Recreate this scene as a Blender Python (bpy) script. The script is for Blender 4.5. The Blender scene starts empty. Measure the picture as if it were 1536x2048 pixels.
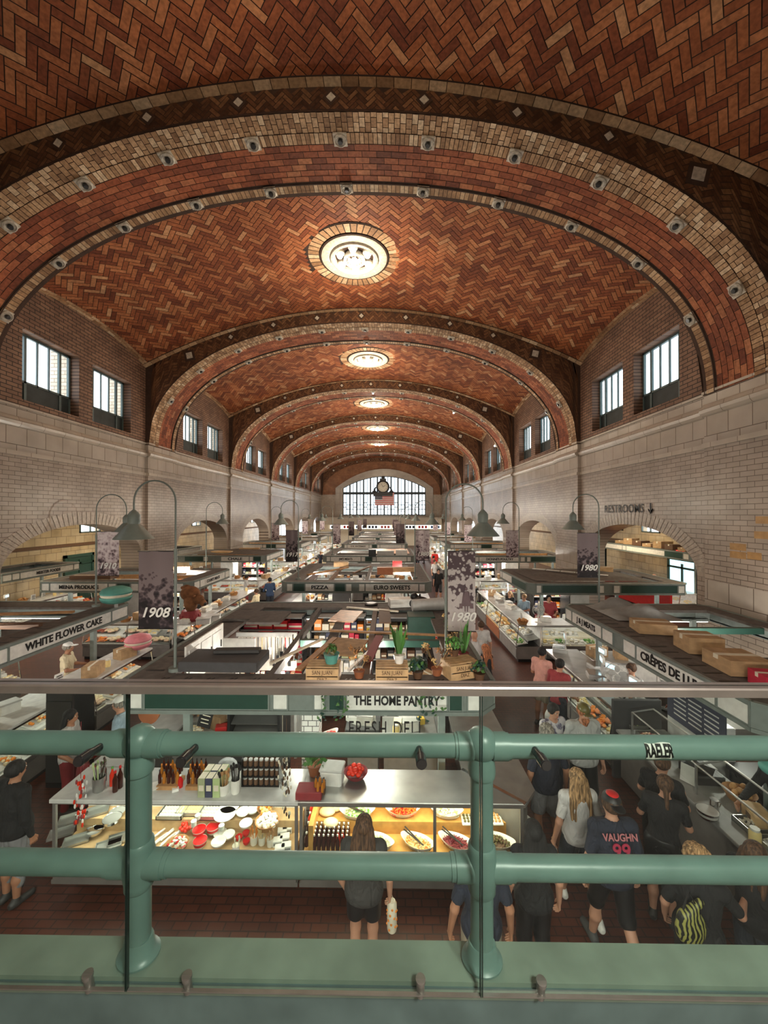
import bpy, math, random
import numpy as np
import bmesh
from mathutils import Vector, Matrix
R = random.Random(7)
PI = math.pi
S = bpy.context.scene
COL = S.collection
# ---------------------------------------------------------------- camera, world, exposure
CZ = 4.76                      # eye height above the market floor
cd = bpy.data.cameras.new('camera'); cam = bpy.data.objects.new('camera', cd); COL.objects.link(cam)
cd.sensor_fit = 'HORIZONTAL'; cd.sensor_width = 36; cd.lens = 769 / 1536 * 36; cd.clip_start = .02; cd.clip_end = 400
cam.location = (0, 0, CZ); cam.rotation_euler = (math.radians(90.37), 0, math.radians(.745))
S.camera = cam
S.view_settings.view_transform = 'Standard'; S.view_settings.look = 'None'; S.view_settings.gamma = 1
S.view_settings.use_curve_mapping = False; S.view_settings.exposure = 1.15
S.cycles.use_denoising = True
S.cycles.max_bounces = 5; S.cycles.diffuse_bounces = 3; S.cycles.glossy_bounces = 2; S.cycles.transmission_bounces = 4
S.cycles.transparent_max_bounces = 12; S.cycles.caustics_reflective = False; S.cycles.caustics_refractive = False
S.cycles.sample_clamp_indirect = 4
w = bpy.data.worlds.new('overcast_sky'); S.world = w; w.use_nodes = True
w.node_tree.nodes['Background'].inputs[0].default_value = (.86, .94, 1, 1)
w.node_tree.nodes['Background'].inputs[1].default_value = 2.0
def lamp(kind, loc, power, color=(1, .9, .78), size=.1, rot=(0, 0, 0), sy=None, spread=None):
    l = bpy.data.lights.new('market_or_fill_light', kind); l.energy = power; l.color = color
    if kind == 'AREA':
        l.size = size
        if sy: l.shape = 'RECTANGLE'; l.size_y = sy
        if spread: l.spread = spread
    else: l.shadow_soft_size = size
    o = bpy.data.objects.new('market_or_fill_light', l); COL.objects.link(o); o.location = loc; o.rotation_euler = rot
    return o
WARM = (1, .80, .58); NEUT = (1, .93, .82); COOL = (.86, .95, 1)
LP = 1.0
# ---------------------------------------------------------------- mesh builder
class MB:
    def __init__(s): s.v = []; s.f = []; s.m = []; s.r = []; s.mi = 0
    def add(s, vs, fs, r=None):
        b = len(s.v); s.v += [tuple(p) for p in vs]
        for f in fs:
            s.f.append([b + i for i in f]); s.m.append(s.mi); s.r.append(R.random() if r is None else r)
        return s
    def box(s, x0, x1, y0, y1, z0, z1, r=None):
        v = [(x0,y0,z0),(x1,y0,z0),(x1,y1,z0),(x0,y1,z0),(x0,y0,z1),(x1,y0,z1),(x1,y1,z1),(x0,y1,z1)]
        return s.add(v, [(0,3,2,1),(4,5,6,7),(0,1,5,4),(1,2,6,5),(2,3,7,6),(3,0,4,7)], r)
    def bx(s, c, d, rz=0, rx=0, ry=0, r=None):
        M = Matrix.Rotation(rz, 3, 'Z') @ Matrix.Rotation(ry, 3, 'Y') @ Matrix.Rotation(rx, 3, 'X'); c = Vector(c)
        v = [c + M @ Vector((a*d[0]/2, b*d[1]/2, e*d[2]/2)) for e in (-1,1) for a, b in ((-1,-1),(1,-1),(1,1),(-1,1))]
        return s.add(v, [(0,3,2,1),(4,5,6,7),(0,1,5,4),(1,2,6,5),(2,3,7,6),(3,0,4,7)], r)
    def rbox(s, x0, x1, y0, y1, z0, z1, b=.01):          # box with bevelled vertical and top edges
        a = [(x0+b,y0),(x1-b,y0),(x1,y0+b),(x1,y1-b),(x1-b,y1),(x0+b,y1),(x0,y1-b),(x0,y0+b)]
        cx, cy = (x0+x1)/2, (y0+y1)/2
        k = lambda p: (p[0] + (b if p[0] < cx else -b) * .8, p[1] + (b if p[1] < cy else -b) * .8)
        v = [(*p, z0) for p in a] + [(*p, z1-b) for p in a] + [(*k(p), z1) for p in a]
        f = [tuple(range(7, -1, -1)), tuple(range(16, 24))]
        for i in range(8):
            j = (i+1) % 8; f += [(i, j, 8+j, 8+i), (8+i, 8+j, 16+j, 16+i)]
        return s.add(v, f)
    def cyl(s, p0, p1, r0, r1=None, n=12, cap=True):
        r1 = r0 if r1 is None else r1; p0 = Vector(p0); p1 = Vector(p1); a = (p1-p0)
        if a.length < 1e-6: return s
        a.normalize(); u = a.orthogonal().normalized(); w = a.cross(u); v = []
        for p, r in ((p0, r0), (p1, r1)):
            for i in range(n):
                t = 2*PI*i/n; v.append(p + (u*math.cos(t) + w*math.sin(t))*r)
        f = [(i, (i+1) % n, n+(i+1) % n, n+i) for i in range(n)]
        if cap: f += [tuple(range(n-1, -1, -1)), tuple(range(n, 2*n))]
        return s.add(v, f)
    def lathe(s, prof, c=(0,0,0), n=20, sx=1, sy=1, axis='z', cap=True):
        v = []; f = []
        for r, z in prof:
            for i in range(n):
                t = 2*PI*i/n; p = (r*math.cos(t)*sx, r*math.sin(t)*sy, z)
                if axis == 'y': p = (p[0], p[2], p[1])
                if axis == 'x': p = (p[2], p[0], p[1])
                v.append((c[0]+p[0], c[1]+p[1], c[2]+p[2]))
        for k in range(len(prof)-1):
            for i in range(n): f.append((k*n+i, k*n+(i+1) % n, (k+1)*n+(i+1) % n, (k+1)*n+i))
        if cap:
            if prof[0][0] > 1e-4: f.append(tuple(range(n-1, -1, -1)))
            if prof[-1][0] > 1e-4: f.append(tuple((len(prof)-1)*n+i for i in range(n)))
        return s.add(v, f)
    def ball(s, c, r, n=10, m=6):
        if not hasattr(r, '__len__'): r = (r, r, r)
        v = [(c[0], c[1], c[2]-r[2])]; f = []
        for j in range(1, m):
            a = -PI/2 + PI*j/m
            for i in range(n):
                t = 2*PI*i/n; v.append((c[0]+r[0]*math.cos(a)*math.cos(t), c[1]+r[1]*math.cos(a)*math.sin(t), c[2]+r[2]*math.sin(a)))
        v.append((c[0], c[1], c[2]+r[2]))
        for i in range(n):
            f.append((0, 1+(i+1) % n, 1+i)); f.append((len(v)-1, len(v)-1-n+i, len(v)-1-n+(i+1) % n))
        for j in range(m-2):
            for i in range(n): f.append((1+j*n+i, 1+j*n+(i+1) % n, 1+(j+1)*n+(i+1) % n, 1+(j+1)*n+i))
        return s.add(v, f)
    def tube(s, pts, r, n=8, cap=True):
        P = [Vector(p) for p in pts]; rr = r if hasattr(r, '__len__') else [r]*len(P); v = []; f = []; u = None
        for k, p in enumerate(P):
            a = (P[min(k+1, len(P)-1)] - P[max(k-1, 0)]).normalized()
            if u is None: u = a.orthogonal().normalized()
            u = (u - a*u.dot(a)).normalized(); w = a.cross(u)
            for i in range(n):
                t = 2*PI*i/n; v.append(p + (u*math.cos(t)+w*math.sin(t))*rr[k])
        for k in range(len(P)-1):
            for i in range(n): f.append((k*n+i, k*n+(i+1) % n, (k+1)*n+(i+1) % n, (k+1)*n+i))
        if cap: f += [tuple(range(n-1, -1, -1)), tuple((len(P)-1)*n+i for i in range(n))]
        return s.add(v, f)
    def poly(s, pts, h0, h1, plane='xy'):               # a prism over an outline
        n = len(pts)
        if plane == 'xy': v = [(x, y, h) for h in (h0, h1) for x, y in pts]
        elif plane == 'xz': v = [(x, h, y) for h in (h0, h1) for x, y in pts]
        else: v = [(h, x, y) for h in (h0, h1) for x, y in pts]
        return s.add(v, [tuple(range(n-1, -1, -1)), tuple(range(n, 2*n))] + [(i, (i+1) % n, n+(i+1) % n, n+i) for i in range(n)])
    def build(s, name, mats, parent=None, smooth=False, loc=None, rz=0):
        me = bpy.data.meshes.new(name); me.from_pydata(s.v, [], s.f)
        for m in (mats if isinstance(mats, (list, tuple)) else [mats]): me.materials.append(m if not isinstance(m, str) else M(m))
        if any(s.m): me.polygons.foreach_set('material_index', s.m)
        a = me.attributes.new('rnd', 'FLOAT', 'FACE'); a.data.foreach_set('value', s.r)
        if smooth:
            me.polygons.foreach_set('use_smooth', [True]*len(s.f))
            if smooth != 'all': me.set_sharp_from_angle(angle=math.radians(42))
        me.update()
        o = bpy.data.objects.new(name, me); COL.objects.link(o)
        if parent is not None: o.parent = parent
        if loc: o.location = loc
        o.rotation_euler.z = rz
        return o
def tag(o, label=None, cat=None, group=None, kind=None):
    if label: o['label'] = label
    if cat: o['category'] = cat
    if group: o['group'] = group
    if kind: o['kind'] = kind
    return o
def thing(name, label, cat, loc=(0,0,0), rz=0, group=None):
    o = bpy.data.objects.new(name, None); COL.objects.link(o); o.location = loc; o.rotation_euler.z = rz
    o.empty_display_size = .1
    return tag(o, label, cat, group)
def dup(root, loc=None, rz=None, label=None, group=None, scale=None):
    r = root.copy(); COL.objects.link(r)
    if loc is not None: r.location = loc
    if rz is not None: r.rotation_euler.z = rz
    if label: r['label'] = label
    if group: r['group'] = group
    if scale: r.scale = scale if hasattr(scale, '__len__') else (scale,)*3
    for ch in root.children:
        c = ch.copy(); COL.objects.link(c); c.parent = r
        for g in ch.children:
            d = g.copy(); COL.objects.link(d); d.parent = c
    return r
def paint(o, m):                                          # give one copy a mesh of its own in another material
    o.data = o.data.copy(); o.data.materials[0] = M(m) if isinstance(m, str) else m; return o
ORD = 'first second third fourth fifth sixth seventh eighth ninth tenth eleventh twelfth thirteenth fourteenth fifteenth sixteenth seventeenth eighteenth nineteenth twentieth'.split()
def at(px, py, z):                                        # the point at height z seen at a photograph pixel
    d = (CZ - z) * 769 / (py - 1029.3); return ((px-778)*d/769, d, z)
# ---------------------------------------------------------------- materials
MATS = {}
def nt(name):
    m = bpy.data.materials.new(name); m.use_nodes = True; t = m.node_tree
    return m, t, t.nodes['Principled BSDF']
def N(t, typ, **kw):
    n = t.nodes.new(typ)
    for k, v in kw.items():
        if k.startswith('i_'): n.inputs[int(k[2:]) if k[2:].isdigit() else k[2:]].default_value = v
        else: setattr(n, k, v)
    return n
def ramp(t, cols, fac):
    n = N(t, 'ShaderNodeValToRGB'); e = n.color_ramp.elements
    while len(e) < len(cols): e.new(.5)
    for k, (p, c) in enumerate(cols): e[k].position = p; e[k].color = (*c, 1)
    t.links.new(fac, n.inputs[0]); return n.outputs[0]
def plain(name, c, rough=.6, metal=0, em=0, noise=.12, scale=6, bump=0, alpha=1, coat=0, trans=0, spec=None):
    m, t, b = nt(name); b.inputs['Roughness'].default_value = rough; b.inputs['Metallic'].default_value = metal
    b.inputs['Base Color'].default_value = (*c, 1)
    if noise:
        tc = N(t, 'ShaderNodeTexCoord'); n = N(t, 'ShaderNodeTexNoise'); n.inputs['Scale'].default_value = scale; n.inputs['Detail'].default_value = 3
        t.links.new(tc.outputs['Object'], n.inputs['Vector'])
        k0, k1 = 1-noise, 1+noise
        t.links.new(ramp(t, [(.3, tuple(min(1, x*k0) for x in c)), (.7, tuple(min(1, x*k1) for x in c))], n.outputs[0]), b.inputs['Base Color'])
        if bump:
            bp = N(t, 'ShaderNodeBump'); bp.inputs['Strength'].default_value = bump; bp.inputs['Distance'].default_value = .01
            t.links.new(n.outputs[0], bp.inputs['Height']); t.links.new(bp.outputs[0], b.inputs['Normal'])
    if em: b.inputs['Emission Color'].default_value = (*c, 1); b.inputs['Emission Strength'].default_value = em
    if alpha < 1: b.inputs['Alpha'].default_value = alpha
    if coat: b.inputs['Coat Weight'].default_value = coat
    if spec is not None: b.inputs['Specular IOR Level'].default_value = spec
    MATS[name] = m; return m
def byrnd(name, cols, rough=.7, noise=.25, scale=14, bump=.3, spec=.3):   # colour differs per brick (face attribute)
    m, t, b = nt(name); a = N(t, 'ShaderNodeAttribute', attribute_name='rnd')
    c = ramp(t, cols, a.outputs['Fac']); tc = N(t, 'ShaderNodeTexCoord')
    n = N(t, 'ShaderNodeTexNoise'); n.inputs['Scale'].default_value = scale; n.inputs['Detail'].default_value = 4
    t.links.new(tc.outputs['Object'], n.inputs['Vector'])
    n2 = N(t, 'ShaderNodeTexNoise'); n2.inputs['Scale'].default_value = .7; n2.inputs['Detail'].default_value = 3
    t.links.new(tc.outputs['Object'], n2.inputs['Vector'])
    h = N(t, 'ShaderNodeMapRange'); h.inputs[1].default_value = .3; h.inputs[2].default_value = .7; h.inputs[3].default_value = 1-noise; h.inputs[4].default_value = 1+noise
    t.links.new(n.outputs[0], h.inputs[0])
    h2 = N(t, 'ShaderNodeMapRange'); h2.inputs[1].default_value = .35; h2.inputs[2].default_value = .65; h2.inputs[3].default_value = .78; h2.inputs[4].default_value = 1.12
    t.links.new(n2.outputs[0], h2.inputs[0])
    mu = N(t, 'ShaderNodeMath', operation='MULTIPLY'); t.links.new(h.outputs[0], mu.inputs[0]); t.links.new(h2.outputs[0], mu.inputs[1])
    vm = N(t, 'ShaderNodeVectorMath', operation='SCALE'); t.links.new(c, vm.inputs[0]); t.links.new(mu.outputs[0], vm.inputs['Scale'])
    t.links.new(vm.outputs[0], b.inputs['Base Color']); b.inputs['Roughness'].default_value = rough; b.inputs['Specular IOR Level'].default_value = spec
    if bump:
        bp = N(t, 'ShaderNodeBump'); bp.inputs['Strength'].default_value = bump; bp.inputs['Distance'].default_value = .01
        t.links.new(n.outputs[0], bp.inputs['Height']); t.links.new(bp.outputs[0], b.inputs['Normal'])
    MATS[name] = m; return m
def bricks(name, axes, bw, bh, c1, c2, mortar, rough=.35, ms=.012, off=.5, bump=.5, var=.25, z0=0, odd=None):   # brick texture over two world axes
    m, t, b = nt(name); g = N(t, 'ShaderNodeNewGeometry'); sp = N(t, 'ShaderNodeSeparateXYZ'); cb = N(t, 'ShaderNodeCombineXYZ')
    t.links.new(g.outputs['Position'], sp.inputs[0]); t.links.new(sp.outputs[axes[0]], cb.inputs[0]); t.links.new(sp.outputs[axes[1]], cb.inputs[1])
    br = N(t, 'ShaderNodeTexBrick', offset=off); i = br.inputs
    i['Scale'].default_value = 1; i['Brick Width'].default_value = bw; i['Row Height'].default_value = bh; i['Mortar Size'].default_value = ms
    i['Mortar Smooth'].default_value = .1; i['Color1'].default_value = (*c1, 1); i['Color2'].default_value = (*c2, 1); i['Mortar'].default_value = (*mortar, 1)
    t.links.new(cb.outputs[0], i['Vector'])
    n = N(t, 'ShaderNodeTexNoise'); n.inputs['Scale'].default_value = 1.3; n.inputs['Detail'].default_value = 5; t.links.new(g.outputs['Position'], n.inputs['Vector'])
    h = N(t, 'ShaderNodeMapRange'); h.inputs[1].default_value = .3; h.inputs[2].default_value = .7; h.inputs[3].default_value = 1-var; h.inputs[4].default_value = 1+var*.6
    t.links.new(n.outputs[0], h.inputs[0])
    vm = N(t, 'ShaderNodeVectorMath', operation='SCALE'); t.links.new(br.outputs[0], vm.inputs[0]); t.links.new(h.outputs[0], vm.inputs['Scale'])
    t.links.new(vm.outputs[0], b.inputs['Base Color']); b.inputs['Roughness'].default_value = rough
    wn = N(t, 'ShaderNodeTexNoise'); wn.inputs['Scale'].default_value = 5; t.links.new(g.outputs['Position'], wn.inputs['Vector'])
    mx = N(t, 'ShaderNodeMath', operation='MULTIPLY_ADD'); mx.inputs[1].default_value = .35; t.links.new(wn.outputs[0], mx.inputs[0])
    inv = N(t, 'ShaderNodeMath', operation='SUBTRACT'); inv.inputs[0].default_value = 1; t.links.new(br.outputs['Fac'], inv.inputs[1]); t.links.new(inv.outputs[0], mx.inputs[2])
    bp = N(t, 'ShaderNodeBump'); bp.inputs['Strength'].default_value = bump; bp.inputs['Distance'].default_value = .012
    t.links.new(mx.outputs[0], bp.inputs['Height']); t.links.new(bp.outputs[0], b.inputs['Normal'])
    MATS[name] = m; return m
def glass(name, tint=(.93, .97, .95), gloss=.06):
    m = bpy.data.materials.new(name); m.use_nodes = True; t = m.node_tree; t.nodes.remove(t.nodes['Principled BSDF'])
    tr = N(t, 'ShaderNodeBsdfTransparent'); tr.inputs[0].default_value = (*tint, 1); gl = N(t, 'ShaderNodeBsdfGlossy'); gl.inputs['Roughness'].default_value = .03
    fr = N(t, 'ShaderNodeLayerWeight'); fr.inputs[0].default_value = .12
    mr = N(t, 'ShaderNodeMapRange'); mr.inputs[3].default_value = gloss*.4; mr.inputs[4].default_value = .45; t.links.new(fr.outputs['Fresnel'], mr.inputs[0])
    mx = N(t, 'ShaderNodeMixShader'); t.links.new(mr.outputs[0], mx.inputs[0]); t.links.new(tr.outputs[0], mx.inputs[1]); t.links.new(gl.outputs[0], mx.inputs[2])
    t.links.new(mx.outputs[0], t.nodes['Material Output'].inputs[0]); MATS[name] = m; return m
def M(k):
    if k in MATS: return MATS[k]
    raise KeyError(k)
SW = dict(
 white=((.78,.77,.73),.45), cream=((.72,.66,.52),.5), paper=((.8,.79,.75),.8), black=((.012,.012,.013),.45), dark=((.035,.034,.033),.55), charcoal=((.06,.06,.062),.7),
 grey=((.25,.25,.24),.6), lightgrey=((.5,.5,.48),.6), red=((.55,.02,.02),.4), maroon=((.25,.03,.035),.7), orange=((.8,.25,.03),.5), yellow=((.8,.55,.08),.5),
 green=((.1,.3,.06),.6), leaf=((.06,.16,.035),.6), palegreen=((.42,.52,.25),.6), darkgreen=((.018,.06,.045),.4), teal=((.1,.33,.28),.6), blue=((.05,.12,.35),.6), navy=((.02,.03,.07),.8),
 purple=((.2,.05,.3),.6), pink=((.75,.25,.3),.6), magenta=((.8,.02,.3),.5), wood=((.42,.22,.09),.6), crate=((.55,.36,.18),.7), oak=((.62,.33,.09),.45), card=((.42,.27,.14),.8), brown=((.12,.06,.03),.7),
 deck=((.115,.10,.09),.85), fascia=((.20,.235,.22),.55), sign=((.8,.8,.76),.5), signcream=((.66,.62,.55),.5), canopypost=((.2,.24,.225),.5),
 lampgreen=((.17,.2,.18),.45), casegrey=((.16,.15,.14),.35), counterwhite=((.56,.56,.54),.25), rubber=((.03,.03,.03),.9), steelpaint=((.15,.14,.13),.35),
 meat=((.55,.09,.06),.4), salmon=((.8,.28,.12),.4), chicken=((.75,.5,.35),.45), sausage=((.35,.09,.05),.4), cheese=((.85,.66,.28),.5), bread=((.55,.28,.1),.7), dough=((.8,.66,.42),.6),
 tomato=((.7,.035,.012),.25), beet=((.17,.012,.03),.45), olive=((.12,.1,.03),.4), carrot=((.75,.2,.03),.5), slaw=((.72,.7,.5),.55), syrup=((.05,.01,.006),.12), amber=((.45,.16,.02),.15),
 tee_white=((.6,.59,.58),.85), tee_grey=((.42,.43,.42),.9), tee_navy=((.02,.024,.04),.9), tee_black=((.014,.014,.015),.9), tee_maroon=((.3,.045,.05),.85), tee_pink=((.7,.36,.3),.85), tee_blue=((.3,.4,.48),.85), tee_red=((.75,.03,.02),.8), jacket=((.025,.05,.11),.8), tee_cream=((.7,.6,.4),.85), tee_charcoal=((.045,.042,.04),.9),
 denim=((.03,.035,.045),.9), khaki=((.3,.25,.18),.9), shortgrey=((.22,.22,.23),.9), skin=((.5,.26,.17),.55), skin_tan=((.4,.19,.11),.55), skin_dark=((.18,.08,.045),.55), 
 brick_wood=((.3,.1,.04),.7), slate=((.04,.045,.07),.7), ceramic=((.82,.8,.74),.2), redglaze=((.6,.012,.012),.15), wicker=((.42,.2,.07),.7), straw=((.7,.5,.22),.7), boxred=((.5,.02,.05),.6), boxgreen=((.35,.38,.22),.6), boxnavy=((.05,.055,.1),.6), awningred=((.5,.01,.01),.6))
for k, (c, r) in SW.items(): plain(k, c, r, noise=.22 if k in ('deck','wood','crate','oak','bread','meat','salmon','card','chicken') else .1, scale=9, bump=.25 if k in ('deck','wood','crate','bread') else 0)
plain('steel', (.45,.45,.43), .38, .85, noise=.12, scale=4); plain('chrome', (.7,.7,.7), .12, 1, noise=0); plain('darksteel', (.06,.06,.062), .22, .6, noise=.1)
plain('rail_metal', (.34,.31,.29), .35, .7, noise=.1, scale=20)
plain('pipe_green', (.16,.255,.235), .34, noise=.14, scale=9, bump=.15); plain('ledge_green', (.22,.285,.235), .6, noise=.2, scale=9, bump=.35); plain('curb_green', (.11,.165,.165), .6, noise=.2, scale=9, bump=.35)
plain('bulb', (1, .93, .8), .5, em=4, noise=0); plain('bulb_warm', (1, .82, .55), .5, em=9, noise=0); plain('tube_light', (1, .95, .85), .5, em=5, noise=0); plain('exit_red', (1, .03, .03), .5, em=2.5, noise=0)
plain('screen', (.45, .75, .85), .3, em=.9, noise=0); plain('backlit', (.95,.93,.85), .4, em=1.0, noise=.1)
glass('pane', (.97,.99,1), .0); glass('case_glass', (.95,.97,.95), .1); glass('rail_glass', (.90,.95,.93), .05); glass('clear_plastic', (.75,.77,.78), .3)
plain('plastic_bag', (.6,.62,.63), .3, noise=.2, scale=20, alpha=.75)

def strands(name, c, rough=.75):                          # hair: fine strands running down, light and dark locks
    m, t, b = nt(name); tc = N(t, 'ShaderNodeTexCoord'); mp = N(t, 'ShaderNodeMapping'); mp.inputs['Scale'].default_value = (60, 60, 5); t.links.new(tc.outputs['Object'], mp.inputs[0])
    n = N(t, 'ShaderNodeTexNoise'); n.inputs['Scale'].default_value = 1; n.inputs['Detail'].default_value = 5; t.links.new(mp.outputs[0], n.inputs['Vector'])
    t.links.new(ramp(t, [(.35, tuple(x*.35 for x in c)), (.5, c), (.68, tuple(min(1, x*2.1) for x in c))], n.outputs[0]), b.inputs['Base Color']); b.inputs['Roughness'].default_value = rough
    bp = N(t, 'ShaderNodeBump'); bp.inputs['Strength'].default_value = .8; bp.inputs['Distance'].default_value = .01; t.links.new(n.outputs[0], bp.inputs['Height']); t.links.new(bp.outputs[0], b.inputs['Normal']); MATS[name] = m
for k, c in dict(hair_brown=(.07,.035,.018), hair_black=(.01,.009,.009), hair_blonde=(.3,.18,.085), hair_red=(.34,.12,.05), hair_grey=(.22,.2,.17)).items(): strands(k, c)
for k in [k for k in MATS if k.startswith('tee_') or k in ('jacket', 'denim', 'khaki', 'shortgrey')]:   # folds in the clothes
    t = MATS[k].node_tree; b = t.nodes['Principled BSDF']; tc = N(t, 'ShaderNodeTexCoord'); mp = N(t, 'ShaderNodeMapping'); mp.inputs['Scale'].default_value = (9, 9, 4); mp.inputs['Rotation'].default_value = (0, .5, 0); t.links.new(tc.outputs['Object'], mp.inputs[0])
    n = N(t, 'ShaderNodeTexNoise'); n.inputs['Scale'].default_value = 1; n.inputs['Detail'].default_value = 2; n.inputs['Distortion'].default_value = 1.2; t.links.new(mp.outputs[0], n.inputs['Vector'])
    bp = N(t, 'ShaderNodeBump'); bp.inputs['Strength'].default_value = .9; bp.inputs['Distance'].default_value = .05; t.links.new(n.outputs[0], bp.inputs['Height']); t.links.new(bp.outputs[0], b.inputs['Normal'])
# ================================================================ the hall: vaults, ribs, walls
XC, HW = -1.2, 9.45            # nave centre and half width
L0, BAY, NB = 7.9, 8.75, 7     # first rib, bay length; the far wall stands at the seventh rib
YE = L0 + BAY*6
VC, VR = CZ+8.9, 2.45           # vault crown height and rise
SC, SP = CZ+8.36, CZ+3.05      # rib soffit crown and springing
RIB = 2.1
def vault(x, y):               # height of the bay vault above a plan point
    u = (x-XC)/HW; k = math.floor((y-L0)/BAY); c = L0 + k*BAY + RIB + (BAY-RIB)/2; t = (y-c)/((BAY-RIB)/2); t = max(-1, min(1, t))
    return VC - VR*u*u + (.45*u*u + .06)*(1-t*t)
# arc-length tables
xs = np.linspace(-HW, HW, 1201)
va = VC - VR*(xs/HW)**2; vs_ = np.concatenate([[0], np.cumsum(np.hypot(np.diff(xs), np.diff(va)))]); vs_ -= vs_[-1]/2; VS = 2*vs_[-1]
th = np.linspace(-1, 1, 2401); A = HW-.15; ex = 2.15
ax = A*np.sign(np.sin(th*PI/2))*np.abs(np.sin(th*PI/2))**(2/ex); az = SP + (SC-SP)*np.abs(np.cos(th*PI/2))**(2/ex)
as_ = np.concatenate([[0], np.cumsum(np.hypot(np.diff(ax), np.diff(az)))]); as_ -= as_[-1]/2; AS = 2*as_[-1]
def vmap(s, y, off=0): x = float(np.interp(s, vs_, xs)) + XC; return (x, y, vault(x, y) - off)
def amap(s, y, off=0):
    x = float(np.interp(s, as_, ax)); z = float(np.interp(s, as_, az)); x2 = float(np.interp(s+.02, as_, ax)); z2 = float(np.interp(s+.02, as_, az))
    x1 = float(np.interp(s-.02, as_, ax)); z1 = float(np.interp(s-.02, as_, az)); tx, tz = x2-x1, z2-z1; l = math.hypot(tx, tz) or 1
    return (x + XC + tz/l*off, y, z - tx/l*off)
def soffit_z(x): return SP + (SC-SP)*max(0, 1-abs((x-XC)/A)**ex)**(1/ex)
EZ_TOP = CZ+6.2
def clip(poly, x0, x1, y0, y1):
    for ax_, v, sg in ((0, x0, 1), (0, x1, -1), (1, y0, 1), (1, y1, -1)):
        out = []
        for i in range(len(poly)):
            p, q = poly[i-1], poly[i]; a = (p[ax_]-v)*sg; b = (q[ax_]-v)*sg
            if (a < 0) != (b < 0):
                t = a/(a-b); out.append((p[0]+(q[0]-p[0])*t, p[1]+(q[1]-p[1])*t))
            if b >= 0: out.append(q)
        poly = out
        if len(poly) < 3: return []
    return poly
def herring(L, W, x0, x1, y0, y1, g):                     # herringbone bricks at 45 degrees, as outlines
    n = round(L/W); c = math.sqrt(.5); out = []
    R_ = max(x1-x0, y1-y0)/W*1.6; K = int(R_/1.4)+n+2; Mx = int(R_/(n))+2
    mx, my = (x0+x1)/2, (y0+y1)/2
    for k in range(-K, K):
        for m in range(-Mx, Mx):
            for hv in (0, 1):
                ox, oy = (k+2*n*m, k) if not hv else (k+2*n*m, k+1)
                w, h = (n, 1) if not hv else (1, n); cx, cy = (ox+w/2)*W, (oy+h/2)*W
                rx, ry = (cx-cy)*c+mx, (cx+cy)*c+my
                if rx < x0-L or rx > x1+L or ry < y0-L or ry > y1+L: continue
                gg = g/2/W; q = [(ox+gg, oy+gg), (ox+w-gg, oy+gg), (ox+w-gg, oy+h-gg), (ox+gg, oy+h-gg)]
                q = [((a-b)*c*W+mx, (a+b)*c*W+my) for a, b in q]
                q = clip(q, x0, x1, y0, y1)
                if q: out.append(q)
    return out
def surf(mb, mp, s0, s1, y0, y1, off=0, ds=.3, ny=6):      # the mortar skin behind the bricks
    n = max(2, int((s1-s0)/ds)); P = [[mp(s0+(s1-s0)*i/n, y0+(y1-y0)*j/ny, off) for j in range(ny+1)] for i in range(n+1)]
    v = [p for row in P for p in row]; mb.add(v, [(i*(ny+1)+j, i*(ny+1)+j+1, (i+1)*(ny+1)+j+1, (i+1)*(ny+1)+j) for i in range(n) for j in range(ny)])
def rows(mb, mp, s0, s1, y0, y1, bl, bh, g=.014, off=.012, along='s', stag=.5, skip=None):   # running bond
    if along == 's':
        nr = max(1, round((y1-y0)/bh)); h = (y1-y0)/nr
        for r in range(nr):
            a = s0 - bl*(stag if r % 2 else 0)
            while a < s1:
                q0, q1 = max(a+g/2, s0), min(a+bl-g/2, s1)
                if q1-q0 > .02: mb.add([mp(q0, y0+r*h+g/2, off), mp(q0, y0+(r+1)*h-g/2, off), mp(q1, y0+(r+1)*h-g/2, off), mp(q1, y0+r*h+g/2, off)], [(0,1,2,3)])
                a += bl
    else:
        nc = max(1, round((s1-s0)/bh)); h = (s1-s0)/nc
        for c in range(nc):
            a = y0 - bl*(stag if c % 2 else 0)
            while a < y1:
                q0, q1 = max(a+g/2, y0), min(a+bl-g/2, y1)
                if q1-q0 > .02: mb.add([mp(s0+c*h+g/2, q0, off), mp(s0+c*h+g/2, q1, off), mp(s0+(c+1)*h-g/2, q1, off), mp(s0+(c+1)*h-g/2, q0, off)], [(0,1,2,3)])
                a += bl
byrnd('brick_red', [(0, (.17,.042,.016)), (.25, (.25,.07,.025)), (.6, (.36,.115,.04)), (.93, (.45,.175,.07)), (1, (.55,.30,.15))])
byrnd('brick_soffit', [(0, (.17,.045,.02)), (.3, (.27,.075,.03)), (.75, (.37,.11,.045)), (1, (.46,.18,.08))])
byrnd('brick_buff', [(0, (.26,.14,.07)), (.4, (.42,.25,.13)), (.8, (.54,.35,.2)), (1, (.66,.5,.33))])
byrnd('brick_brown', [(0, (.08,.035,.018)), (.5, (.15,.065,.03)), (1, (.24,.12,.055))])
plain('mortar_dark', (.035,.018,.012), .9, noise=.2); plain('mortar_buff', (.06,.032,.02), .9, noise=.2)
plain('terracotta_cream', (.58,.53,.44), .5, noise=.25, scale=14, bump=.4)
bricks('tile_wall', (1, 2), .36, .125, (.31,.25,.20), (.36,.295,.24), (.12,.085,.065), rough=.3, ms=.008, var=.2)
bricks('tile_wall_end', (0, 2), .6, .25, (.43,.35,.27), (.47,.39,.31), (.2,.15,.11), rough=.3, ms=.012, var=.15)
bricks('tile_large', (1, 2), .62, .52, (.38,.33,.275), (.43,.375,.32), (.15,.115,.09), rough=.25, ms=.01, var=.15, off=.5)
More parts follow.
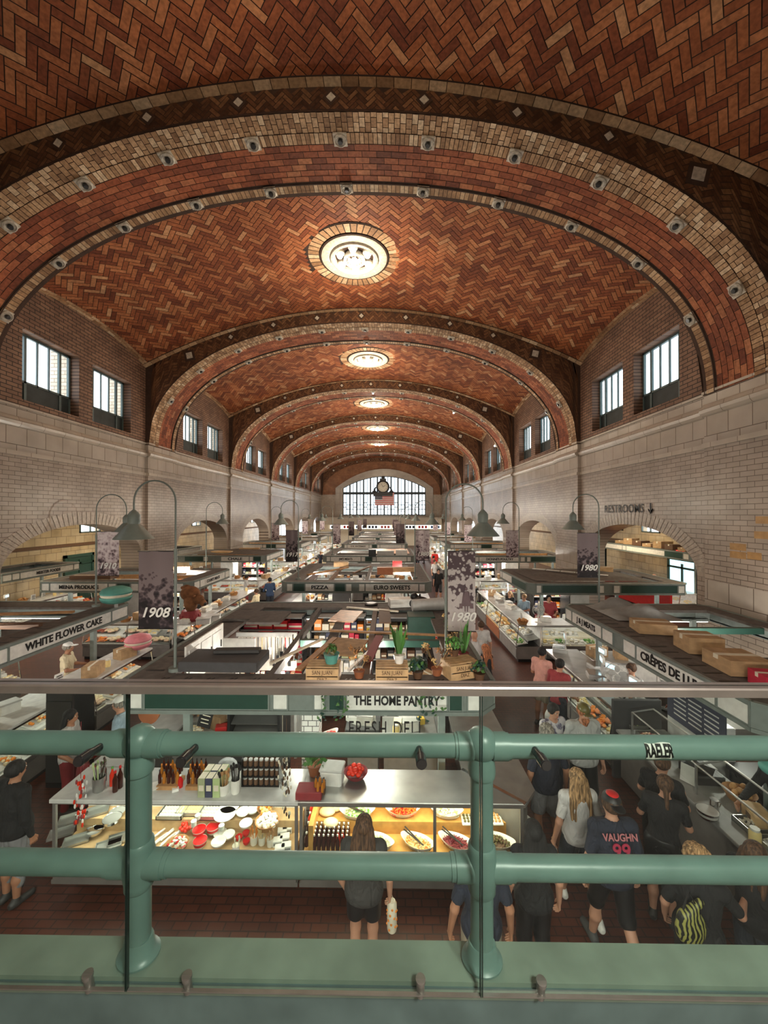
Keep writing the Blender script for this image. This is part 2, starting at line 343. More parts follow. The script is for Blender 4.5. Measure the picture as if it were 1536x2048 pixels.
bricks('tile_smooth', (1, 2), .75, .9, (.40,.34,.28), (.44,.38,.31), (.17,.13,.09), rough=.3, ms=.008, var=.15)
bricks('brick_lunette', (1, 2), .34, .115, (.20,.105,.065), (.28,.16,.10), (.03,.018,.012), rough=.7, ms=.012, var=.3)
bricks('brick_lunette_end', (0, 2), .34, .115, (.30,.12,.05), (.36,.16,.07), (.05,.025,.015), rough=.7, ms=.012, var=.3)
bricks('aisle_tile', (1, 2), .6, .4, (.48,.37,.22), (.55,.45,.30), (.2,.14,.09), rough=.35, ms=.01, var=.25)
bricks('floor_brick', (0, 1), .2, .1, (.072,.02,.011), (.10,.028,.015), (.032,.013,.009), rough=.38, ms=.008, var=.25, bump=.25)
# ---- vaults
mb = MB(); mb.mi = 0
MR = 1.62                                                  # radius of the medallion's brick ring
for k in range(-1, 6):
    y0 = L0 + k*BAY + RIB; y1 = L0 + (k+1)*BAY
    if k < 0: y0 = -2.0
    mb.mi = 1; surf(mb, vmap, -VS/2, VS/2, y0-.02, y1+.02, 0, .45, 10); yc = L0 + k*BAY + RIB + (BAY-RIB)/2 - .05; mb.mi = 0
    for q in herring(.45, .15, -VS/2, VS/2, y0+.46, y1-.2, .017):
        cx = sum(p[0] for p in q)/len(q); cy = sum(p[1] for p in q)/len(q)
        if math.hypot(cx+.12, cy-yc) < MR-.12: continue
        mb.add([vmap(*p, .012) for p in reversed(q)], [tuple(range(len(q)))])
    mb.mi = 2; rows(mb, vmap, -VS/2, VS/2, y0, y0+.45, .225, .115, along='y', off=.013)
    rows(mb, vmap, -VS/2, VS/2, y1-.2, y1, .36, .2, off=.04)
    for sg in (-1, 1):                                     # a course along the wall
        a = sg*VS/2; rows(mb, vmap, min(a, a-sg*.22), max(a, a-sg*.22), y0, y1, .36, .1, along='y', off=.02)
    mb.mi = 1; mb.add([vmap(-VS/2+VS*i/60, y1-.2, o) for i in range(61) for o in (0, .04)], [(2*i, 2*i+1, 2*i+3, 2*i+2) for i in range(60)])
tag(mb.build('ceiling', ['brick_red', 'mortar_dark', 'brick_buff']), 'orange brick vault laid in herringbone', kind='structure')
mb = MB(); mb.box(XC-HW-.52, XC+HW+.52, -2.4, YE+.3, VC+.7, VC+.9)  # unseen shell added above the vaults so no sky leaks through the gaps
for s_ in (-1, 1): x0, x1 = sorted((XC+s_*(HW+.421), XC+s_*(HW+.52))); mb.box(x0, x1, -2.4, YE+.3, CZ+5.43, VC+.8)
mb.box(XC-HW-1.6, XC+HW+1.6, -2.5, -2.4, 0, VC+.9); mb.box(XC-HW-1.6, XC+HW+1.6, YE+.3, YE+.4, EZ_TOP, VC+.9)
tag(mb.build('trim_90', 'mortar_dark'), 'added unseen shell over the brick vaults, keeping sky light out', kind='structure')
# ---- ribs
for k in range(0, 7):
    y0 = L0 + k*BAY; mb = MB(); W = RIB if k < 6 else .9
    mb.mi = 2; surf(mb, amap, -AS/2, AS/2, y0, y0+W, 0, .25, 2)
    mb.mi = 1; rows(mb, amap, -AS/2, AS/2, y0, y0+.42, .21, .125, along='y', off=.02)
    rows(mb, amap, -AS/2, AS/2, y0+.42, y0+.68, .26, .1, along='y', off=.03, stag=0)
    if k < 6:
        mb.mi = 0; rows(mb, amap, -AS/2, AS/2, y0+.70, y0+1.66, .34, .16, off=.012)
        mb.mi = 1; rows(mb, amap, -AS/2, AS/2, y0+1.72, y0+1.96, .24, .11, along='y', off=.035, stag=0)
        mb.mi = 2
        for yy in (y0+1.69, y0+1.985): surf(mb, amap, -AS/2, AS/2, yy-.015, yy+.015, .06, .25, 1)
    # face towards the near end: skin, herringbone, courses, cream squares
    n = 120; f0 = y0-.002; mb.mi = 2; v = []
    for i in range(n+1):
        x = XC - A + 2*A*i/n; v += [(x, f0, soffit_z(x)), (x, f0, vault(x, y0-.01)+.1)]
    mb.add(v, [(2*i, 2*i+1, 2*i+3, 2*i+2) for i in range(n)])
    for xx in (-1, 1): mb.add([(XC+xx*A, f0, SP), (XC+xx*(HW+.05), f0, SP), (XC+xx*(HW+.05), f0, VC-VR+.2), (XC+xx*A, f0, VC-VR+.2)], [(0,1,2,3)])
    f1 = [(v[2*i][0], y0+W, v[2*i][2]) for i in range(n+1)]; f2 = [(v[2*i+1][0], y0+W, v[2*i+1][2]) for i in range(n+1)]
    mb.add(f1+f2, [(i, i+1, n+2+i, n+1+i) for i in range(n)])
    sq = [(a*1.97+.35, 0) for a in range(-4, 5)]
    mb.mi = 3
    for q in herring(.27, .09, -HW, HW, .03, 3.4, .015):
        P_ = [(p[0]+XC, soffit_z(p[0]+XC)+p[1]) for p in q]; cx = sum(p[0] for p in P_)/len(q); cz = sum(p[1] for p in P_)/len(q)
        if cz > vault(cx, y0-.01)-.05 or cz < SP or abs(cx-XC) > A-.05: continue
        mb.add([(px_, y0-.012, min(pz_, vault(px_, y0-.01)-.03)) for px_, pz_ in P_], [tuple(range(len(q)))])
    mb.mi = 4
    for a in range(-5, 6):
        s = a*1.97*.98; x = float(np.interp(s*1.0, vs_, xs)) + XC
        if abs(x-XC) > 8.9: continue
        zz = (max(soffit_z(x), soffit_z(x-.2), soffit_z(x+.2)) + vault(x, y0-.01))/2; gap = vault(x, y0-.01) - soffit_z(x)
        h = .07 if gap < .8 else (.13 if gap < 1.4 else .2); mb.mi = 3; g = h*1.7; sl = -2*VR*(x-XC)/HW/HW
        for (hh, yy, mi) in ((h*1.75, .018, 2), (h, .026, 4)):
            mb.mi = mi; rr = math.atan(sl)*.6 + (PI/4 if gap < .8 else 0)
            parts = [(0, 0, hh)] if (mi == 2 or h < .2) else [(a_*.105, b_*.105, .09) for a_ in (-1,1) for b_ in (-1,1)]
            for dx, dz, e in parts: mb.bx((x+dx*math.cos(rr)-dz*math.sin(rr), y0-yy, zz+dx*math.sin(rr)+dz*math.cos(rr)), (2*e, .01, 2*e), ry=-rr)
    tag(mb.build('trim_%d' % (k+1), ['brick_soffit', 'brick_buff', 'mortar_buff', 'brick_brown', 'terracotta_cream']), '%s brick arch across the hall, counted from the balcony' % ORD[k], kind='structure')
# ---- rosettes that hold bulbs, two rows under every rib
def rosette():
    t = thing('lamp_rosette', 'x', 'ceiling lamp holder')
    b = MB(); b.box(-.15, .15, -.15, .15, -.03, 0); b.lathe([(.145, -.03), (.15, -.055), (.12, -.075), (.1, -.05), (.07, -.045)], n=14, cap=False); b.build('plate', 'terracotta_cream', t, True)
    b = MB(); b.lathe([(.05, -.04), (.06, -.075), (.05, -.10), (.03, -.1)], n=12); b.build('socket', 'darksteel', t, True)
    return t
ros = None
for k in range(6):
    for row, dy in ((0, .56), (1, 1.84)):
        c = 0
        for a in range(-6, 7):
            s = (a)*1.95 + .12
            if abs(s) > AS/2-.3: continue
            x, y, z = amap(s, L0+k*BAY+dy, .03); x2, _, z2 = amap(s+.05, 0, .03); lab = '%s cream lamp rosette from the left wall, %s row of the %s brick arch' % (ORD[c], ('near', 'far')[row], ORD[k]); c += 1
            if ros is None: ros = rosette(); o = ros
            else: o = dup(ros)
            o.location = (x, y, z); o.rotation_euler = (0, -math.atan2(z2-z, x2-x), 0); o['label'] = lab; o['group'] = 'lamp rosettes under the brick arches'
            if k == 2 and a in (0,) or (k == 2 and a in (5, 3) and row) : 
                q = MB(); q.ball((0, 0, -.14), .06); q.build('bulb', 'bulb', o, True)
# ---- medallions with seven bulbs
def medallion(n=0):
    t = thing('ceiling_medallion', 'x', 'ceiling light')
    b = MB(); nb = 44
    for i in range(nb):
        a0, a1 = 2*PI*(i+.08)/nb, 2*PI*(i+.92)/nb; r0, r1 = 1.22, 1.58
        b.add([(r*math.cos(a), r*math.sin(a), -.05 - (0 if r < 1.3 else 0)) for r, a in ((r0,a0),(r1,a0),(r1,a1),(r0,a1))], [(0,1,2,3)])
    b.build('brick_ring', 'brick_buff', t)
    b = MB(); b.lathe([(1.63, .02), (1.63, -.035), (1.0, -.04)], n=48, cap=False); b.lathe([(1.20, -.02), (1.19, -.07), (1.12, -.08)], n=48, cap=False); b.build('backing', 'mortar_dark', t, True)
    b = MB(); b.lathe([(1.15, -.02), (1.13, -.085), (.98, -.11), (.84, -.08), (.80, -.05)], n=48, cap=False); b.build('terracotta_band', 'terracotta_cream', t, True)
    b = MB(); b.lathe([(.84, -.06), (.82, -.15), (.74, -.17), (.68, -.10), (.66, 0), (.4, .08), (.0, .1)], n=48, cap=False)
    b.lathe([(.36, .0), (.38, -.16), (.33, -.2), (.26, -.14), (.2, -.05), (.16, .05)], n=32, cap=False)
    for i in range(14):
        a = 2*PI*i/14; b.ball((.25*math.cos(a), .25*math.sin(a), -.15), .028, 6, 4)
    b.build('plaster_rings', 'terracotta_cream', t, True)
    for i in range(7):
        a = 2*PI*i/6 + .52; x, y = (.54*math.cos(a), .54*math.sin(a)) if i < 6 else (0, 0)
        b = MB(); b.ball((x, y, -.14), .105, 14, 8); b.build('bulb', 'bulb', t, True)
        if i < 6: b = MB(); b.lathe([(.15, .02), (.16, -.08), (.13, -.11), (.12, -.04)], (x, y, 0), 16, cap=False); b.build('lamp_collar', 'terracotta_cream', t, True)
    return t
med = None
for k in range(-1, 5):
    y = L0 + k*BAY + RIB + (BAY-RIB)/2 - .05
    lab = 'round cream ceiling medallion with seven lit bulbs, in the %s vault from the balcony' % ORD[k+1]
    if med is None: med = medallion(); o = med
    else: o = dup(med)
    o.location = (XC, y, vault(XC, y)-.01); o['label'] = lab; o['group'] = 'ceiling medallions'
    lamp('POINT', (XC, y, vault(XC, y)-1.5), 150*LP if k >= 0 else 45*LP, WARM, 0)
    if k >= 0: lamp('POINT', (XC, y, 5.3), (170 if k else 70)*LP, (1, .88, .72), 0)  # invisible fill light added in mid-air to brighten vault, walls and roofs
# ---- side walls
plain('arch_header', (.37,.31,.25), .3, noise=.2, scale=10)
ARC, ARA, ARS, ARR = 13.38-L0-RIB+RIB, 2.98, 3.12, 1.3     # arch centre within the bay, half width, spring height, rise
WINS = ((3.1+RIB-2.1, 5.15+RIB-2.1), (5.75+RIB-2.1, 7.8+RIB-2.1)); WZ0, WZ1 = CZ+3.35, CZ+5.42
def arch_z(y, k):
    c = L0 + k*BAY + ARC; u = (y-c)/ARA
    return 0 if abs(u) >= 1 else ARS + ARR*math.sqrt(1-u*u)
CORN = CZ+3.12
def wall(side, Xw):
    sg = -1 if side == 'left' else 1; xb = Xw + sg*.85; mb = MB(); ys = set([-2.0, YE])
    for k in range(-1, 6):
        b = L0+k*BAY; ys |= {b, b+RIB}; ys |= {b+q for W in WINS for q in W}; c = b+ARC; ys |= {c + ARA*math.sin(PI/2*i/14) for i in range(-14, 15)}
    ys = sorted(y for y in ys if -2.0 <= y <= YE)
    def q(pts, mi): mb.mi = mi; mb.add(pts if sg < 0 else pts[::-1], [tuple(range(len(pts)))])
    for a, b in zip(ys, ys[1:]):
        if b-a < 1e-4: continue
        m = (a+b)/2; k = math.floor((m-L0)/BAY); za, zb = arch_z(a, k), arch_z(b, k)
        if abs(m-(L0+k*BAY+ARC)) > ARA: za = zb = 0
        q([(Xw, a, za), (Xw, b, zb), (Xw, b, CORN-1.3), (Xw, a, CORN-1.3)], 0)
        q([(Xw, a, CORN-1.3), (Xw, b, CORN-1.3), (Xw, b, CORN), (Xw, a, CORN)], 1)
        if za or zb: q([(Xw, a, za), (xb, a, za), (xb, b, zb), (Xw, b, zb)], 0)
        for s0, s1 in ((a, a), (b, b)):
            pass
        inw = any(L0+k*BAY+w0 < m < L0+k*BAY+w1 for w0, w1 in WINS) and k >= -1
        top = max(vault(Xw-sg*.05, a), vault(Xw-sg*.05, b))+.3
        if inw:
            q([(Xw, a, CORN), (Xw, b, CORN), (Xw, b, WZ0), (Xw, a, WZ0)], 2); q([(Xw, a, WZ1), (Xw, b, WZ1), (Xw, b, top), (Xw, a, top)], 2)
            xr = Xw+sg*.42
            for z in (WZ0, WZ1): q([(Xw, a, z), (Xw, b, z), (xr, b, z), (xr, a, z)], 2)
        else: q([(Xw, a, CORN), (Xw, b, CORN), (Xw, b, top), (Xw, a, top)], 2)
        q([(xb, a, max(za, 0)), (xb, a, 6), (xb, b, 6), (xb, b, max(zb, 0))], 0)
        q([(Xw+sg*.42, a, 6), (Xw+sg*.42, a, WZ0), (Xw+sg*.42, b, WZ0), (Xw+sg*.42, b, 6)], 2)
        if not inw: q([(Xw+sg*.42, a, WZ0), (Xw+sg*.42, a, top), (Xw+sg*.42, b, top), (Xw+sg*.42, b, WZ0)], 2)
        else: q([(Xw+sg*.42, a, WZ1), (Xw+sg*.42, a, top), (Xw+sg*.42, b, top), (Xw+sg*.42, b, WZ1)], 2)
    for k in range(-1, 6):
        c = L0+k*BAY+ARC
        for y in (c-ARA, c+ARA):
            if y > -2: q([(Xw, y, 0), (xb, y, 0), (xb, y, ARS), (Xw, y, ARS)], 0)
        for w in WINS:
            for y in w:
                y += L0+k*BAY; q([(Xw, y, WZ0), (Xw+sg*.42, y, WZ0), (Xw+sg*.42, y, WZ1), (Xw, y, WZ1)], 2)
    # piers under the ribs stand slightly proud
    for k in range(-1, 6):
        a, b = L0+k*BAY, L0+k*BAY+RIB
        x0, x1 = sorted((Xw, Xw-sg*.13))
        mb.mi = 0; mb.box(x0, x1, a, b, 0, CORN-1.3); mb.mi = 1; mb.box(x0, x1, a, b, CORN-1.3, CORN)
        mb.mi = 2; mb.box(x0+.001, x1-.001, a+.002, b-.002, CORN, SP+.6)
        mb.mi = 1; mb.box(x0-.004, x1+.004, a-.004, b+.004, 2.34, 3.1)
        if k == 0 and sg > 0:
            mb.mi = 3
            for px, py, wd in ((1520, 1040, .42), (1517, 1070, .42), (1467, 1093, .42), (1467, 1109, .42), (1499, 1111, .34)): yy = (Xw-.13)*769/(px-778); zz = CZ-(py-1029)*yy/769; mb.box(x0-.002, x0+.01, yy-wd/2, yy+wd/2, zz-.08, zz+.08)
    tag(mb.build('wall_'+side, ['tile_wall', 'tile_large', 'brick_lunette', 'ochre_tile']), 'glazed cream tile wall with brick above, %s side' % side, kind='structure')
    # arch rings of narrow headers
    for k in range(0, 6):
        b = MB(); c = L0+k*BAY+ARC; n = 52; x0 = Xw-sg*.012; per = math.pi
        for i in range(n):
            t0, t1 = PI*(i+.06)/n, PI*(i+.94)/n
            P = [(x0, c-math.cos(t)*(ARA+o), ARS+math.sin(t)*(ARR+o)) for t, o in ((t0,0),(t0,.42),(t1,.42),(t1,0))]
            b.add(P if sg > 0 else P[::-1], [(0,1,2,3)])
        tag(b.build('trim_%d' % (20+k+(10 if sg > 0 else 0)), 'arch_header'), 'ring of narrow tiles round the %s arched opening in the %s wall' % (ORD[k], side), kind='structure')
    # cornice: a projecting moulding and a lower fillet
    b = MB()
    prof = [(0, -.62), (.06, -.60), (.11, -.54), (.13, -.46), (.05, -.42), (.03, -.34), (0, -.3)]
    for (yy0, yy1, o) in [(-2, YE, 0)] + [(L0+k*BAY-.02, L0+k*BAY+RIB+.02, .13) for k in range(0, 6)]:
        v = [(Xw-sg*(p+o), y, CORN+z) for y in (yy0, yy1) for p, z in prof]; m = len(prof)
        b.add(v, [(i, i+1, m+i+1, m+i) for i in range(m-1)] + [tuple(range(m)), tuple(range(2*m-1, m-1, -1))])
        x0, x1 = sorted((Xw, Xw-sg*(.05+o))); b.box(x0, x1, yy0, yy1, CORN-1.42, CORN-1.3); b.box(x0, x1, yy0, yy1, CORN-.04, CORN+.02)
    tag(b.build('trim_%d' % (40 if sg < 0 else 41), 'tile_smooth'), 'cream moulded cornice along the %s wall' % side, kind='structure')
XL, XR = XC-HW, XC+HW
plain('ochre_tile', (.36,.2,.07), .3, noise=.2)
wall('left', XL); wall('right', XR)
# ---- clerestory windows
def clerestory(n, x, ya, yb, sg, curtain, label):
    t = thing('window_%d' % n, label, None); t['kind'] = 'structure'; xr = x + sg*.3
    f = MB()
    for a, b, z0, z1 in ((ya, ya+.07, WZ0, WZ1), (yb-.07, yb, WZ0, WZ1), (ya, yb, WZ1-.07, WZ1), (ya, yb, WZ0, WZ0+.06), (ya, yb, WZ0+.6, WZ0+.66)): f.box(min(xr, xr+sg*.08), max(xr, xr+sg*.08), a, b, z0, z1)
    for i in (1, 4): y = ya + (yb-ya)*i/5; f.box(min(xr, xr+sg*.07), max(xr, xr+sg*.07), y-.04, y+.04, WZ0+.05, WZ1-.05)
    for i in (2, 3): y = ya + (yb-ya)*i/5; f.box(min(xr, xr+sg*.05), max(xr, xr+sg*.05), y-.022, y+.022, WZ0+.6, WZ1-.05)
    f.build('window_frame', 'window_green', t)
    p = MB(); p.box(xr+sg*.03-.004, xr+sg*.03+.004, ya+.05, yb-.05, WZ0+.62, WZ1-.05); p.build('glass_pane', 'pane', t)
    p = MB(); p.box(xr+sg*.035-.01, xr+sg*.035+.01, ya+.05, yb-.05, WZ0+.03, WZ0+.62); p.build('spandrel_panel', 'window_panel', t)
    if curtain:
        c = MB(); n_ = 30; v = []
        for i in range(n_+1):
            y = ya+.15 + (yb-ya-.3)*i/n_; xx = xr + sg*(.16+.03*math.sin(i*1.3)+.02*math.sin(i*2.9)); v += [(xx, y, WZ0+.62), (xx, y, WZ1-.1)]
        c.add(v, [(2*i, 2*i+1, 2*i+3, 2*i+2) for i in range(n_)]); c.build('curtain', 'curtain', t, 'all')
plain('window_green', (.09,.13,.13), .5); plain('window_panel', (.025,.035,.035), .6, noise=.3, scale=3)
m_, t_, b_ = nt('curtain'); b_.inputs['Base Color'].default_value = (.8,.84,.86,1); b_.inputs['Roughness'].default_value = .9; b_.inputs['Transmission Weight'].default_value = 0
tl = N(t_, 'ShaderNodeBsdfTranslucent'); tl.inputs[0].default_value = (.85,.9,.92,1); mx = N(t_, 'ShaderNodeMixShader'); mx.inputs[0].default_value = .75
t_.links.new(b_.outputs[0], mx.inputs[1]); t_.links.new(tl.outputs[0], mx.inputs[2]); t_.links.new(mx.outputs[0], t_.nodes['Material Output'].inputs[0]); MATS['curtain'] = m_
n = 1
for sg, x in ((-1, XL), (1, XR)):
    for k in range(-1, 6):
        for j, (a, b) in enumerate(WINS):
            clerestory(n, x, L0+k*BAY+a, L0+k*BAY+b, sg, sg > 0, '%s clerestory window of the %s bay, %s wall, white daylight behind' % (('near', 'far')[j], ORD[k+1], ('left', 'right')[sg > 0])); n += 1
bricks('brick_pier', (0, 2), .4, .14, (.62,.5,.38), (.7,.58,.44), (.3,.22,.16), rough=.7)
# brick chimney piers seen outside the left windows
for k in range(0, 2):
    for a, b in WINS:
        q = MB(); y = (L0+k*BAY+b-.5)*1.12; q.box(XL-1.9, XL-1.2, y, y+.6, 6.5, 12.5); tag(q.build('exterior_pier', 'brick_pier'), 'pale brick pier seen outside the %s window of bay %s' % ('near' if a < 4 else 'far', 'one two'.split()[k]), 'brick pier', kind='structure')
# ---- floor, aisles
mb = MB(); mb.box(-19, 17, -3, YE+1, -.1, 0); tag(mb.build('floor', 'floor_brick'), 'dark red brick paving of the market floor', kind='structure')
AL, AR = XL-6.4, XR+6.4
for side, x, sg in (('left_aisle', AL, -1), ('right_aisle', AR, 1)):
    mb = MB(); x0, x1 = sorted((x, x+sg*.3)); cut = []
    ys = [(L0+k*BAY+a, L0+k*BAY+a+1.5) for k in range(-1, 6) for a in ((4.3, 7.6) if 1 else ())]; last = -3
    for a, b in ys:
        mb.box(x0, x1, last, a, 0, 5.1); mb.box(x0, x1, a, b, 0, 3.75); mb.box(x0, x1, a, b, 4.45, 5.1); last = b
    mb.box(x0, x1, last, YE, 0, 5.1); tag(mb.build('wall_'+side, 'aisle_tile'), 'warm cream tiled outer wall of the %s' % side.replace('_', ' '), kind='structure')
    b = MB(); xx = x-sg*.05; b.box(min(xx, x), max(xx, x), -3, YE, 3.05, 3.2); b.box(min(x-sg*.3, x), max(x-sg*.3, x), -3, YE, 4.95, 5.1); tag(b.build('trim_%d' % (50 if sg < 0 else 51), 'brown'), 'brown beam along the %s wall' % side.replace('_', ' '), kind='structure')
    for i, (a, b_) in enumerate(ys):
        f = MB()
        for u0, u1, z0, z1 in ((a, b_, 3.75, 3.81), (a, b_, 4.39, 4.45), (a, a+.06, 3.75, 4.45), (b_-.06, b_, 3.75, 4.45), (a+.72, a+.78, 3.75, 4.45)): f.box(x-sg*.02-.04, x-sg*.02+.04, u0, u1, z0, z1)
        tag(f.build('window_%d' % (60+i+(20 if sg > 0 else 0)), 'window_green'), 'small high window of the %s wall' % side.replace('_', ' '), kind='structure')
    mb = MB(); xa, xb = sorted((x, XL-.4 if sg < 0 else XR+.4)); mb.box(xa, xb, -3, YE, 5.1, 5.3); tag(mb.build('ceiling_'+side, 'cream'), 'flat plaster ceiling of the aisle', kind='structure')
    for k in range(0, 6):
        lamp('AREA', ((xa+xb)/2, L0+k*BAY+4.3, 4.9), 90*LP, (1, .82, .55), 1.2, (0, 0, 0), 2.5)
# ---- far wall with the great arched window
EW0, EW1, EZ0, EZS, EZ1 = XC-6.05, XC+7.0-.3, CZ-.15, CZ+4.15, CZ+6.0
EW0, EW1 = -7.25, 5.75; ec = (EW0+EW1)/2; eh = (EW1-EW0)/2
def ew(x, o=0): u = (x-ec)/(eh+o); return EZS + (EZ1+o-EZS)*max(0, 1-abs(u)**2)
mb = MB(); y = YE; mb.mi = 0
mb.add([(XL-.5,y,0),(XR+.5,y,0),(XR+.5,y,EZ0),(XL-.5,y,EZ0)], [(0,1,2,3)])
for a, b in ((XL-.5, EW0), (EW1, XR+.5)):
    mb.mi = 0; mb.add([(a,y,EZ0),(b,y,EZ0),(b,y,CORN),(a,y,CORN)], [(0,1,2,3)]); mb.mi = 1; mb.add([(a,y,CORN),(b,y,CORN),(b,y,VC+.5),(a,y,VC+.5)], [(0,1,2,3)])
mb.mi = 1
for i in range(24):
    a = EW0+(EW1-EW0)*i/24; b = EW0+(EW1-EW0)*(i+1)/24; mb.add([(a,y,ew(a)),(b,y,ew(b)),(b,y,VC+.5),(a,y,VC+.5)], [(0,1,2,3)])
tag(mb.build('wall_far', ['tile_wall_end', 'brick_lunette_end']), 'far end wall, cream tile below and brick above', kind='structure')
b = MB(); n_ = 32
for o0, o1, yy in ((0, .5, .10), (.5, 1.15, .2)):
    P0 = [(EW0-o0, EZ0)] + [(ec+(eh+o0)*math.sin(PI/2*(i/n_*2-1)), ew(ec+(eh+o0)*math.sin(PI/2*(i/n_*2-1)), o0)) for i in range(n_+1)] + [(EW1+o0, EZ0)]
    P1 = [(EW0-o1, EZ0)] + [(ec+(eh+o1)*math.sin(PI/2*(i/n_*2-1)), ew(ec+(eh+o1)*math.sin(PI/2*(i/n_*2-1)), o1)) for i in range(n_+1)] + [(EW1+o1, EZ0)]
    m = len(P0)
    for i in range(m-1):
        a, c, d, e = P0[i], P0[i+1], P1[i+1], P1[i]
        b.add([(a[0],y-yy,a[1]),(c[0],y-yy,c[1]),(d[0],y-yy,d[1]),(e[0],y-yy,e[1]),(a[0],y,a[1]),(c[0],y,c[1]),(d[0],y,d[1]),(e[0],y,e[1])], [(0,1,2,3),(0,4,5,1),(3,2,6,7)])
b.box(EW0-1.2, EW1+1.2, y-.35, y, EZ0-.25, EZ0); b.box(XL, XR, y-.25, y, CORN-.5, CORN-.05) if 0 else None
tag(b.build('trim_60', 'tile_smooth'), 'cream moulded surround of the great end window', kind='structure')
m_, t_, b_ = nt('frosted'); t_.nodes.remove(b_); tl = N(t_, 'ShaderNodeBsdfTranslucent'); tl.inputs[0].default_value = (.6,.64,.66,1); tr = N(t_, 'ShaderNodeBsdfTransparent'); tr.inputs[0].default_value = (.45,.49,.5,1); mx = N(t_, 'ShaderNodeMixShader'); mx.inputs[0].default_value = .5
t_.links.new(tl.outputs[0], mx.inputs[1]); t_.links.new(tr.outputs[0], mx.inputs[2]); t_.links.new(mx.outputs[0], t_.nodes['Material Output'].inputs[0]); MATS['frosted'] = m_
t = thing('window_100', 'great arched end window with dark mullions', None); t['kind'] = 'structure'
f = MB(); nv = 24
for i in range(nv+1):
    x = EW0+(EW1-EW0)*i/nv; wd = .22 if i % 2 == 0 else .09; f.box(x-wd/2, x+wd/2, y+.1, y+.22, EZ0, ew(x)+.05)
f.box(EW0, EW1, y+.05, y+.25, EZS-1.0, EZS-.62); f.box(EW0, EW1, y+.1, y+.2, EZ0, EZ0+.15)
for z in (EZ0+.9, EZ0+1.6): 
    for i in range(nv): x = EW0+(EW1-EW0)*i/nv; zz = z + (.35 if i % 3 == 0 else 0); f.box(x, x+(EW1-EW0)/nv, y+.12, y+.18, zz, zz+.1)
P0 = [(ec+eh*math.sin(PI/2*(i/n_*2-1)), ew(ec+eh*math.sin(PI/2*(i/n_*2-1)))) for i in range(n_+1)]
for i in range(n_): f.cyl((P0[i][0], y+.15, P0[i][1]), (P0[i+1][0], y+.15, P0[i+1][1]), .09, n=6)
f.build('window_frame', 'window_panel', t)
g = MB(); g.add([(EW0,y+.24,EZ0)]+[(p[0],y+.24,p[1]) for p in P0]+[(EW1,y+.24,EZ0)], [tuple(range(n_+3))]); g.build('glass_pane', 'frosted', t)
# clock
t = thing('wall_clock', 'dark ornate clock on the bar of the great end window', 'clock', (-.95, YE-.5, CZ+4.3))
b = MB(); b.lathe([(1.0, .25), (1.05, 0), (.95, -.12), (.8, -.16), (.78, -.05)], axis='y', n=32); b.bx((0, .1, -1.2), (3.0, .4, .5)); b.bx((0, .1, -.95), (2.4, .35, .3)); b.bx((0, .1, 1.1), (1.0, .3, .4)); b.ball((0, .1, 1.45), .25)
for sx in (-1, 1): b.tube([(sx*1.05, .1, -1.0), (sx*1.35, .1, -.5), (sx*1.1, .1, 0)], [.25, .16, .1]); b.ball((sx*1.5, .1, -.8), .2)
b.build('case', 'dark', t, True)
b = MB(); b.lathe([(.0, -.17), (.76, -.17), (.78, -.05)], axis='y', n=32); b.build('clock_face', 'cream', t)
b = MB()
for i in range(12): a = i*PI/6; b.bx((.62*math.sin(a), -.19, .62*math.cos(a)), (.05, .02, .16), ry=a)
b.build('hour_marks', 'black', t)
b = MB(); b.bx((.18, -.2, .1), (.42, .02, .06), ry=-.5); b.bx((-.1, -.2, .2), (.05, .02, .55), ry=-.5); b.build('clock_hands', 'black', t)
# flag
t = thing('flag', 'American flag hung flat below the clock', 'flag', (-2.2, YE-.45, CZ+1.45))
W_, H_ = 3.0, 1.95
b = MB()
for i in range(13):
    b.mi = i % 2; v = []
    for j in range(13): x = W_*j/12; yy = .06*math.sin(j*.9); v += [(x, yy, H_*(12-i)/13), (x, yy, H_*(13-i)/13)]
    b.add(v, [(2*j, 2*j+1, 2*j+3, 2*j+2) for j in range(12)])
b.build('stripes', ['red', 'white'], t)
b = MB(); b.box(0, 1.15, -.09, -.075, H_*6/13, H_); b.mi = 1
for r in range(9):
    for c in range(6 if r % 2 == 0 else 5): b.bx((.1+c*.19+(0 if r % 2 == 0 else .095), -.095, H_*6/13+.08+r*.112), (.06, .01, .06), ry=.78)
b.build('star_field', ['navy', 'white'], t); b = MB(); b.cyl((-.05, 0, H_+.02), (W_+.05, 0, H_+.02), .03); b.build('hanging_rod', 'dark', t)
# near end wall and the balcony floor
mb = MB(); mb.box(XL, XR, -2.3, -2.0, 0, 14); tag(mb.build('wall_near', 'cream'), 'plaster wall behind the balcony', kind='structure')
mb = MB(); mb.box(XL, XR, -2.0, .86, CZ-1.65, CZ-1.5); tag(mb.build('floor_balcony', 'grey'), 'grey balcony floor slab', kind='structure')
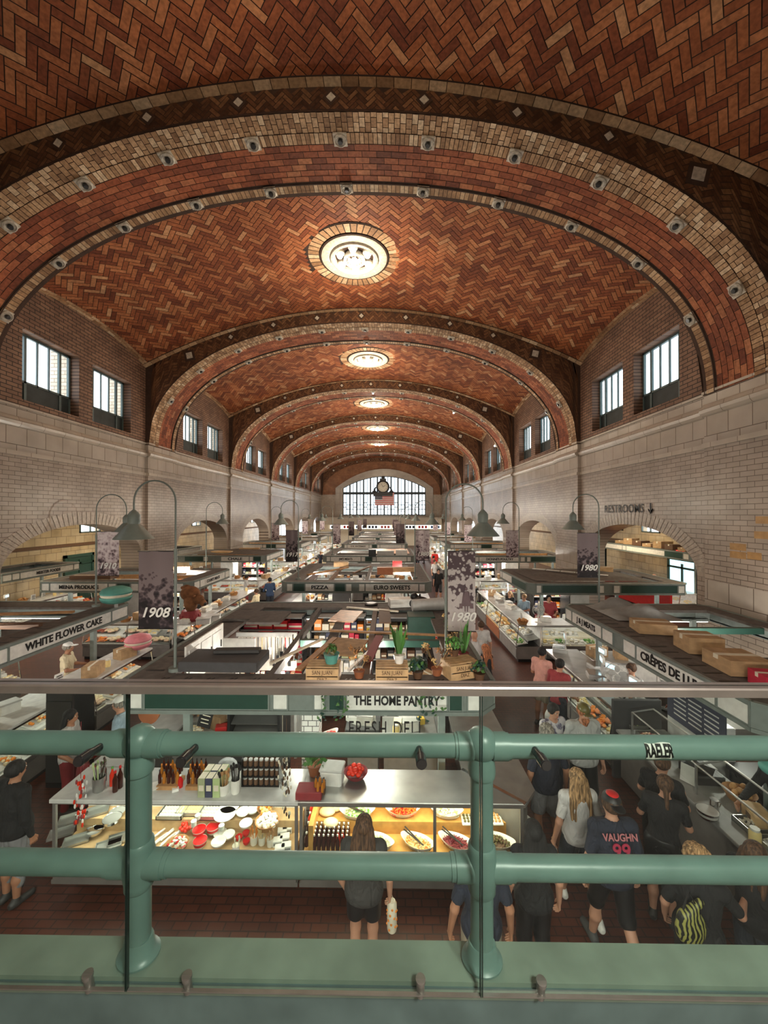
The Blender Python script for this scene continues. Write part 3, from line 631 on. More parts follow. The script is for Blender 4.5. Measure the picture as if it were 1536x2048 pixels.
# ================================================================ lettering
TXT = {}
def text_mesh(s, size, bold=.012, depth=.004, sx=1, shear=0, sp=1):
    k = (s, round(size, 3), bold, depth, sx, shear, sp)
    if k in TXT: return TXT[k]
    c = bpy.data.curves.new('lettering', 'FONT'); c.body = s; c.size = size; c.offset = bold*size; c.extrude = depth; c.align_x = 'CENTER'; c.align_y = 'CENTER'; c.resolution_u = 3; c.shear = shear; c.space_character = sp
    o = bpy.data.objects.new('lettering', c); COL.objects.link(o); dg = bpy.context.evaluated_depsgraph_get()
    me = bpy.data.meshes.new_from_object(o.evaluated_get(dg)); bpy.data.objects.remove(o)
    me.transform(Matrix.Diagonal((sx, 1, 1, 1))); me.transform(Matrix.Rotation(PI/2, 4, 'X')); TXT[k] = me; return me
def text(s, size, mat, parent, loc, rz=0, name='lettering', **kw):
    me = text_mesh(s, size, **kw).copy(); me.materials.clear(); me.materials.append(M(mat))
    o = bpy.data.objects.new(name, me); COL.objects.link(o); o.parent = parent; o.location = loc; o.rotation_euler.z = rz; return o
# ================================================================ balcony railing
YP = .82
plain('glass_edge', (.01, .025, .02), .2, noise=0)
t = thing('balcony_railing', 'green painted pipe railing of the balcony with two posts in view', 'railing', (0, YP, CZ-.94))
PX = (-1.26, -.534, .196, .925)
for zz, lab in ((.45, 'upper pipe'), (.195, 'lower pipe')):
    for a, b_ in zip((-2.2,)+PX, PX+(2.2,)):
        b = MB(); b.cyl((a+.03, 0, zz-.01*0), (b_-.03, 0, zz), .0232, n=28); o = b.build('rail_pipe', 'pipe_green', t, True)
for x in PX:
    b = MB()
    b.lathe([(.0235, .0), (.0235, .45)], (x, 0, 0), 28); b.build('post_pipe', 'pipe_green', t, True)
    b = MB(); b.ball((x, 0, .455), .034, 24, 14); b.cyl((x-.052, 0, .45), (x-.02, 0, .45), .0275, n=24); b.cyl((x+.02, 0, .45), (x+.052, 0, .45), .0275, n=24)
    b.cyl((x-.058, 0, .45), (x-.05, 0, .45), .0255, n=24); b.cyl((x+.05, 0, .45), (x+.058, 0, .45), .0255, n=24); b.lathe([(.0275, .39), (.0285, .395), (.0285, .405), (.026, .43)], (x, 0, 0), 24); b.build('ball_fitting', 'pipe_green', t, True)
    b = MB(); b.lathe([(.0245, .145), (.0285, .15), (.0285, .16), (.031, .175), (.034, .195), (.031, .215), (.0285, .23), (.0285, .24), (.0245, .245)], (x, 0, 0), 28)
    b.cyl((x-.056, 0, .195), (x+.056, 0, .195), .0272, n=24); b.cyl((x-.066, 0, .195), (x+.066, 0, .195), .0252, n=24); b.build('cross_fitting', 'pipe_green', t, True)
    b = MB(); b.lathe([(.0, .002), (.037, .002), (.037, .006), (.033, .009), (.0275, .016), (.0255, .035), (.0235, .04)], (x, 0, 0), 28, sx=1.15); b.build('base_flange', 'pipe_green', t, True)
# printed sticker on the upper pipe
xs0 = (1312-778)*.797/769; st = MB(); v = []
for i in range(9):
    for j in range(7):
        a = math.radians(118 - j*13 + 4*math.sin(i*.8)); v.append((xs0-.026+.052*i/8, -.0238*math.sin(a), .45+.0238*math.cos(a)))
st.add(v, [(i*7+j, i*7+j+1, (i+1)*7+j+1, (i+1)*7+j) for i in range(8) for j in range(6)])
so = st.build('sticker', 'white', t, 'all'); so['label'] = 'white sticker with black block letters on the upper pipe'
me = text_mesh('RAELER', .036, bold=.035, depth=.0002, sx=.46).copy(); me.materials.append(M('black'))
bm = bmesh.new(); bm.from_mesh(me); bmesh.ops.triangulate(bm, faces=bm.faces[:]); bmesh.ops.subdivide_edges(bm, edges=bm.edges[:], cuts=5, use_grid_fill=True); bm.to_mesh(me); bm.free()
for v_ in me.vertices:
    a = math.radians(79) - v_.co.z/.0243; v_.co = Vector((v_.co.x + xs0, -.0246*math.sin(a), .45+.0246*math.cos(a)))
lo = bpy.data.objects.new('lettering', me); COL.objects.link(lo); lo.parent = so
# ledge the posts stand on
b = MB(); b.box(-2.3, 2.3, .781, .856, CZ-.975, CZ-.94); tag(b.build('trim_70', 'ledge_green'), 'pale green painted ledge under the balcony railing', kind='structure')
b = MB(); b.box(-2.3, 2.3, .784, .85, CZ-1.5, CZ-.975); b.box(-2.3, 2.3, .779, .79, CZ-.953, CZ-.949)
tag(b.build('trim_71', 'curb_green'), 'darker green face of the balcony parapet', kind='structure')
# glass guard: panels, cap rail, clamps
YG = .765
for i, (a, b_) in enumerate(((-1.96, -1.232), (-1.228, -.5235), (-.5205, .1795), (.1835, .90), (.904, 1.62))):
    g = MB(); g.box(a, b_, YG-.003, YG+.003, CZ-.946, CZ-.335); o = g.build('glass_guard_panel', 'rail_glass')
    tag(o, 'clear glass guard panel %s' % ('beyond the picture at left', 'at the left edge of the view', 'between the two green posts', 'before the right part of the railing', 'beyond the picture at right')[i], 'glass panel', 'glass guard panels')
    e = MB()
    for x in (a, b_): e.box(x-.0008, x+.0008, YG-.0035, YG+.0035, CZ-.946, CZ-.352)
    e.mi = 1; e.box(a, b_, YG-.0032, YG+.0032, CZ-.947, CZ-.9445); e.build('polished_edge', ['glass_edge', 'rail_metal'], o)
    for xx in ((a+.117, b_-.117) if i != 1 else (a+.117, b_-.08)):
        q = MB(); q.cyl((xx, YG-.022, CZ-.48), (xx, YG+.004, CZ-.482), .0105, n=24); q.cyl((xx, YG+.004, CZ-.482), (xx, YP-.02, CZ-.486), .0078, n=24); q.cyl((xx, YG-.025, CZ-.4797), (xx, YG-.022, CZ-.48), .009, n=24); q.cyl((xx, YG+.004, CZ-.482), (xx, YG+.008, CZ-.4825), .0095, n=24); q.build('clamp_stud', 'darksteel', o, True)
        q = MB(); q.cyl((xx, YG+.01, CZ-.958), (xx, YG+.004, CZ-.926), .0082, n=16); q.cyl((xx, YG+.004, CZ-.926), (xx, YG+.003, CZ-.919), .0098, n=16); q.build('base_bolt', 'rail_metal', o, True)
b = MB(); b.rbox(-2.2, 2.2, YG-.016, YG+.016, CZ-.352, CZ-.335, .003); tag(b.build('cap_rail', 'rail_metal'), 'slim grey metal cap rail along the top of the glass guard', 'rail')
# ================================================================ gooseneck lamp posts with banners
def lamppost(x, y, zb, side, span=.62, H=2.79, label='', banner=None, bside=0, bz=(3.08, 4.22)):
    t = thing('gooseneck_lamp_post', label, 'lamp post', (x, y, zb), 0, 'green gooseneck lamp posts on the stall roofs')
    top = H-span/2; b = MB(); n_ = 14
    b.cyl((0,0,0), (0,0,.05), .09, n=14); b.cyl((0,0,.05), (0,0,1.75), .022, n=12); b.cyl((0,0,1.7), (0,0,1.78), .026, n=12); b.build('post', 'lampgreen', t, True)
    b = MB(); b.tube([(0,0,1.72), (0,0,top)] + [(side*(span/2-span/2*math.cos(PI*i/n_)), 0, top+span/2*math.sin(PI*i/n_)) for i in range(1, n_+1)] + [(side*span, 0, top-.14)], .0135, 10); b.build('curved_arm', 'lampgreen', t, True)
    b = MB(); c = (side*span, 0, top-.14)
    b.lathe([(.02, .02), (.06, -.02), (.085, -.06), (.085, -.15), (.075, -.19), (.11, -.22), (.26, -.40), (.265, -.41), (.255, -.405), (.1, -.24), (.06, -.2)], c, 24, cap=False); b.build('lamp_shade', 'lampgreen', t, True)
    b = MB(); b.ball((c[0], 0, c[2]-.33), .05, 10, 6); b.build('bulb', 'bulb_warm', t, True)
    if banner:
        w_, txt, mat, fig = banner; z0, z1 = bz[0]-zb, bz[1]-zb
        b = MB(); 
        for z in (z0, z1): b.cyl((0, 0, z), (bside*(w_+.04), 0, z+(.0)), .008, n=6)
        b.build('banner_bracket', 'black', t)
        b = MB(); v = []; x0 = bside*.03; N_ = 8
        for i in range(N_+1):
            xx = x0+bside*w_*i/N_; yy = .012*math.sin(i*1.1); v += [(xx, yy, z0+.0), (xx, yy, z1)]
        b.add(v, [(2*i, 2*i+1, 2*i+3, 2*i+2) for i in range(N_)]); bo = b.build('banner', mat, t, 'all'); bo['label'] = 'fabric banner with an old market photograph' + (' and the year %s' % txt if txt else '')
        if txt: text(txt, .2, 'paper', bo, (x0+bside*w_/2, -.03, z0+.24), shear=.3, bold=.02, depth=.002, sx=1.05)
        if fig:
            f = MB(); cx = x0+bside*w_*.66; f.ball((cx, -.02, z0+.70), (.022, .008, .03), 8, 6); f.poly([(cx-.035, z0+.66), (cx+.035, z0+.66), (cx+.05, z0+.52), (cx+.06, z0+.42), (cx-.06, z0+.42), (cx-.05, z0+.52)], -.024, -.016, 'xz')
            f.poly([(cx-.03, z0+.42), (cx-.01, z0+.42), (cx-.012, z0+.33), (cx-.025, z0+.33)], -.024, -.016, 'xz'); f.poly([(cx+.01, z0+.42), (cx+.03, z0+.42), (cx+.025, z0+.33), (cx+.012, z0+.33)], -.024, -.016, 'xz')
            for s_ in (-1, 1): f.poly([(cx+s_*.06, z0+.46), (cx+s_*.11, z0+.46), (cx+s_*.115, z0+.38), (cx+s_*.06, z0+.38)], -.024, -.016, 'xz'); f.poly([(cx+s_*.03, z0+.65), (cx+s_*.05, z0+.64), (cx+s_*.075, z0+.46), (cx+s_*.06, z0+.46)], -.024, -.016, 'xz')
            f.build('printed_figure', 'banner_ink', bo)
    return t
def banner_mat(name, seed, cols, band=.0):
    m, t, b = nt(name); tc = N(t, 'ShaderNodeTexCoord'); mp = N(t, 'ShaderNodeMapping'); mp.inputs['Location'].default_value = (seed*3.1, seed, seed*1.7); t.links.new(tc.outputs['Object'], mp.inputs[0])
    n = N(t, 'ShaderNodeTexNoise'); n.inputs['Scale'].default_value = 7; n.inputs['Detail'].default_value = 6; t.links.new(mp.outputs[0], n.inputs['Vector'])
    v = N(t, 'ShaderNodeTexVoronoi'); v.inputs['Scale'].default_value = 16; t.links.new(mp.outputs[0], v.inputs['Vector'])
    sp = N(t, 'ShaderNodeSeparateXYZ'); t.links.new(tc.outputs['Generated'], sp.inputs[0])
    a = N(t, 'ShaderNodeMath', operation='MULTIPLY_ADD'); a.inputs[1].default_value = .35; t.links.new(v.outputs[0], a.inputs[0]); t.links.new(n.outputs[0], a.inputs[2])
    g = N(t, 'ShaderNodeMath', operation='MULTIPLY_ADD'); g.inputs[1].default_value = band; t.links.new(sp.outputs[2], g.inputs[0]); t.links.new(a.outputs[0], g.inputs[2])
    t.links.new(ramp(t, cols, g.outputs[0]), b.inputs['Base Color']); b.inputs['Roughness'].default_value = .8; MATS[name] = m
banner_mat('banner_dark', 1, [(.76, (.014, .01, .012)), (.88, (.05, .034, .04)), (.98, (.13, .095, .1)), (1, (.2, .155, .16))], .6)
banner_mat('banner_mid', 5, [(.55, (.035, .022, .028)), (.68, (.16, .11, .12)), (.8, (.42, .33, .34)), (1, (.6, .52, .52))], .3)
banner_mat('banner_light', 9, [(.3, (.3, .25, .26)), (.5, (.46, .41, .41)), (.93, (.52, .47, .46)), (1, (.09, .06, .07))], .42)
plain('banner_ink', (.16, .11, .12), .8)
DK = 2.47
names = {}
lamppost(-3.14, 5.62, DK, -1, label='tall green gooseneck lamp post with the dark 1908 banner on the front stall roof', banner=(.52, '1908', 'banner_dark', 0), bside=-1)
lamppost(.93, 6.3, DK, 1, .60, 2.79, 'green gooseneck lamp post with the pale 1980 banner of a walking woman', (.45, '1980', 'banner_light', 1), 1, (2.85, 4.16))
lamppost(-7.3, 9.5, DK, 1, .76, 2.79, 'gooseneck lamp post with the 1910 banner behind the cake stall sign', (.54, '1910', 'banner_mid', 0), 1, (3.24, 4.33))
lamppost(5.2, 9.6, DK, -1, .64, 2.79, 'gooseneck lamp post with the 1980 banner of wrapped loaves', (.5, '1980', 'banner_dark', 0), -1, (3.2, 4.3))
YR = (13.55, 21.8, 30.3, 38.8, 47.4)
for i, y in enumerate(YR):
    o_ = ORD[i+1]
    lamppost(-3.2, y, DK, -1, .62, 2.79, '%s gooseneck lamp post from the balcony in the row left of the middle stalls' % o_, (.42, '1917' if i == 0 else '', 'banner_dark' if i % 2 == 0 else 'banner_mid', 0), -1 if i == 0 else 1, (3.1, 4.2))
    lamppost(.93, y+.3, DK, 1, .62, 2.79, '%s gooseneck lamp post from the balcony, right edge of the middle stalls' % o_, (.5, '1980' if i == 0 else '', 'banner_mid' if i % 2 == 0 else 'banner_dark', 0), 1 if i == 0 else -1, (3.1, 4.2))
for i, y in enumerate((17.2, 25.7, 34.5, 43)):
    o_ = ORD[i+1]
    lamppost(-7.6, (15.9, 24.7, 33.4, 42.1)[i], DK, 1, .68, 2.79, '%s gooseneck lamp post from the balcony along the left wall stalls' % o_, (.5, '', 'banner_mid', 0) if i else None, 1, (3.1, 4.2))
    lamppost(5.35, (15.9, 24.7, 33.4, 42.1)[i], DK, -1, .66, 2.79, '%s gooseneck lamp post from the balcony along the right wall stalls' % o_, (.5, '', 'banner_mid', 0), -1, (3.0, 4.1))
# ================================================================ stall canopies
def canopy(label, x0, x1, y0, y1, wl=.95, wr=.55, wf=.42, wb=.6, sides=None, beams=(), name='stall_canopy', cham=.22, posts=True, z0=2.13, z1=2.47):
    t = thing(name, label, 'stall canopy', (x0, y0, 0), 0, 'stall canopies'); W, D = x1-x0, y1-y0
    c = cham; out = [(c,0),(W-c,0),(W,c),(W,D-c),(W-c,D),(c,D),(0,D-c),(0,c)]
    inn = [(wl,wf),(W-wr,wf),(W-wr,wf),(W-wr,D-wb),(W-wr,D-wb),(wl,D-wb),(wl,D-wb),(wl,wf)]
    b = MB(); v = [(*p, z1) for p in out] + [(*p, z1) for p in inn] + [(*p, z1-.06) for p in out] + [(*p, z1-.06) for p in inn]
    f = []
    for i in range(8):
        j = (i+1) % 8
        if inn[i] == inn[j]: f += [(i, j, 8+j), (16+j, 16+i, 24+i)]
        else: f += [(i, j, 8+j, 8+i), (16+j, 16+i, 24+i, 24+j), (8+i, 8+j, 24+j, 24+i)]
    b.add(v, f); b.mi = 1; R2 = random.Random(int(abs(x0*7+y0*13)))
    y = .5
    while y < D-.5:
        if R2.random() < .85: b.box(.12, .38, y, y+.04, z1, z1+.003); b.box(W-.34, W-.12, y, y+.04, z1, z1+.003)
        y += .28
    x = .5
    while x < W-.5: b.bx((x, .2, z1+.002), (.02, .16, .003), rz=-.5); b.bx((x+.06, .2, z1+.002), (.02, .16, .003), rz=-.5); x += .32
    b.build('roof_deck', ['deck', 'black'], t)
    b = MB()
    for i in range(8):
        p, q = out[i], out[(i+1) % 8]; n_ = Vector((q[1]-p[1], p[0]-q[0], 0)).normalized()*.04
        for za, zb_, th in ((z0, z1, .0), (z1-.035, z1+.012, .025), (z0-.02, z0+.03, .02)):
            k = n_*(1+th/.04) ; a1 = (p[0]+k.x*0+n_.x*th/.04, p[1]+n_.y*th/.04); a2 = (q[0]+n_.x*th/.04, q[1]+n_.y*th/.04); i1 = (p[0]-n_.x, p[1]-n_.y); i2 = (q[0]-n_.x, q[1]-n_.y)
            b.poly([a1, a2, i2, i1], za, zb_)
    b.build('fascia', 'fascia', t)
    fr = {'front': (lambda u: (u, -.006), W, 0), 'right': (lambda u: (W+.006, u), D, PI/2), 'left': (lambda u: (-.006, D-u), D, -PI/2), 'back': (lambda u: (W-u, D+.006), W, PI)}
    for sd, seq in (sides or {}).items():
        fn, Ln, rz = fr[sd]
        for kind, a, e, *tx in seq:
            p, q = fn(a), fn(e); mx_, my_ = (p[0]+q[0])/2, (p[1]+q[1])/2; b = MB(); b.bx((0, 0, 0), (e-a, .012, .24 if kind != 'w' else .23))
            b.mi = 0
            for dx in (-(e-a)/2, (e-a)/2): b.mi = 1; b.bx((dx, -.004, 0), (.02, .016, .27))
            o = b.build({'s': 'sign_board', 'g': 'green_panel', 'w': 'white_panel', 'd': 'green_panel'}[kind], [{'s': 'sign', 'g': 'darkgreen', 'w': 'sign', 'd': 'black'}[kind], 'fascia'], t, loc=(mx_, my_, (z0+z1)/2), rz=rz)
            if tx and tx[0]: text(tx[0], tx[1] if len(tx) > 1 else .15, 'black', o, (0, -.012, 0), bold=.032, depth=.003, sx=tx[2] if len(tx) > 2 else .95)
    for axis, pos, wd, mt, *st in beams:
        b = MB()
        if axis == 'x': b.box(st[0] if st else wl, W-wr, pos-wd/2, pos+wd/2, z1-.14, z1-.02)
        else: b.box(pos-wd/2, pos+wd/2, wf, D-wb, z1-.12, z1)
        b.build('roof_beam', mt, t)
    if posts:
        for px_, py_ in ((.66, .66), (W-.66, .66), (.66, D-.5), (W-.66, D-.5)):
            b = MB(); b.box(px_-.05, px_+.05, py_-.05, py_+.05, 0, z0+.1); b.build('post', 'canopypost', t)
    for (a, e, yy) in ((wl*.5, W-wr*.5, wf*.7), (wl*.5, W-wr*.5, D-wb*.6)):
        b = MB(); b.box(a, e, yy-.06, yy+.06, z0+.02, z0+.08); b.mi = 1; b.box(a+.02, e-.02, yy-.04, yy+.04, z0+.0, z0+.025); b.build('strip_light', ['fascia', 'tube_light'], t)
    return t
def seq(L, *items):                                     # lay a fascia out from relative widths
    tot = sum(i[1] for i in items); out = []; u = .22; k = (L-.44)/tot
    for it in items:
        if it[0] != '-': out.append((it[0], u+.012, u+it[1]*k-.012, *it[2:]))
        u += it[1]*k
    return out
CX0, CX1 = -3.68, 1.44
FY = (5.1, 12.95, 21.2, 29.7, 38.2, 46.8)
canopy('canopy of the front middle stall with THE HOME PANTRY sign', CX0, CX1, 5.1, 10.0, .6, .52, .42, .55,
       {'front': seq(5.12, ('w', .19), ('g', 1.68), ('-', .03), ('w', .22), ('-', .32), ('w', .17), ('-', .03), ('g', .23), ('s', 1.35, 'THE HOME PANTRY', .165, .76), ('g', .2), ('-', .04), ('w', .2)),
        'right': seq(4.9, ('w', .5), ('g', 1.6), ('w', .4), ('s', 1.6), ('w', .4)), 'left': seq(4.9, ('w', .5), ('g', 1.6), ('s', 1.6), ('w', .4)), 'back': seq(5.12, ('w', .3), ('g', 1.5), ('s', 1.5), ('g', 1.5))},
       beams=(('y', 1.98, .09, 'deck'), ('y', 2.62, .16, 'deck'), ('x', 2.0, .1, 'darkgreen', 2.05), ('y', 3.35, .1, 'brown')))
canopy('canopy with PIZZA and EURO SWEETS signs', CX0, CX1, 12.95, 17.9, .7, .6, .5, .6,
       {'front': seq(5.12, ('w', .35), ('g', .65), ('s', 1.6, 'PIZZA', .17, 1.25), ('g', .6), ('w', .35), ('-', .35), ('w', .35), ('s', 2.9, 'EURO SWEETS', .19, 1.0), ('w', .35)), 'right': seq(4.9, ('w', .5), ('s', 2), ('g', 1.5), ('w', .4)), 'left': seq(4.9, ('w', .5), ('g', 1.6), ('s', 1.6), ('w', .4))},
       beams=(('x', 2.6, .12, 'deck'), ('y', 1.6, .1, 'brown'), ('y', 2.9, .12, 'deck')))
sg_c = [("JIM'S MEATS", ''), ('R.W. WATERMAN', ''), ('', ''), ('', '')]
for i, y in enumerate(FY[2:]):
    a, b_ = sg_c[i]
    canopy('canopy of the %s middle stall from the balcony, plain cross beams in its open roof' % ORD[i+2], CX0, CX1, y, y+4.9, .6, .6, .5, .6,
           {'front': seq(5.12, ('w', .3), ('s', 2.2, a, .15), ('w', .3), ('g', .5), ('w', .3), ('s', 2.2, b_, .15), ('w', .3)), 'right': seq(4.9, ('w', .5), ('s', 2), ('g', 1.5), ('w', .4)), 'left': seq(4.9, ('w', .5), ('g', 1.6), ('s', 1.6), ('w', .4))},
           beams=(('x', 1.8, .12, 'deck'), ('x', 3.2, .12, 'deck'), ('y', 2.6, .12, 'deck')))
# wall-side stalls, left
canopy('canopy with the WHITE FLOWER CAKE sign along the left aisle', -10.45, -6.7, 3.2, 10.0, .5, .55, .5, .6,
       {'right': seq(6.8, ('w', .9), ('w', .9), ('-', .45), ('w', .55), ('s', 2.15, 'WHITE FLOWER CAKE', .2, .93), ('w', .5)), 'back': seq(3.75, ('w', .4), ('s', 2), ('w', .4))},
       beams=(('x', 1.6, .1, 'wood'), ('x', 3.3, .1, 'deck'), ('x', 4.9, .12, 'brown')))
canopy('canopy with the MENA PRODUCE sign reaching into the second left archway', -12.0, -6.7, 12.9, 16.25, .5, .6, .5, .5,
       {'front': seq(5.3, ('w', .3), ('s', 2.1, 'MENA PRODUCE', .17, 1.05), ('w', .3), ('g', .5), ('w', .3), ('s', 1.6, 'COUNTY MEATS', .13)), 'right': seq(3.35, ('w', .4), ('s', 2.0, 'COUNTY MEATS', .15), ('w', .4))}, beams=(('x', 1.6, .12, 'wood'),))
canopy('canopy with the CHALE sign in the third left archway', -12.0, -6.85, 21.2, 25.0, .5, .6, .5, .5,
       {'front': seq(5.15, ('-', .5), ('g', 1.2), ('w', .3), ('-', .8), ('s', 1.8, 'CHALE', .2, 1.3), ('w', .25), ('g', .5)), 'right': seq(3.8, ('w', .4), ('s', 1.6), ('w', .4))}, beams=(('x', 1.8, .12, 'wood'),))
for i, (y, y2) in enumerate(((29.7, 33.7), (38.2, 42.4), (46.8, 51.1))):
    canopy('canopy of the %s left wall stall from the balcony' % ORD[i+3], -12.0, -6.85, y, y2, .5, .6, .5, .5, {'front': seq(5.15, ('w', .3), ('s', 1.8), ('w', .3), ('g', .8), ('s', 1.8)), 'right': seq(y2-y, ('w', .4), ('s', 2), ('w', .4))}, beams=(('x', 1.8, .12, 'wood'),))
    canopy('canopy of the %s right wall stall from the balcony' % ORD[i+3], 4.5, 9.9, y, y2, .6, .5, .5, .5, {'front': seq(5.4, ('w', .3), ('s', 1.8), ('w', .3), ('g', .8), ('s', 1.8)), 'left': seq(y2-y, ('w', .4), ('s', 2), ('w', .4))}, beams=(('x', 1.8, .12, 'wood'),))
canopy('canopy with J & J MEATS and CREPES signs along the right aisle', 4.42, 8.0, 4.55, 9.9, 1.1, .4, .4, .6,
       {'left': seq(5.35, ('w', .35), ('s', 1.35, 'J & J MEATS', .17), ('w', .42), ('-', .32), ('w', .4), ('s', 1.75, 'CR\u00caPES DE LUXE', .2), ('w', .5)), 'front': seq(3.58, ('w', .5), ('s', 2), ('w', .5)), 'back': seq(3.58, ('w', .5), ('s', 2), ('w', .5))},
       beams=(('x', 1.7, .1, 'deck'), ('x', 3.4, .1, 'darkgreen')))
canopy('canopy with a long dark green panel through the second right archway', 4.62, 9.9, 12.75, 16.25, .8, .5, .5, .5,
       {'front': seq(5.3, ('w', .2), ('g', 1.95), ('w', .25), ('-', .3), ('w', .25), ('g', 2.0), ('w', .25)), 'left': seq(3.5, ('w', .3), ('s', 1.2), ('g', 1.5))}, beams=(('x', 1.7, .12, 'deck'),))
canopy("canopy with the DIONNE'S POULTRY sign in the third right archway", 4.5, 9.9, 21.2, 25.0, .6, .5, .5, .5,
       {'front': seq(5.4, ('w', .25), ('s', 2.6, "DIONNE'S POULTRY", .17), ('w', .3), ('-', .1), ('w', .25), ('g', 2.2)), 'left': seq(3.8, ('w', .4), ('s', 2), ('w', .4))}, beams=(('x', 1.8, .12, 'wood'),))
# aisle stalls seen through the arches
canopy('canopy with the MEISTER FOODS sign in the left side aisle', -17.0, -14.8, 14.3, 18.4, .3, .4, .4, .4, {'right': seq(4.1, ('w', .35), ('w', .3), ('s', 2.4, 'MEISTER FOODS', .17), ('w', .3))}, posts=True)
canopy('long stall canopy in the right side aisle above the red counter', 13.3, 14.6, 17.0, 25.5, .3, .3, .4, .4, {'left': seq(8.5, ('w', .35), ('s', 2.4), ('w', .3), ('s', 2.6), ('g', 1), ('w', .3))}, z0=2.7, z1=3.05)
canopy('stall canopy in the left side aisle seen through the third arch', -16.8, -13.6, 24.0, 28.0, .3, .4, .4, .4, {'right': seq(4.0, ('w', .35), ('s', 2.4), ('w', .3)), 'front': seq(3.2, ('w', .3), ('s', 2), ('w', .3))})
# writing on the wall
t = thing('restroom_sign', 'black RESTROOMS lettering with an arrow on the right tiled wall', 'sign', (XR-.02, 13.45, CZ+.19))
me = text('RESTROOMS', .40, 'black', t, (0, .22, 0), -PI/2, bold=.004, depth=.002, sx=.98, sp=1.04)
b = MB(); b.box(-.02, 0, -1.27, -1.23, -.14, .17); b.add([(-.01, -1.25, -.19), (-.01, -1.38, -.02), (-.01, -1.34, -.0), (-.01, -1.25, -.1), (-.01, -1.16, -.0), (-.01, -1.12, -.02)], [tuple(range(6)), tuple(range(5, -1, -1))]); b.build('arrow', 'black', t)
# end of the hall: low partition, lit menus
t = thing('mezzanine_front', 'cream panelled mezzanine front below the great end window', 'balcony front', (0, 58.8, 0))
b = MB(); b.box(XL+.2, XR-.2, 0, .5, 3.2, 4.25); b.box(XL+.2, XR-.2, -.05, .55, 4.25, 4.33); b.build('panel', 'terracotta_cream', t); b = MB(); b.box(XL+.2, XR-.2, .1, .4, 0, 3.2); b.build('lower_wall', 'cream', t)
for i in range(9):
    x = -9+i*1.9
    t = thing('menu_board', 'backlit menu board, %s from the left under the mezzanine' % ORD[i], 'menu board', (x, 58.74, 2.55), 0, 'backlit menu boards'); b = MB(); b.box(0, 1.7, -.05, .05, 0, .6); b.build('lit_face', 'backlit', t)
    b = MB(); b.box(-.04, 1.74, -.03, .08, -.05, 0); b.box(-.04, 1.74, -.03, .08, .6, .65); b.build('frame', 'dark', t)
    b = MB(); [b.box(.15+.5*j, .5+.5*j, -.06, -.05, .1, .5) for j in range(3)]; b.build('printed_pictures', ['navy', 'red', 'blue'][i % 3], t)
# exit sign and doors in the aisles
t = thing('exit_sign', 'small red lit EXIT sign over the green door in the right aisle', 'exit sign', (AR-.12, 19.4, 2.85)); b = MB(); b.box(-.03, .03, -.22, .22, -.12, .12); b.build('housing', 'exit_red', t); text('EXIT', .2, 'paper', t, (-.035, 0, 0), -PI/2, sx=.8)
for nm, x, y, sg in (('door_1', AL+.06, 20.9, 1), ('door_2', AR-.06, 19.3, -1)):
    t = thing(nm, 'green framed glass door in the outer wall of the %s aisle' % ('left' if sg > 0 else 'right'), None, (x, y, 0)); t['kind'] = 'structure'
    b = MB(); [b.box(-.06, .06, a, e, z0, z1) for a, e, z0, z1 in ((-1, -.85, 0, 2.6), (.85, 1, 0, 2.6), (-.06, .06, 0, 2.3), (-1, 1, 2.45, 2.6), (-1, 1, 2.05, 2.15))]; b.build('door_frame', 'darkgreen', t)
    b = MB(); b.box(-.02, .02, -.85, .85, .1, 2.45); b.build('door_glass', 'screen' if sg < 0 else 'darkgreen', t)  # the right door's glass glows by itself, light put into its material
# ================================================================ glass display cases, trays of food, counter things
def case_proto(kind):
    L, D = 1.9, .85; t = thing('display_case', 'x', 'display case')
    base, top, deck = {'white': ('steelpaint', 'counterwhite', 'white'), 'steel': ('steel', 'steel', 'steel'), 'wood': ('brick_wood', 'counterwhite', 'oak'), 'grey': ('casegrey', 'counterwhite', 'cream')}[kind]
    b = MB(); b.box(0, L, .06, D, .1, .5); b.box(0, L, .03, .08, .46, .52); b.box(.02, L-.02, .045, .06, .15, .42); b.build('base', base, t)
    b = MB(); b.box(.02, L-.02, .12, D-.05, 0, .1); b.build('kick_board', 'black', t)
    b = MB(); b.add([(0,.05,.52),(L,.05,.52),(L,.42,.60),(0,.42,.60),(0,.42,.68),(L,.42,.68),(L,D-.03,.76),(0,D-.03,.76)], [(0,1,2,3),(3,2,5,4),(4,5,6,7)]); b.build('display_deck', deck, t)
    b = MB(); b.box(0, L, D-.04, D, .5, 1.12); b.build('back_panel', 'white', t)
    b = MB(); b.add([(.01,.035,.52),(L-.01,.035,.52),(L-.01,.13,1.12),(.01,.13,1.12)], [(0,1,2,3)]); b.build('front_glass', 'case_glass', t)
    b = MB()
    for x in (0, L-.025): b.add([(x,.03,.5),(x+.025,.03,.5),(x+.025,.13,1.14),(x,.13,1.14),(x,.05,.5),(x+.025,.05,.5),(x+.025,.15,1.14),(x,.15,1.14)], [(0,1,2,3),(0,3,7,4),(1,5,6,2)])
    b.box(0, L, .11, .15, 1.10, 1.14); b.build('frame', 'chrome', t)
    b = MB(); b.rbox(-.01, L+.01, .10, D+.1, 1.14, 1.18, .008); b.build('counter_top', top, t)
    b = MB(); b.box(.05, L-.05, .16, .2, 1.11, 1.135); b.build('case_light', 'tube_light', t)
    return t
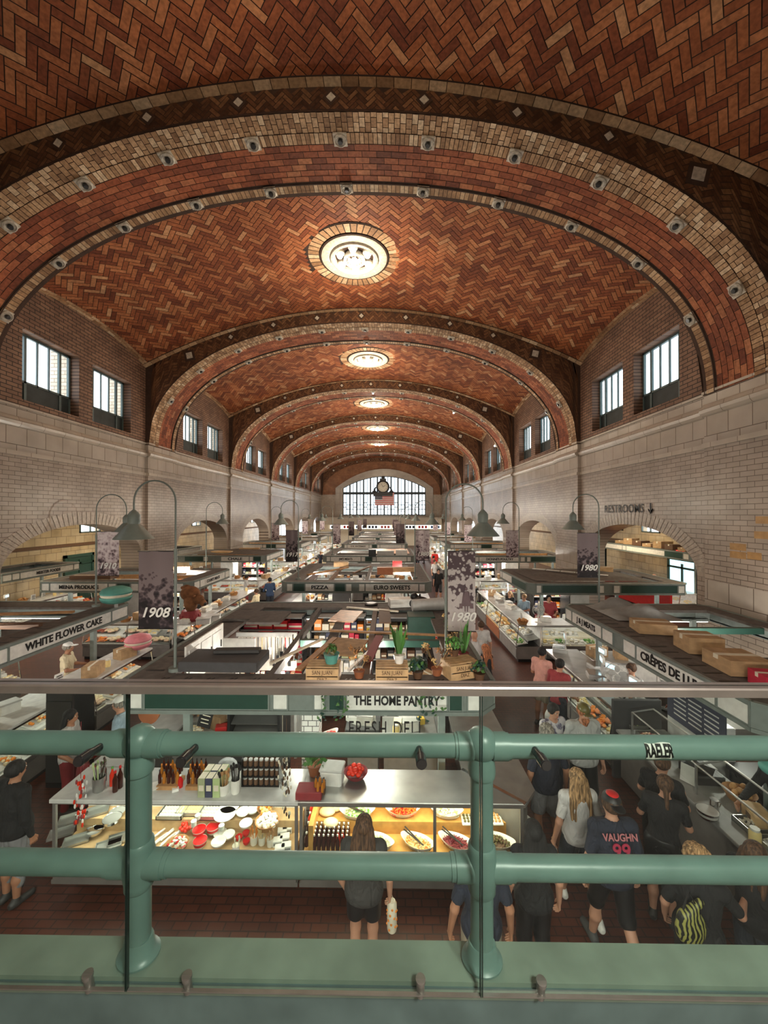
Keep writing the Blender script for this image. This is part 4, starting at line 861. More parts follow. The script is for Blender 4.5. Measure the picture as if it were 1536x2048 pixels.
def tray_proto(kind, food, col, n, shape):
    t = thing('food_tray', 'x', 'food tray'); b = MB(); a, c, h = .21, .155, .035; b.box(-a, a, -c, c, 0, .008); b.box(-a, -a+.01, -c, c, 0, h); b.box(a-.01, a, -c, c, 0, h); b.box(-a, a, -c, -c+.01, 0, h); b.box(-a, a, c-.01, c, 0, h)
    b.build('tray', kind, t); b = MB(); r = random.Random(n*7+len(food))
    for i in range(int(n*1.7)):
        x, y, z = r.uniform(-a*.8, a*.8), r.uniform(-c*.75, c*.75), .03+r.random()*.04; s = r.uniform(.8, 1.2); b.mi = i % 2 if isinstance(col, tuple) else 0
        if shape == 'slab': b.bx((x, y, z), (.11*s, .07*s, .022), rz=r.uniform(-.5, .5), rx=r.uniform(-.3, .3))
        elif shape == 'ball': b.ball((x, y, z+.01), (.035*s, .032*s, .028*s), 7, 5)
        elif shape == 'loaf': b.ball((x, y, z+.02), (.07*s, .04*s, .032*s), 8, 5)
        elif shape == 'link': q = r.uniform(0, PI); b.tube([(x-.05*math.cos(q), y-.05*math.sin(q), z), (x+.012, y+.01, z+.012), (x+.05*math.cos(q+.5), y+.05*math.sin(q+.5), z)], .014*s, 6)
        elif shape == 'wedge': b.poly([(x-.05, y-.03), (x+.05, y), (x-.05, y+.03)], z-.02, z+.03)
        elif shape == 'box': b.bx((x, y, z+.02), (.09, .06, .05), rz=r.uniform(-.2, .2))
    o = b.build(food, list(col) if isinstance(col, tuple) else col, t, shape in ('ball', 'loaf', 'link')); o['kind'] = 'stuff'; return t
TRAYS = [(tray_proto('steel', *a), d) for a, d in (
    (('meat_cuts', ('meat', 'sausage'), 10, 'slab'), 'raw red meat'), (('sausages', ('sausage', 'meat'), 14, 'link'), 'coiled sausages'), (('chicken_pieces', ('chicken', 'dough'), 12, 'loaf'), 'pale chicken pieces'),
    (('fish_fillets', ('salmon', 'orange'), 9, 'slab'), 'orange salmon fillets'))] + [(tray_proto('white', *a), d) for a, d in (
    (('cheese_wedges', ('cheese', 'cream'), 10, 'wedge'), 'yellow cheese wedges'), (('bread_rolls', ('bread', 'dough'), 10, 'loaf'), 'golden bread rolls'), (('pastries', ('dough', 'orange'), 14, 'ball'), 'small pastries'),
    (('greens', ('green', 'palegreen'), 16, 'ball'), 'green vegetables'), (('packs', ('white', 'cream'), 8, 'box'), 'wrapped white packs'), (('peppers', ('red', 'orange'), 14, 'ball'), 'red and orange produce'), (('jars_of_spread', ('amber', 'yellow'), 9, 'box'), 'amber preserves'))]
def small_proto(kind):
    b = MB()
    if kind == 'kitchen_scale':
        t = thing(kind, 'x', 'scale'); b.rbox(-.16, .16, -.17, .17, 0, .09, .02); b.box(-.03, .03, .12, .15, .05, .38); b.build('body', 'lightgrey', t); b = MB(); b.box(-.17, .17, -.16, .12, .10, .115); b.build('weighing_plate', 'chrome', t); b = MB(); b.box(-.12, .12, .11, .16, .34, .48); b.mi = 1; b.box(-.1, .1, .105, .112, .37, .45); b.build('display', ['white', 'screen'], t)
    elif kind == 'cardboard_box':
        t = thing(kind, 'x', 'box'); b.box(-.2, .2, -.15, .15, 0, .24); b.build('carton', 'card', t); b = MB(); b.box(-.2, .2, -.025, .025, .2405, .242); b.box(-.202, .202, -.025, .025, .17, .2405); b.build('tape', 'cream', t)
    elif kind == 'glass_jar':
        t = thing(kind, 'x', 'jar'); b.lathe([(.055, 0), (.06, .02), (.06, .13), (.045, .15)], n=12); b.build('jar_body', 'cheese', t, True); b = MB(); b.lathe([(.047, .15), (.047, .175), (0, .175)], n=12); b.build('lid', 'white', t)
    elif kind == 'price_card':
        t = thing(kind, 'x', 'price sign'); b.bx((0, 0, .13), (.2, .01, .24), rx=.15); b.build('card', 'white', t); b = MB(); [b.bx((0, -.02+.0*i, .06+.045*i), (.14-.02*(i % 2), .004, .018), rx=.15) for i in range(4)]; b.build('printed_lines', 'black', t)
    elif kind == 'wicker_basket':
        t = thing(kind, 'x', 'basket'); b.lathe([(.13, 0), (.18, .1), (.19, .11), (.17, .1), (.12, .02)], n=16); b.build('weave', 'wicker', t, True); b = MB(); r = random.Random(3); [b.ball((r.uniform(-.1, .1), r.uniform(-.1, .1), .1+r.random()*.05), .04, 8, 5) for _ in range(12)]; b.build('rolls', 'bread', t, True)['kind'] = 'stuff'
    elif kind == 'white_tub':
        t = thing(kind, 'x', 'container'); b.rbox(-.15, .15, -.11, .11, 0, .16, .02); b.build('tub_body', 'white', t); b = MB(); b.rbox(-.16, .16, -.12, .12, .16, .185, .01); b.build('tub_lid', 'lightgrey', t)
    elif kind == 'paper_stack':
        t = thing(kind, 'x', 'paper'); [b.bx((0, 0, .02+.035*i), (.34, .26, .03), rz=.08*math.sin(i*2)) for i in range(4)]; b.build('sheets', 'paper', t); b = MB(); b.bx((0, 0, .155), (.3, .2, .02), rz=.1); b.build('top_sheet', 'cream', t)
    elif kind == 'cash_register':
        t = thing(kind, 'x', 'cash register'); b.rbox(-.2, .2, -.2, .2, 0, .12, .02); b.bx((0, .05, .2), (.34, .22, .12), rx=.35); b.build('body', 'dark', t); b = MB(); b.bx((0, -.07, .215), (.28, .12, .01), rx=.35); b.build('keys', 'lightgrey', t)
    elif kind == 'potted_plant':
        t = thing(kind, 'x', 'plant'); b.lathe([(.07, 0), (.1, .14), (.11, .15), (.09, .14)], n=14); b.build('pot', 'brick_wood', t, True); b = MB(); r = random.Random(5)
        for i in range(60): a_, e = r.uniform(0, 6.28), r.uniform(.2, 1.3); d = Vector((math.cos(a_)*math.cos(e), math.sin(a_)*math.cos(e), math.sin(e))); c = Vector((0, 0, .15))+d*r.uniform(.06, .2); u = d.orthogonal().normalized()*.03; b.add([c-u, c+d*.04, c+u, c-d*.04+Vector((0, 0, .01))], [(0,1,2,3)])
        b.build('leaves', 'leaf', t)
    return t
SMALL = {k: (small_proto(k), d) for k, d in (('kitchen_scale', 'grey weighing scale'), ('cardboard_box', 'brown cardboard box'), ('glass_jar', 'jar of yellow preserve'), ('price_card', 'white printed price card'), ('wicker_basket', 'wicker basket of rolls'), ('white_tub', 'white lidded tub'), ('paper_stack', 'stack of white paper'), ('cash_register', 'dark cash register'), ('potted_plant', 'small green potted plant'))}
FREE = {'proto': set()}
def put(proto, loc, rz, label, group, scale=None, seen=set()):
    if proto.name not in seen:                            # the first use moves the original itself
        seen.add(proto.name); proto.location = loc; proto.rotation_euler.z = rz; proto['label'] = label; proto['group'] = group
        if scale: proto.scale = (scale,)*3
        return proto
    return dup(proto, loc, rz, label, group, scale)
CASES = {k: case_proto(k) for k in ('white', 'steel', 'wood', 'grey')}
RS = random.Random(11); TQ = []
def case_run(stall, side, p0, p1, kinds, foods, dens=1.0, per=4, tops=('kitchen_scale', 'price_card', 'white_tub', 'paper_stack', 'glass_jar', 'wicker_basket', 'cardboard_box'), ntop=3):
    """cases from p0 to p1; the aisle is on the right-hand side when walking p0 -> p1"""
    p0, p1 = Vector((*p0, 0)), Vector((*p1, 0)); d = p1-p0; Ln = d.length; d.normalize(); n = max(1, round(Ln/1.92)); k = Ln/n/1.92; rz = math.atan2(d.y, d.x)
    for i in range(n):
        o = p0 + d*(Ln*i/n); kd = kinds[i % len(kinds)]; where = '%s case, %s side, %s' % (ORD[i], side, stall)
        c = put(CASES[kd], o, rz, 'glass display case, %s on the %s side of %s' % (ORD[i], side, stall), 'display cases'); c.scale = (k, 1, 1)
        R3 = Matrix.Rotation(rz, 3, 'Z')
        for r_, (yy, zz, tl) in enumerate(((.24, .565, -.2), (.63, .725, -.18))):
            for j in range(per):
                if RS.random() > dens: continue
                f, nm = TRAYS[RS.choice(foods)]; q = o + R3 @ Vector(((.24+j*(1.9-.48)/max(1, per-1))*k, yy, zz))
                TQ.append((q.length, f, q, rz, 'tray of %s, %s row, %s' % (nm, ('front', 'back')[r_], where)))
        ntop_ = ntop+(2 if p0.length < 22 else 1)
        for j in range(ntop_):
            if RS.random() < .75:
                s, nm = SMALL[RS.choice(tops)]; q = o + R3 @ Vector((RS.uniform(.25, 1.65)*k if ntop_ < 2 else (.25+j*1.4/(ntop_-1)+RS.uniform(-.1, .1))*k, RS.uniform(.3, .78), 1.18))
                put(s, q, rz+RS.uniform(-.5, .5), '%s on the %s' % (nm, where), 'goods on the counters')
MEAT, MIX, CHEESE, BAKE, PROD = (0, 1, 2, 3), (0, 2, 4, 5, 8), (4, 8, 5), (5, 6, 6, 8), (7, 9, 10, 7)
# middle stalls: cases all round, just outside the canopy
def middle(stall, y0, kinds, foods, per, dens, ntop=2, front=True):
    a, b_, c, d = CX0-.42, CX1+.42, y0-.38, y0+5.3
    if front: case_run(stall, 'near', (a+.0, c), (b_, c), kinds, foods[0], dens, per, ntop=ntop)
    case_run(stall, 'right', (b_, c+(.9 if front else 0)), (b_, d), kinds, foods[1], dens, per, ntop=ntop)
    case_run(stall, 'left', (a, d), (a, c+(.9 if front else 0)), kinds, foods[2], dens, per, ntop=ntop)
middle('the PIZZA stall', FY[1], ('white', 'grey'), (PROD, BAKE, CHEESE), 4, .9)
middle("the JIM'S MEATS stall", FY[2], ('white', 'steel'), (MEAT, MEAT, MIX), 4, .85)
middle('the fourth middle stall', FY[3], ('white',), (MIX, PROD, CHEESE), 3, .8, 1)
middle('the fifth middle stall', FY[4], ('white',), (MIX, MIX, MIX), 2, .8, 1)
middle('the sixth middle stall', FY[5], ('white',), (MIX, MIX, MIX), 2, .7, 1)
# left wall stalls
def sidewall(stall, x, y0, y1, left, kinds, foods, per, dens, ntop=2, ends=True, xw=None):
    if left:
        case_run(stall, 'aisle', (x, y0), (x, y1), kinds, foods, dens, per, ntop=ntop)
        if ends: case_run(stall, 'near', (x-3.8, y0-.05), (x-.9, y0-.05), kinds, foods, dens, per, ntop=ntop)
    else:
        case_run(stall, 'aisle', (x, y1), (x, y0), kinds, foods, dens, per, ntop=ntop)
        if ends: case_run(stall, 'near', (x+.9, y0-.05), (x+3.9, y0-.05), kinds, foods, dens, per, ntop=ntop)
sidewall('the cake stall', -6.25, 4.0, 10.3, True, ('grey', 'white', 'grey'), (6, 5, 6, 4, 2), 4, .95, 2, False)
sidewall('the MENA PRODUCE stall', -6.25, 12.5, 18.2, True, ('white', 'steel'), MEAT + (2, 4), 4, .9)
for i, (y0, y1, nm) in enumerate(((20.9, 26.6, 'the CHALE stall'), (29.4, 35.2, 'the fourth left stall'), (37.9, 43.8, 'the fifth left stall'), (46.5, 52, 'the sixth left stall'))):
    sidewall(nm, -6.3, y0, y1, True, ('white',), (MIX, BAKE, MEAT, MIX)[i], (4, 3, 2, 2)[i], .8, 1 + (i == 0))
    sidewall(("the DIONNE'S POULTRY stall", 'the fourth right stall', 'the fifth right stall', 'the sixth right stall')[i], 4.05, y0, y1, False, ('white', 'grey'), (MIX, PROD, MEAT, MIX)[i], (4, 3, 2, 2)[i], .8, 1 + (i == 0))
sidewall('the dark green panel stall', 4.05, 12.45, 18.2, False, ('white', 'wood', 'steel'), (4, 7, 8, 2, 5), 4, .95, 2, False)
case_run('the dark green panel stall', 'near', (4.95, 12.45), (8.7, 12.45), ('grey', 'white'), (7, 4, 8), .95, 4, ('price_card', 'paper_stack'), 2)
case_run('the J & J MEATS stall', 'aisle', (4.05, 10.3), (4.05, 7.2), ('steel', 'steel'), (4, 0, 3, 5), .95, 4, ('white_tub', 'kitchen_scale'), 1)
case_run('the J & J MEATS stall', 'far', (8.0, 10.3), (5.0, 10.3), ('steel',), MEAT, .9, 4)
case_run('the J & J MEATS stall', 'inner', (7.6, 8.6), (5.9, 8.6), ('white',), (3, 0, 1), 1, 4, ntop=1)
case_run('the red counter cafe', 'aisle', (13.0, 25.0), (13.0, 17.5), ('white',), MIX, .8, 3, ntop=2)
case_run('the cake stall', 'inner', (-9.4, 5.0), (-9.4, 9.8), ('white',), (5, 6, 4), .9, 3, ('cardboard_box', 'white_tub', 'paper_stack'), 3)
case_run('the MEISTER FOODS stall', 'aisle', (-14.4, 13.8), (-14.4, 18.6), ('white',), (9, 0, 8), .9, 3, ntop=3)
case_run('the left side aisle', 'near', (-13.5, 24.2), (-11.9, 24.2), ('white',), (9, 0, 8), .9, 3, ntop=3)
TQ.sort(key=lambda q: q[0]); far = MB(); FM = ['white', 'meat', 'cheese', 'bread', 'green', 'salmon', 'cream', 'orange']
for i, (_, f, q, rz, lab) in enumerate(TQ):
    if i < 290: tr = put(f, q, rz, lab, 'food trays in display cases'); tr.rotation_euler = (.2, 0, rz)
    else:
        far.mi = 0; far.bx(q, (.42, .31, .03), rz=rz, rx=.2); rr = random.Random(i); far.mi = rr.randint(1, 7); M3 = Matrix.Rotation(rz, 3, 'Z')
        for _k in range(7): far.bx(q + M3 @ Vector((rr.uniform(-.16, .16), rr.uniform(-.1, .1), .04)), (.1, .08, .05), rz=rr.uniform(0, 3))
tag(far.build('food_display', FM), 'the many small food trays in the distant glass cases', 'food', kind='stuff')
# tall fittings inside the stalls
def fridge(x, y, rz, label, mat='steel', h=1.95, w_=.8, d=.7):
    t = thing('upright_fridge', label, 'fridge', (x, y, 0), rz, 'tall stall fittings'); b = MB(); b.rbox(-w_/2, w_/2, -d/2, d/2, .05, h, .02); b.build('cabinet_body', mat, t)
    b = MB(); b.box(-w_/2+.02, w_/2-.02, -d/2-.03, -d/2, .12, h-.06); b.build('door', 'darksteel' if mat != 'white' else 'white', t); b = MB(); b.cyl((w_/2-.08, -d/2-.06, .8), (w_/2-.08, -d/2-.06, 1.4), .012, n=8); b.build('handle', 'chrome', t)
    return t
def shelf_unit(x, y, rz, label, w_=1.4, h=1.9, n=4, fill='mixed', d=.4, z0=0):
    t = thing('shelving_unit', label, 'shelf', (x, y, z0), rz, 'tall stall fittings'); b = MB()
    for sx in (-w_/2, w_/2-.03): b.box(sx, sx+.03, -d/2, d/2, 0, h)
    b.box(-w_/2, w_/2, d/2-.02, d/2, 0, h); b.build('frame', 'dark', t)
    for i in range(n+1): b = MB(); z = .05+i*(h-.1)/n; b.box(-w_/2, w_/2, -d/2, d/2, z, z+.025); b.build('shelf', 'grey', t)
    r = random.Random(int(x*31+y*17)); M_ = Matrix.Rotation(rz, 3, 'Z')
    for i in range(n):
        z = .075+i*(h-.1)/n; x_ = -w_/2+.08
        while x_ < w_/2-.15:
            wb_ = r.uniform(.1, .2) if fill != 'red' else .34; hb = r.uniform(.12, min(.3, (h-.1)/n-.04)); mt = r.choice(('boxred', 'cream', 'boxgreen', 'boxnavy', 'card', 'white', 'grey', 'brown', 'card', 'orange', 'dark', 'lightgrey')) if fill == 'mixed' else fill if fill != 'red' else r.choice(('boxred', 'boxred', 'red'))
            q = Vector((x, y, z0)) + M_ @ Vector((x_+wb_/2, 0, z)); bt = MB(); bt.box(-wb_/2+.005, wb_/2-.005, -d*.35, d*.35, 0, hb); bt.mi = 1; bt.box(-wb_/2+.02, wb_/2-.02, -d*.35-.003, -d*.35, hb*.3, hb*.6)
            o = bt.build('carton', [mt, 'cream'], loc=q, rz=rz); tag(o, 'small %s carton standing on a stall shelf' % {'boxred': 'dark red', 'boxgreen': 'green', 'boxnavy': 'navy', 'card': 'brown'}.get(mt, mt), 'carton', 'cartons on shelving units'); x_ += wb_+.01
    return t
fr = ((-1.9, FY[1]+2.9, 0), (.2, FY[1]+2.6, 1.57), (-1.5, FY[2]+2.8, 0), (-.6, FY[3]+2.8, 0), (-1.5, FY[4]+2.8, 0), (-1, FY[5]+2.8, 0), (-9.6, 14.8, 1.57), (-9.6, 23, 1.57), (-9.7, 31.5, 1.57), (7.0, 14.6, -1.57), (7.2, 23, -1.57), (7.2, 31.5, -1.57), (-9.0, 7.0, 1.57), (7.4, 6.9, -1.57))
for i, (x, y, rz) in enumerate(fr): fridge(x, y, rz, 'tall %s fridge inside the stall, %s of the tall fridges' % (('steel', 'white', 'dark')[i % 3], ORD[i]), ('steel', 'white', 'darksteel')[i % 3])
for i, (x, y, rz) in enumerate(((-2.5, FY[1]+4.2, 0), (-.4, FY[1]+4.2, 0), (-2.6, FY[2]+2, 0), (.2, FY[2]+2, 0), (6.6, 15.9, 0), (5.9, 24.4, 0), (-8.6, 15.8, 0), (-8.6, 24.5, 0))): shelf_unit(x, y, rz, 'tall dark shelving unit inside a stall, %s counted from the balcony' % ORD[i], 1.5)
# clutter kept on the canopy roofs
def roofbox(x, y, z, s, rz, mat, label):
    o = put(SMALL['cardboard_box'][0], (x, y, z), rz, label, 'boxes on the stall roofs'); o.scale = s
    if mat != 'card':
        for c in o.children:
            if c.name.startswith('carton'): paint(c, mat)
for i, (x, y, s, rz, m, l) in enumerate((
    (-2.1, 16.9, (1.6, 1.4, .8), .1, 'card', 'brown cardboard box on the back roof edge of the PIZZA stall'), (-.15, 14.7, (1.5, 1, 1.1), 0, 'brick_wood', 'orange brown carton on the roof of the EURO SWEETS side'), (.6, 15.4, (2.2, 1, .7), .05, 'card', 'long cardboard box on the right roof of the EURO SWEETS side'),
    (.35, 16.6, (1, 1.4, 1.2), 0, 'red', 'red and white carton at the back right of the PIZZA stall roof'), (-.9, 20.9, (1, 1, 1.6), 0, 'black', "black box on the roof in front of the JIM'S MEATS stall"), (-.2, 21.7, (2.4, 1.5, 1), 0, 'lightgrey', "grey duct box on the roof of the JIM'S MEATS stall"), (.7, 21.7, (1.6, 1.5, 1.2), 0, 'white', "white ribbed box on the roof of the JIM'S MEATS stall"),
    (.3, 9.4+.2, (1.5, 1.1, .8), .2, 'white', 'white wrapped bale at the back right of the front roof'), (-8.8, 24.2, (3, 2, .7), .2, 'card', 'brown heap of cardboard on the CHALE stall roof'), (-9.8, 22.6, (3, 2, .5), -.2, 'crate', 'pale wooden panel on the CHALE stall roof'),
    (5.15, 7.6, (1.6, 1.6, .8), -.2, 'card', 'brown carton on the J & J MEATS stall roof'), (5.12, 5.75, (1.4, 1.9, .9), -.1, 'card', 'long brown carton on the CREPES stall roof'), (5.1, 5.12, (1.2, 1.1, .8), -.2, 'boxred', 'red and white carton on the CREPES stall roof'), (5.2, 6.55, (1.3, 1.5, 1.1), -.15, 'card', 'square brown carton between the cartons on the CREPES roof'),
    (8.4, 15.4, (2, 1.3, .8), .1, 'card', 'brown carton at the back of the green panel stall roof'), (-10.5, 13.6, (3.5, 1.6, .5), .05, 'brown', 'dark folded cloth over the MENA PRODUCE stall roof'), (-9.0, 15.8, (4, 1, .6), .1, 'card', 'brown paper heap over the MENA PRODUCE stall roof'))):
    roofbox(x, y, DK+.01, s, rz, m, l)
for i in range(7): roofbox(13.9, 18.0+i*.85, 3.06, (1.8, 1.6, .7+.35*(i % 3)), .1*i, ('card', 'brown', 'card')[i % 3], '%s brown carton from the near end on the side aisle cafe roof' % ORD[i])
for i, (x, y, L_, rz, m) in enumerate(((-8.9, 8.6, 3.2, .15, 'wood'), (-8.8, 7.6, 3.4, .1, 'brown'), (-8.7, 6.3, 3.0, -.1, 'wood'), (-2.4, 15.4, 2.4, 1.0, 'wood'), (-1.1, 15.8, 2.0, 1.3, 'brown'), (-9, 14.3, 2.6, .2, 'wood'))):
    b = MB(); b.box(-L_/2, L_/2, -.05, .05, 0, .05); o = b.build('wooden_board', m, loc=(x, y, DK+.005), rz=rz); tag(o, 'loose %s board lying across the open stall roof, %s of six' % ('pale' if m == 'wood' else 'dark', ORD[i]), 'board', 'boards on the stall roofs')
# tarpaulins on the right hand roofs
def sheet(name, x0, x1, y0, y1, z, mat, label, amp=.05, seed=0, cat='tarpaulin'):
    n_, m_ = 22, 16; b = MB(); v = []
    for i in range(n_+1):
        for j in range(m_+1):
            u, w_ = i/n_, j/m_; e = min(u, 1-u, w_, 1-w_)*6; v.append((x0+(x1-x0)*u, y0+(y1-y0)*w_, z + amp*min(1, e)*(1+math.sin(u*11+seed+w_*3)*.6+math.sin(w_*13+u*5+seed*2)*.5)))
    b.add(v, [(i*(m_+1)+j, (i+1)*(m_+1)+j, (i+1)*(m_+1)+j+1, i*(m_+1)+j+1) for i in range(n_) for j in range(m_)]); return tag(b.build(name, mat, None, 'all'), label, cat)
sheet('grey_tarpaulin', 4.9, 6.3, 8.3, 9.7, DK+.02, 'grey', 'crumpled grey tarpaulin on the far roof corner of the J & J MEATS stall', .13, 1)
sheet('grey_tarpaulin', 5.0, 9.0, 13.2, 15.9, DK+.02, 'deck', 'grey sheet covering the roof of the dark green panel stall', .04, 4)
sheet('brown_paper_sheet', -1.1, 1.2, 22.4, 25.4, DK+.02, 'chicken', "pale brown paper sheet over the roof of the JIM'S MEATS stall", .05, 2, 'sheet')
sheet('grey_tarpaulin', -11.6, -7.3, 21.8, 24.6, DK+.02, 'deck', 'grey cloth over the roof of the CHALE stall', .09, 6)
b = MB()
for i in range(5): b.bx((6.0+i*.42, 15.5-i*.35, DK+.1), (.5, .12, .03), rz=-.7)
tag(b.build('white_panel_sheet', 'white'), 'white plastic panels laid along the roof of the dark green panel stall', 'panel')
# goods hanging or standing below the PIZZA and EURO SWEETS signs
for i in range(26):
    x = CX0+.15+i*.125; m = ('red', 'white', 'orange', 'darkgreen', 'white', 'red', 'yellow')[i % 7]; b = MB(); b.box(-.05, .05, -.04, .04, 0, .22+.05*(i % 3)); b.mi = 1; b.box(-.045, .045, -.045, -.04, .05, .12)
    tag(b.build('snack_packet', [m, 'white'], loc=(x, 12.75, 1.181)), '%s snack packet standing in the row under the PIZZA sign' % {'darkgreen': 'green'}.get(m, m), 'packet', 'packets under the PIZZA sign')
t = thing('led_sign', 'red framed lit picture sign below the right end of the EURO SWEETS sign', 'sign', (1.15, 12.74, 1.18)); b = MB(); b.box(-.3, .3, 0, .05, 0, .42); b.build('panel', 'brown', t); b = MB(); [b.box(*q) for q in ((-.32, .32, -.02, 0, 0, .03), (-.32, .32, -.02, 0, .39, .42), (-.32, -.29, -.02, 0, 0, .42), (.29, .32, -.02, 0, 0, .42))]; b.build('lit_border', 'exit_red', t)
t = thing('notice_board', 'brown board with pale notes below the EURO SWEETS sign', 'board', (.35, 12.72, 1.18)); b = MB(); b.box(-.33, .33, 0, .04, 0, .6); b.build('panel', 'card', t); b = MB(); b.bx((0, -.01, .25), (.1, .01, .1), ry=.7); b.bx((.22, -.01, .45), (.14, .01, .12)); b.bx((-.24, -.01, .4), (.05, .01, .05)); b.build('notes', 'cream', t)
# red counter front seen through the right archway
t = thing('red_counter_front', 'bright red counter front of the cafe in the right side aisle', 'counter', (12.7, 17.5, 0)); b = MB(); b.box(-.05, .05, 0, 8, .2, 1.5); b.build('red_panel', 'awningred', t); b = MB(); b.box(-.35, .3, 0, 8, 1.5, 1.55); b.build('counter_ledge', 'oak', t)
# macaron models and cow head
def macaron(loc, r, mat, label):
    t = thing('macaron_model', label, 'model macaron', loc)
    for z0, s in ((0, -1), (.0, 1)):
        b = MB(); zc = r*(.28 if s < 0 else .52); zc = r*(.34 if s < 0 else .74); b.lathe([(0, zc+s*r*.42), (r*.5, zc+s*r*.38), (r*.85, zc+s*r*.24), (r, zc), (r*.97, zc-s*r*.1)][::(1 if s < 0 else -1)], n=28); b.build('shell', mat, t, True)
    b = MB(); b.lathe([(r*.88, r*.38), (r*.95, r*.54), (r*.88, r*.7)], n=28); b.build('filling', 'cream', t, True)
    b = MB(); b.cyl((0, 0, -.12), (0, 0, .06), .04, n=10); b.build('stand', 'lightgrey', t)
macaron((-6.65, 9.3, 2.62), .34, 'teal', 'giant teal model macaron standing on the WHITE FLOWER CAKE canopy corner'); macaron((-6.5, 9.9, 1.3), .31, 'pink', 'giant pink model macaron on the cake stall counter')
t = thing('cow_model', 'brown model cow head and shoulders on the left wall stall counter', 'model cow', (-6.7, 12.9, 1.2)); t.scale = (.85, .85, .85)
b = MB(); b.ball((0, 0, 1.05), (.38, .3, .3), 20, 12); b.ball((.05, -.05, .75), (.26, .26, .42), 18, 12); b.ball((.38, -.1, .85), (.22, .16, .19), 16, 10); b.ball((.56, -.12, .72), (.13, .12, .13), 14, 10); b.ball((-.25, .1, 1.28), (.2, .16, .12), 14, 8)
plain('cow_fur', (.2, .085, .035), .9, noise=.4, scale=5, bump=.5); b.build('cow_body', 'cow_fur', t, True)
b = MB(); b.ball((.66, -.14, .68), (.06, .08, .07), 10, 8); b.build('muzzle', 'dark', t, True)
for s in (-1, 1): b = MB(); b.ball((.3, -.1+s*.17, 1.0), (.05, .1, .05), 8, 6); b.build('ear', 'cow_fur', t, True)
b = MB(); b.lathe([(.3, 0), (.36, .1), (.28, .4)], n=20, sx=1.1); [b.bx((.36*math.cos(a_*.7)*1.05, .36*math.sin(a_*.7), .2), (.12, .12, .02), rz=a_*.7, ry=1.5) for a_ in range(9)]; b.build('striped_bunting', 'maroon', t)
for i, (x, y) in enumerate(((-6.1, 12.6), (-5.95, 13.0))): o = put(SMALL['white_tub'][0], (x, y, 1.18), .3, 'white tub beside the brown cow model, %s' % ('nearer one', 'farther one')[i], 'goods on the counters'); o.scale = (1.4, 1.4, 1)
# fans
def fan(loc, rz, label):
    t = thing('desk_fan', label, 'fan', loc, rz); b = MB(); b.lathe([(.12, 0), (.1, .02), (.02, .03), (.018, .36)], n=16); b.build('stand', 'white', t, True)
    b = MB(); b.ball((0, .06, .42), (.05, .09, .05), 12, 8); b.build('motor', 'white', t, True)
    b = MB()
    for rr, yy in ((.2, 0), (.2, -.06), (.13, -.09), (.07, -.1), (.2, -.03)): b.tube([(rr*math.cos(2*PI*i/24), yy, .42+rr*math.sin(2*PI*i/24)) for i in range(25)], .004, 4, False)
    for i in range(20): a_ = 2*PI*i/20; b.tube([(.05*math.cos(a_), -.1, .42+.05*math.sin(a_)), (.14*math.cos(a_), -.09, .42+.14*math.sin(a_)), (.2*math.cos(a_), -.05, .42+.2*math.sin(a_)), (.18*math.cos(a_), .01, .42+.18*math.sin(a_))], .0025, 4, False)
    b.build('cage', 'lightgrey', t)
    for i in range(4): b = MB(); a_ = i*PI/2; b.ball((.09*math.cos(a_), -.03, .42+.09*math.sin(a_)), (.07, .01, .05) if i % 2 == 0 else (.05, .01, .07), 8, 6); b.build('blade', 'clear_plastic' if 0 else 'lightgrey', t, True)
fan((4.95, 12.85, 1.18), .1, 'white desk fan on the white counter of the dark green panel stall'); fan((4.55, 7.75, 1.18), -.5, 'white desk fan on the steel counter of the J & J MEATS stall')
# ================================================================ the front middle stall (THE HOME PANTRY)
ZT = 1.25
def counter(label, x0, x1, mull, deckm, topm):
    t = thing('display_counter', label, 'display counter', (0, 0, 0), 0, 'counters of the front middle stall')
    b = MB(); b.box(x0, x1, 4.76, 5.4, .2, .5); b.box(x0-.02, x1+.02, 4.72, 4.76, .2, .25); b.box(x0, x1, 4.72, 4.76, .25, .5); b.build('base', 'steelpaint', t)
    b = MB(); b.box(x0+.1, x1-.05, 4.95, 5.3, 0, .2); b.build('kick_board', 'black', t)
    b = MB(); b.box(x0+.02, x1-.02, 4.76, 5.06, .5, .58); b.box(x0+.02, x1-.02, 5.06, 5.28, .5, .74); b.build('display_deck', deckm, t)
    b = MB(); b.box(x0, x1, 5.28, 5.31, .2, 1.2); b.build('back_panel', 'counterwhite' if deckm != 'oak' else 'oak', t)
    b = MB(); b.rbox(x0-.04, x1+.04, 4.70, 5.32, ZT-.045, ZT, .008); b.build('counter_top', topm, t)
    b = MB()
    for x in [x0]+list(mull)+[x1]: b.box(x-.018, x+.018, 4.73, 4.765, .48, ZT-.03)
    b.box(x0, x1, 4.72, 4.76, ZT-.07, ZT-.04); b.box(x0, x1, 4.725, 4.76, .485, .515); b.build('frame', 'steelpaint', t)
    xs_ = [x0]+list(mull)+[x1]
    for a, e in zip(xs_, xs_[1:]): b = MB(); b.box(a+.015, e-.015, 4.742, 4.748, .51, ZT-.06); b.build('front_glass', 'case_glass', t)
    b = MB(); b.box(x0+.1, x1-.1, 4.80, 4.84, ZT-.07, ZT-.05); b.build('case_light', 'tube_light', t)
    lamp('AREA', ((x0+x1)/2, 4.98, ZT-.06), (5 if deckm == 'oak' else 3.4)*(x1-x0)*LP, (1, .87, .62) if deckm == 'oak' else (1, .94, .78), x1-x0-.2, (0, 0, 0), .3)
    return t
counter('glass fronted counter of kitchen wares, left half of the front stall', -4.15, -1.14, (-3.22,), 'crate', 'counterwhite')
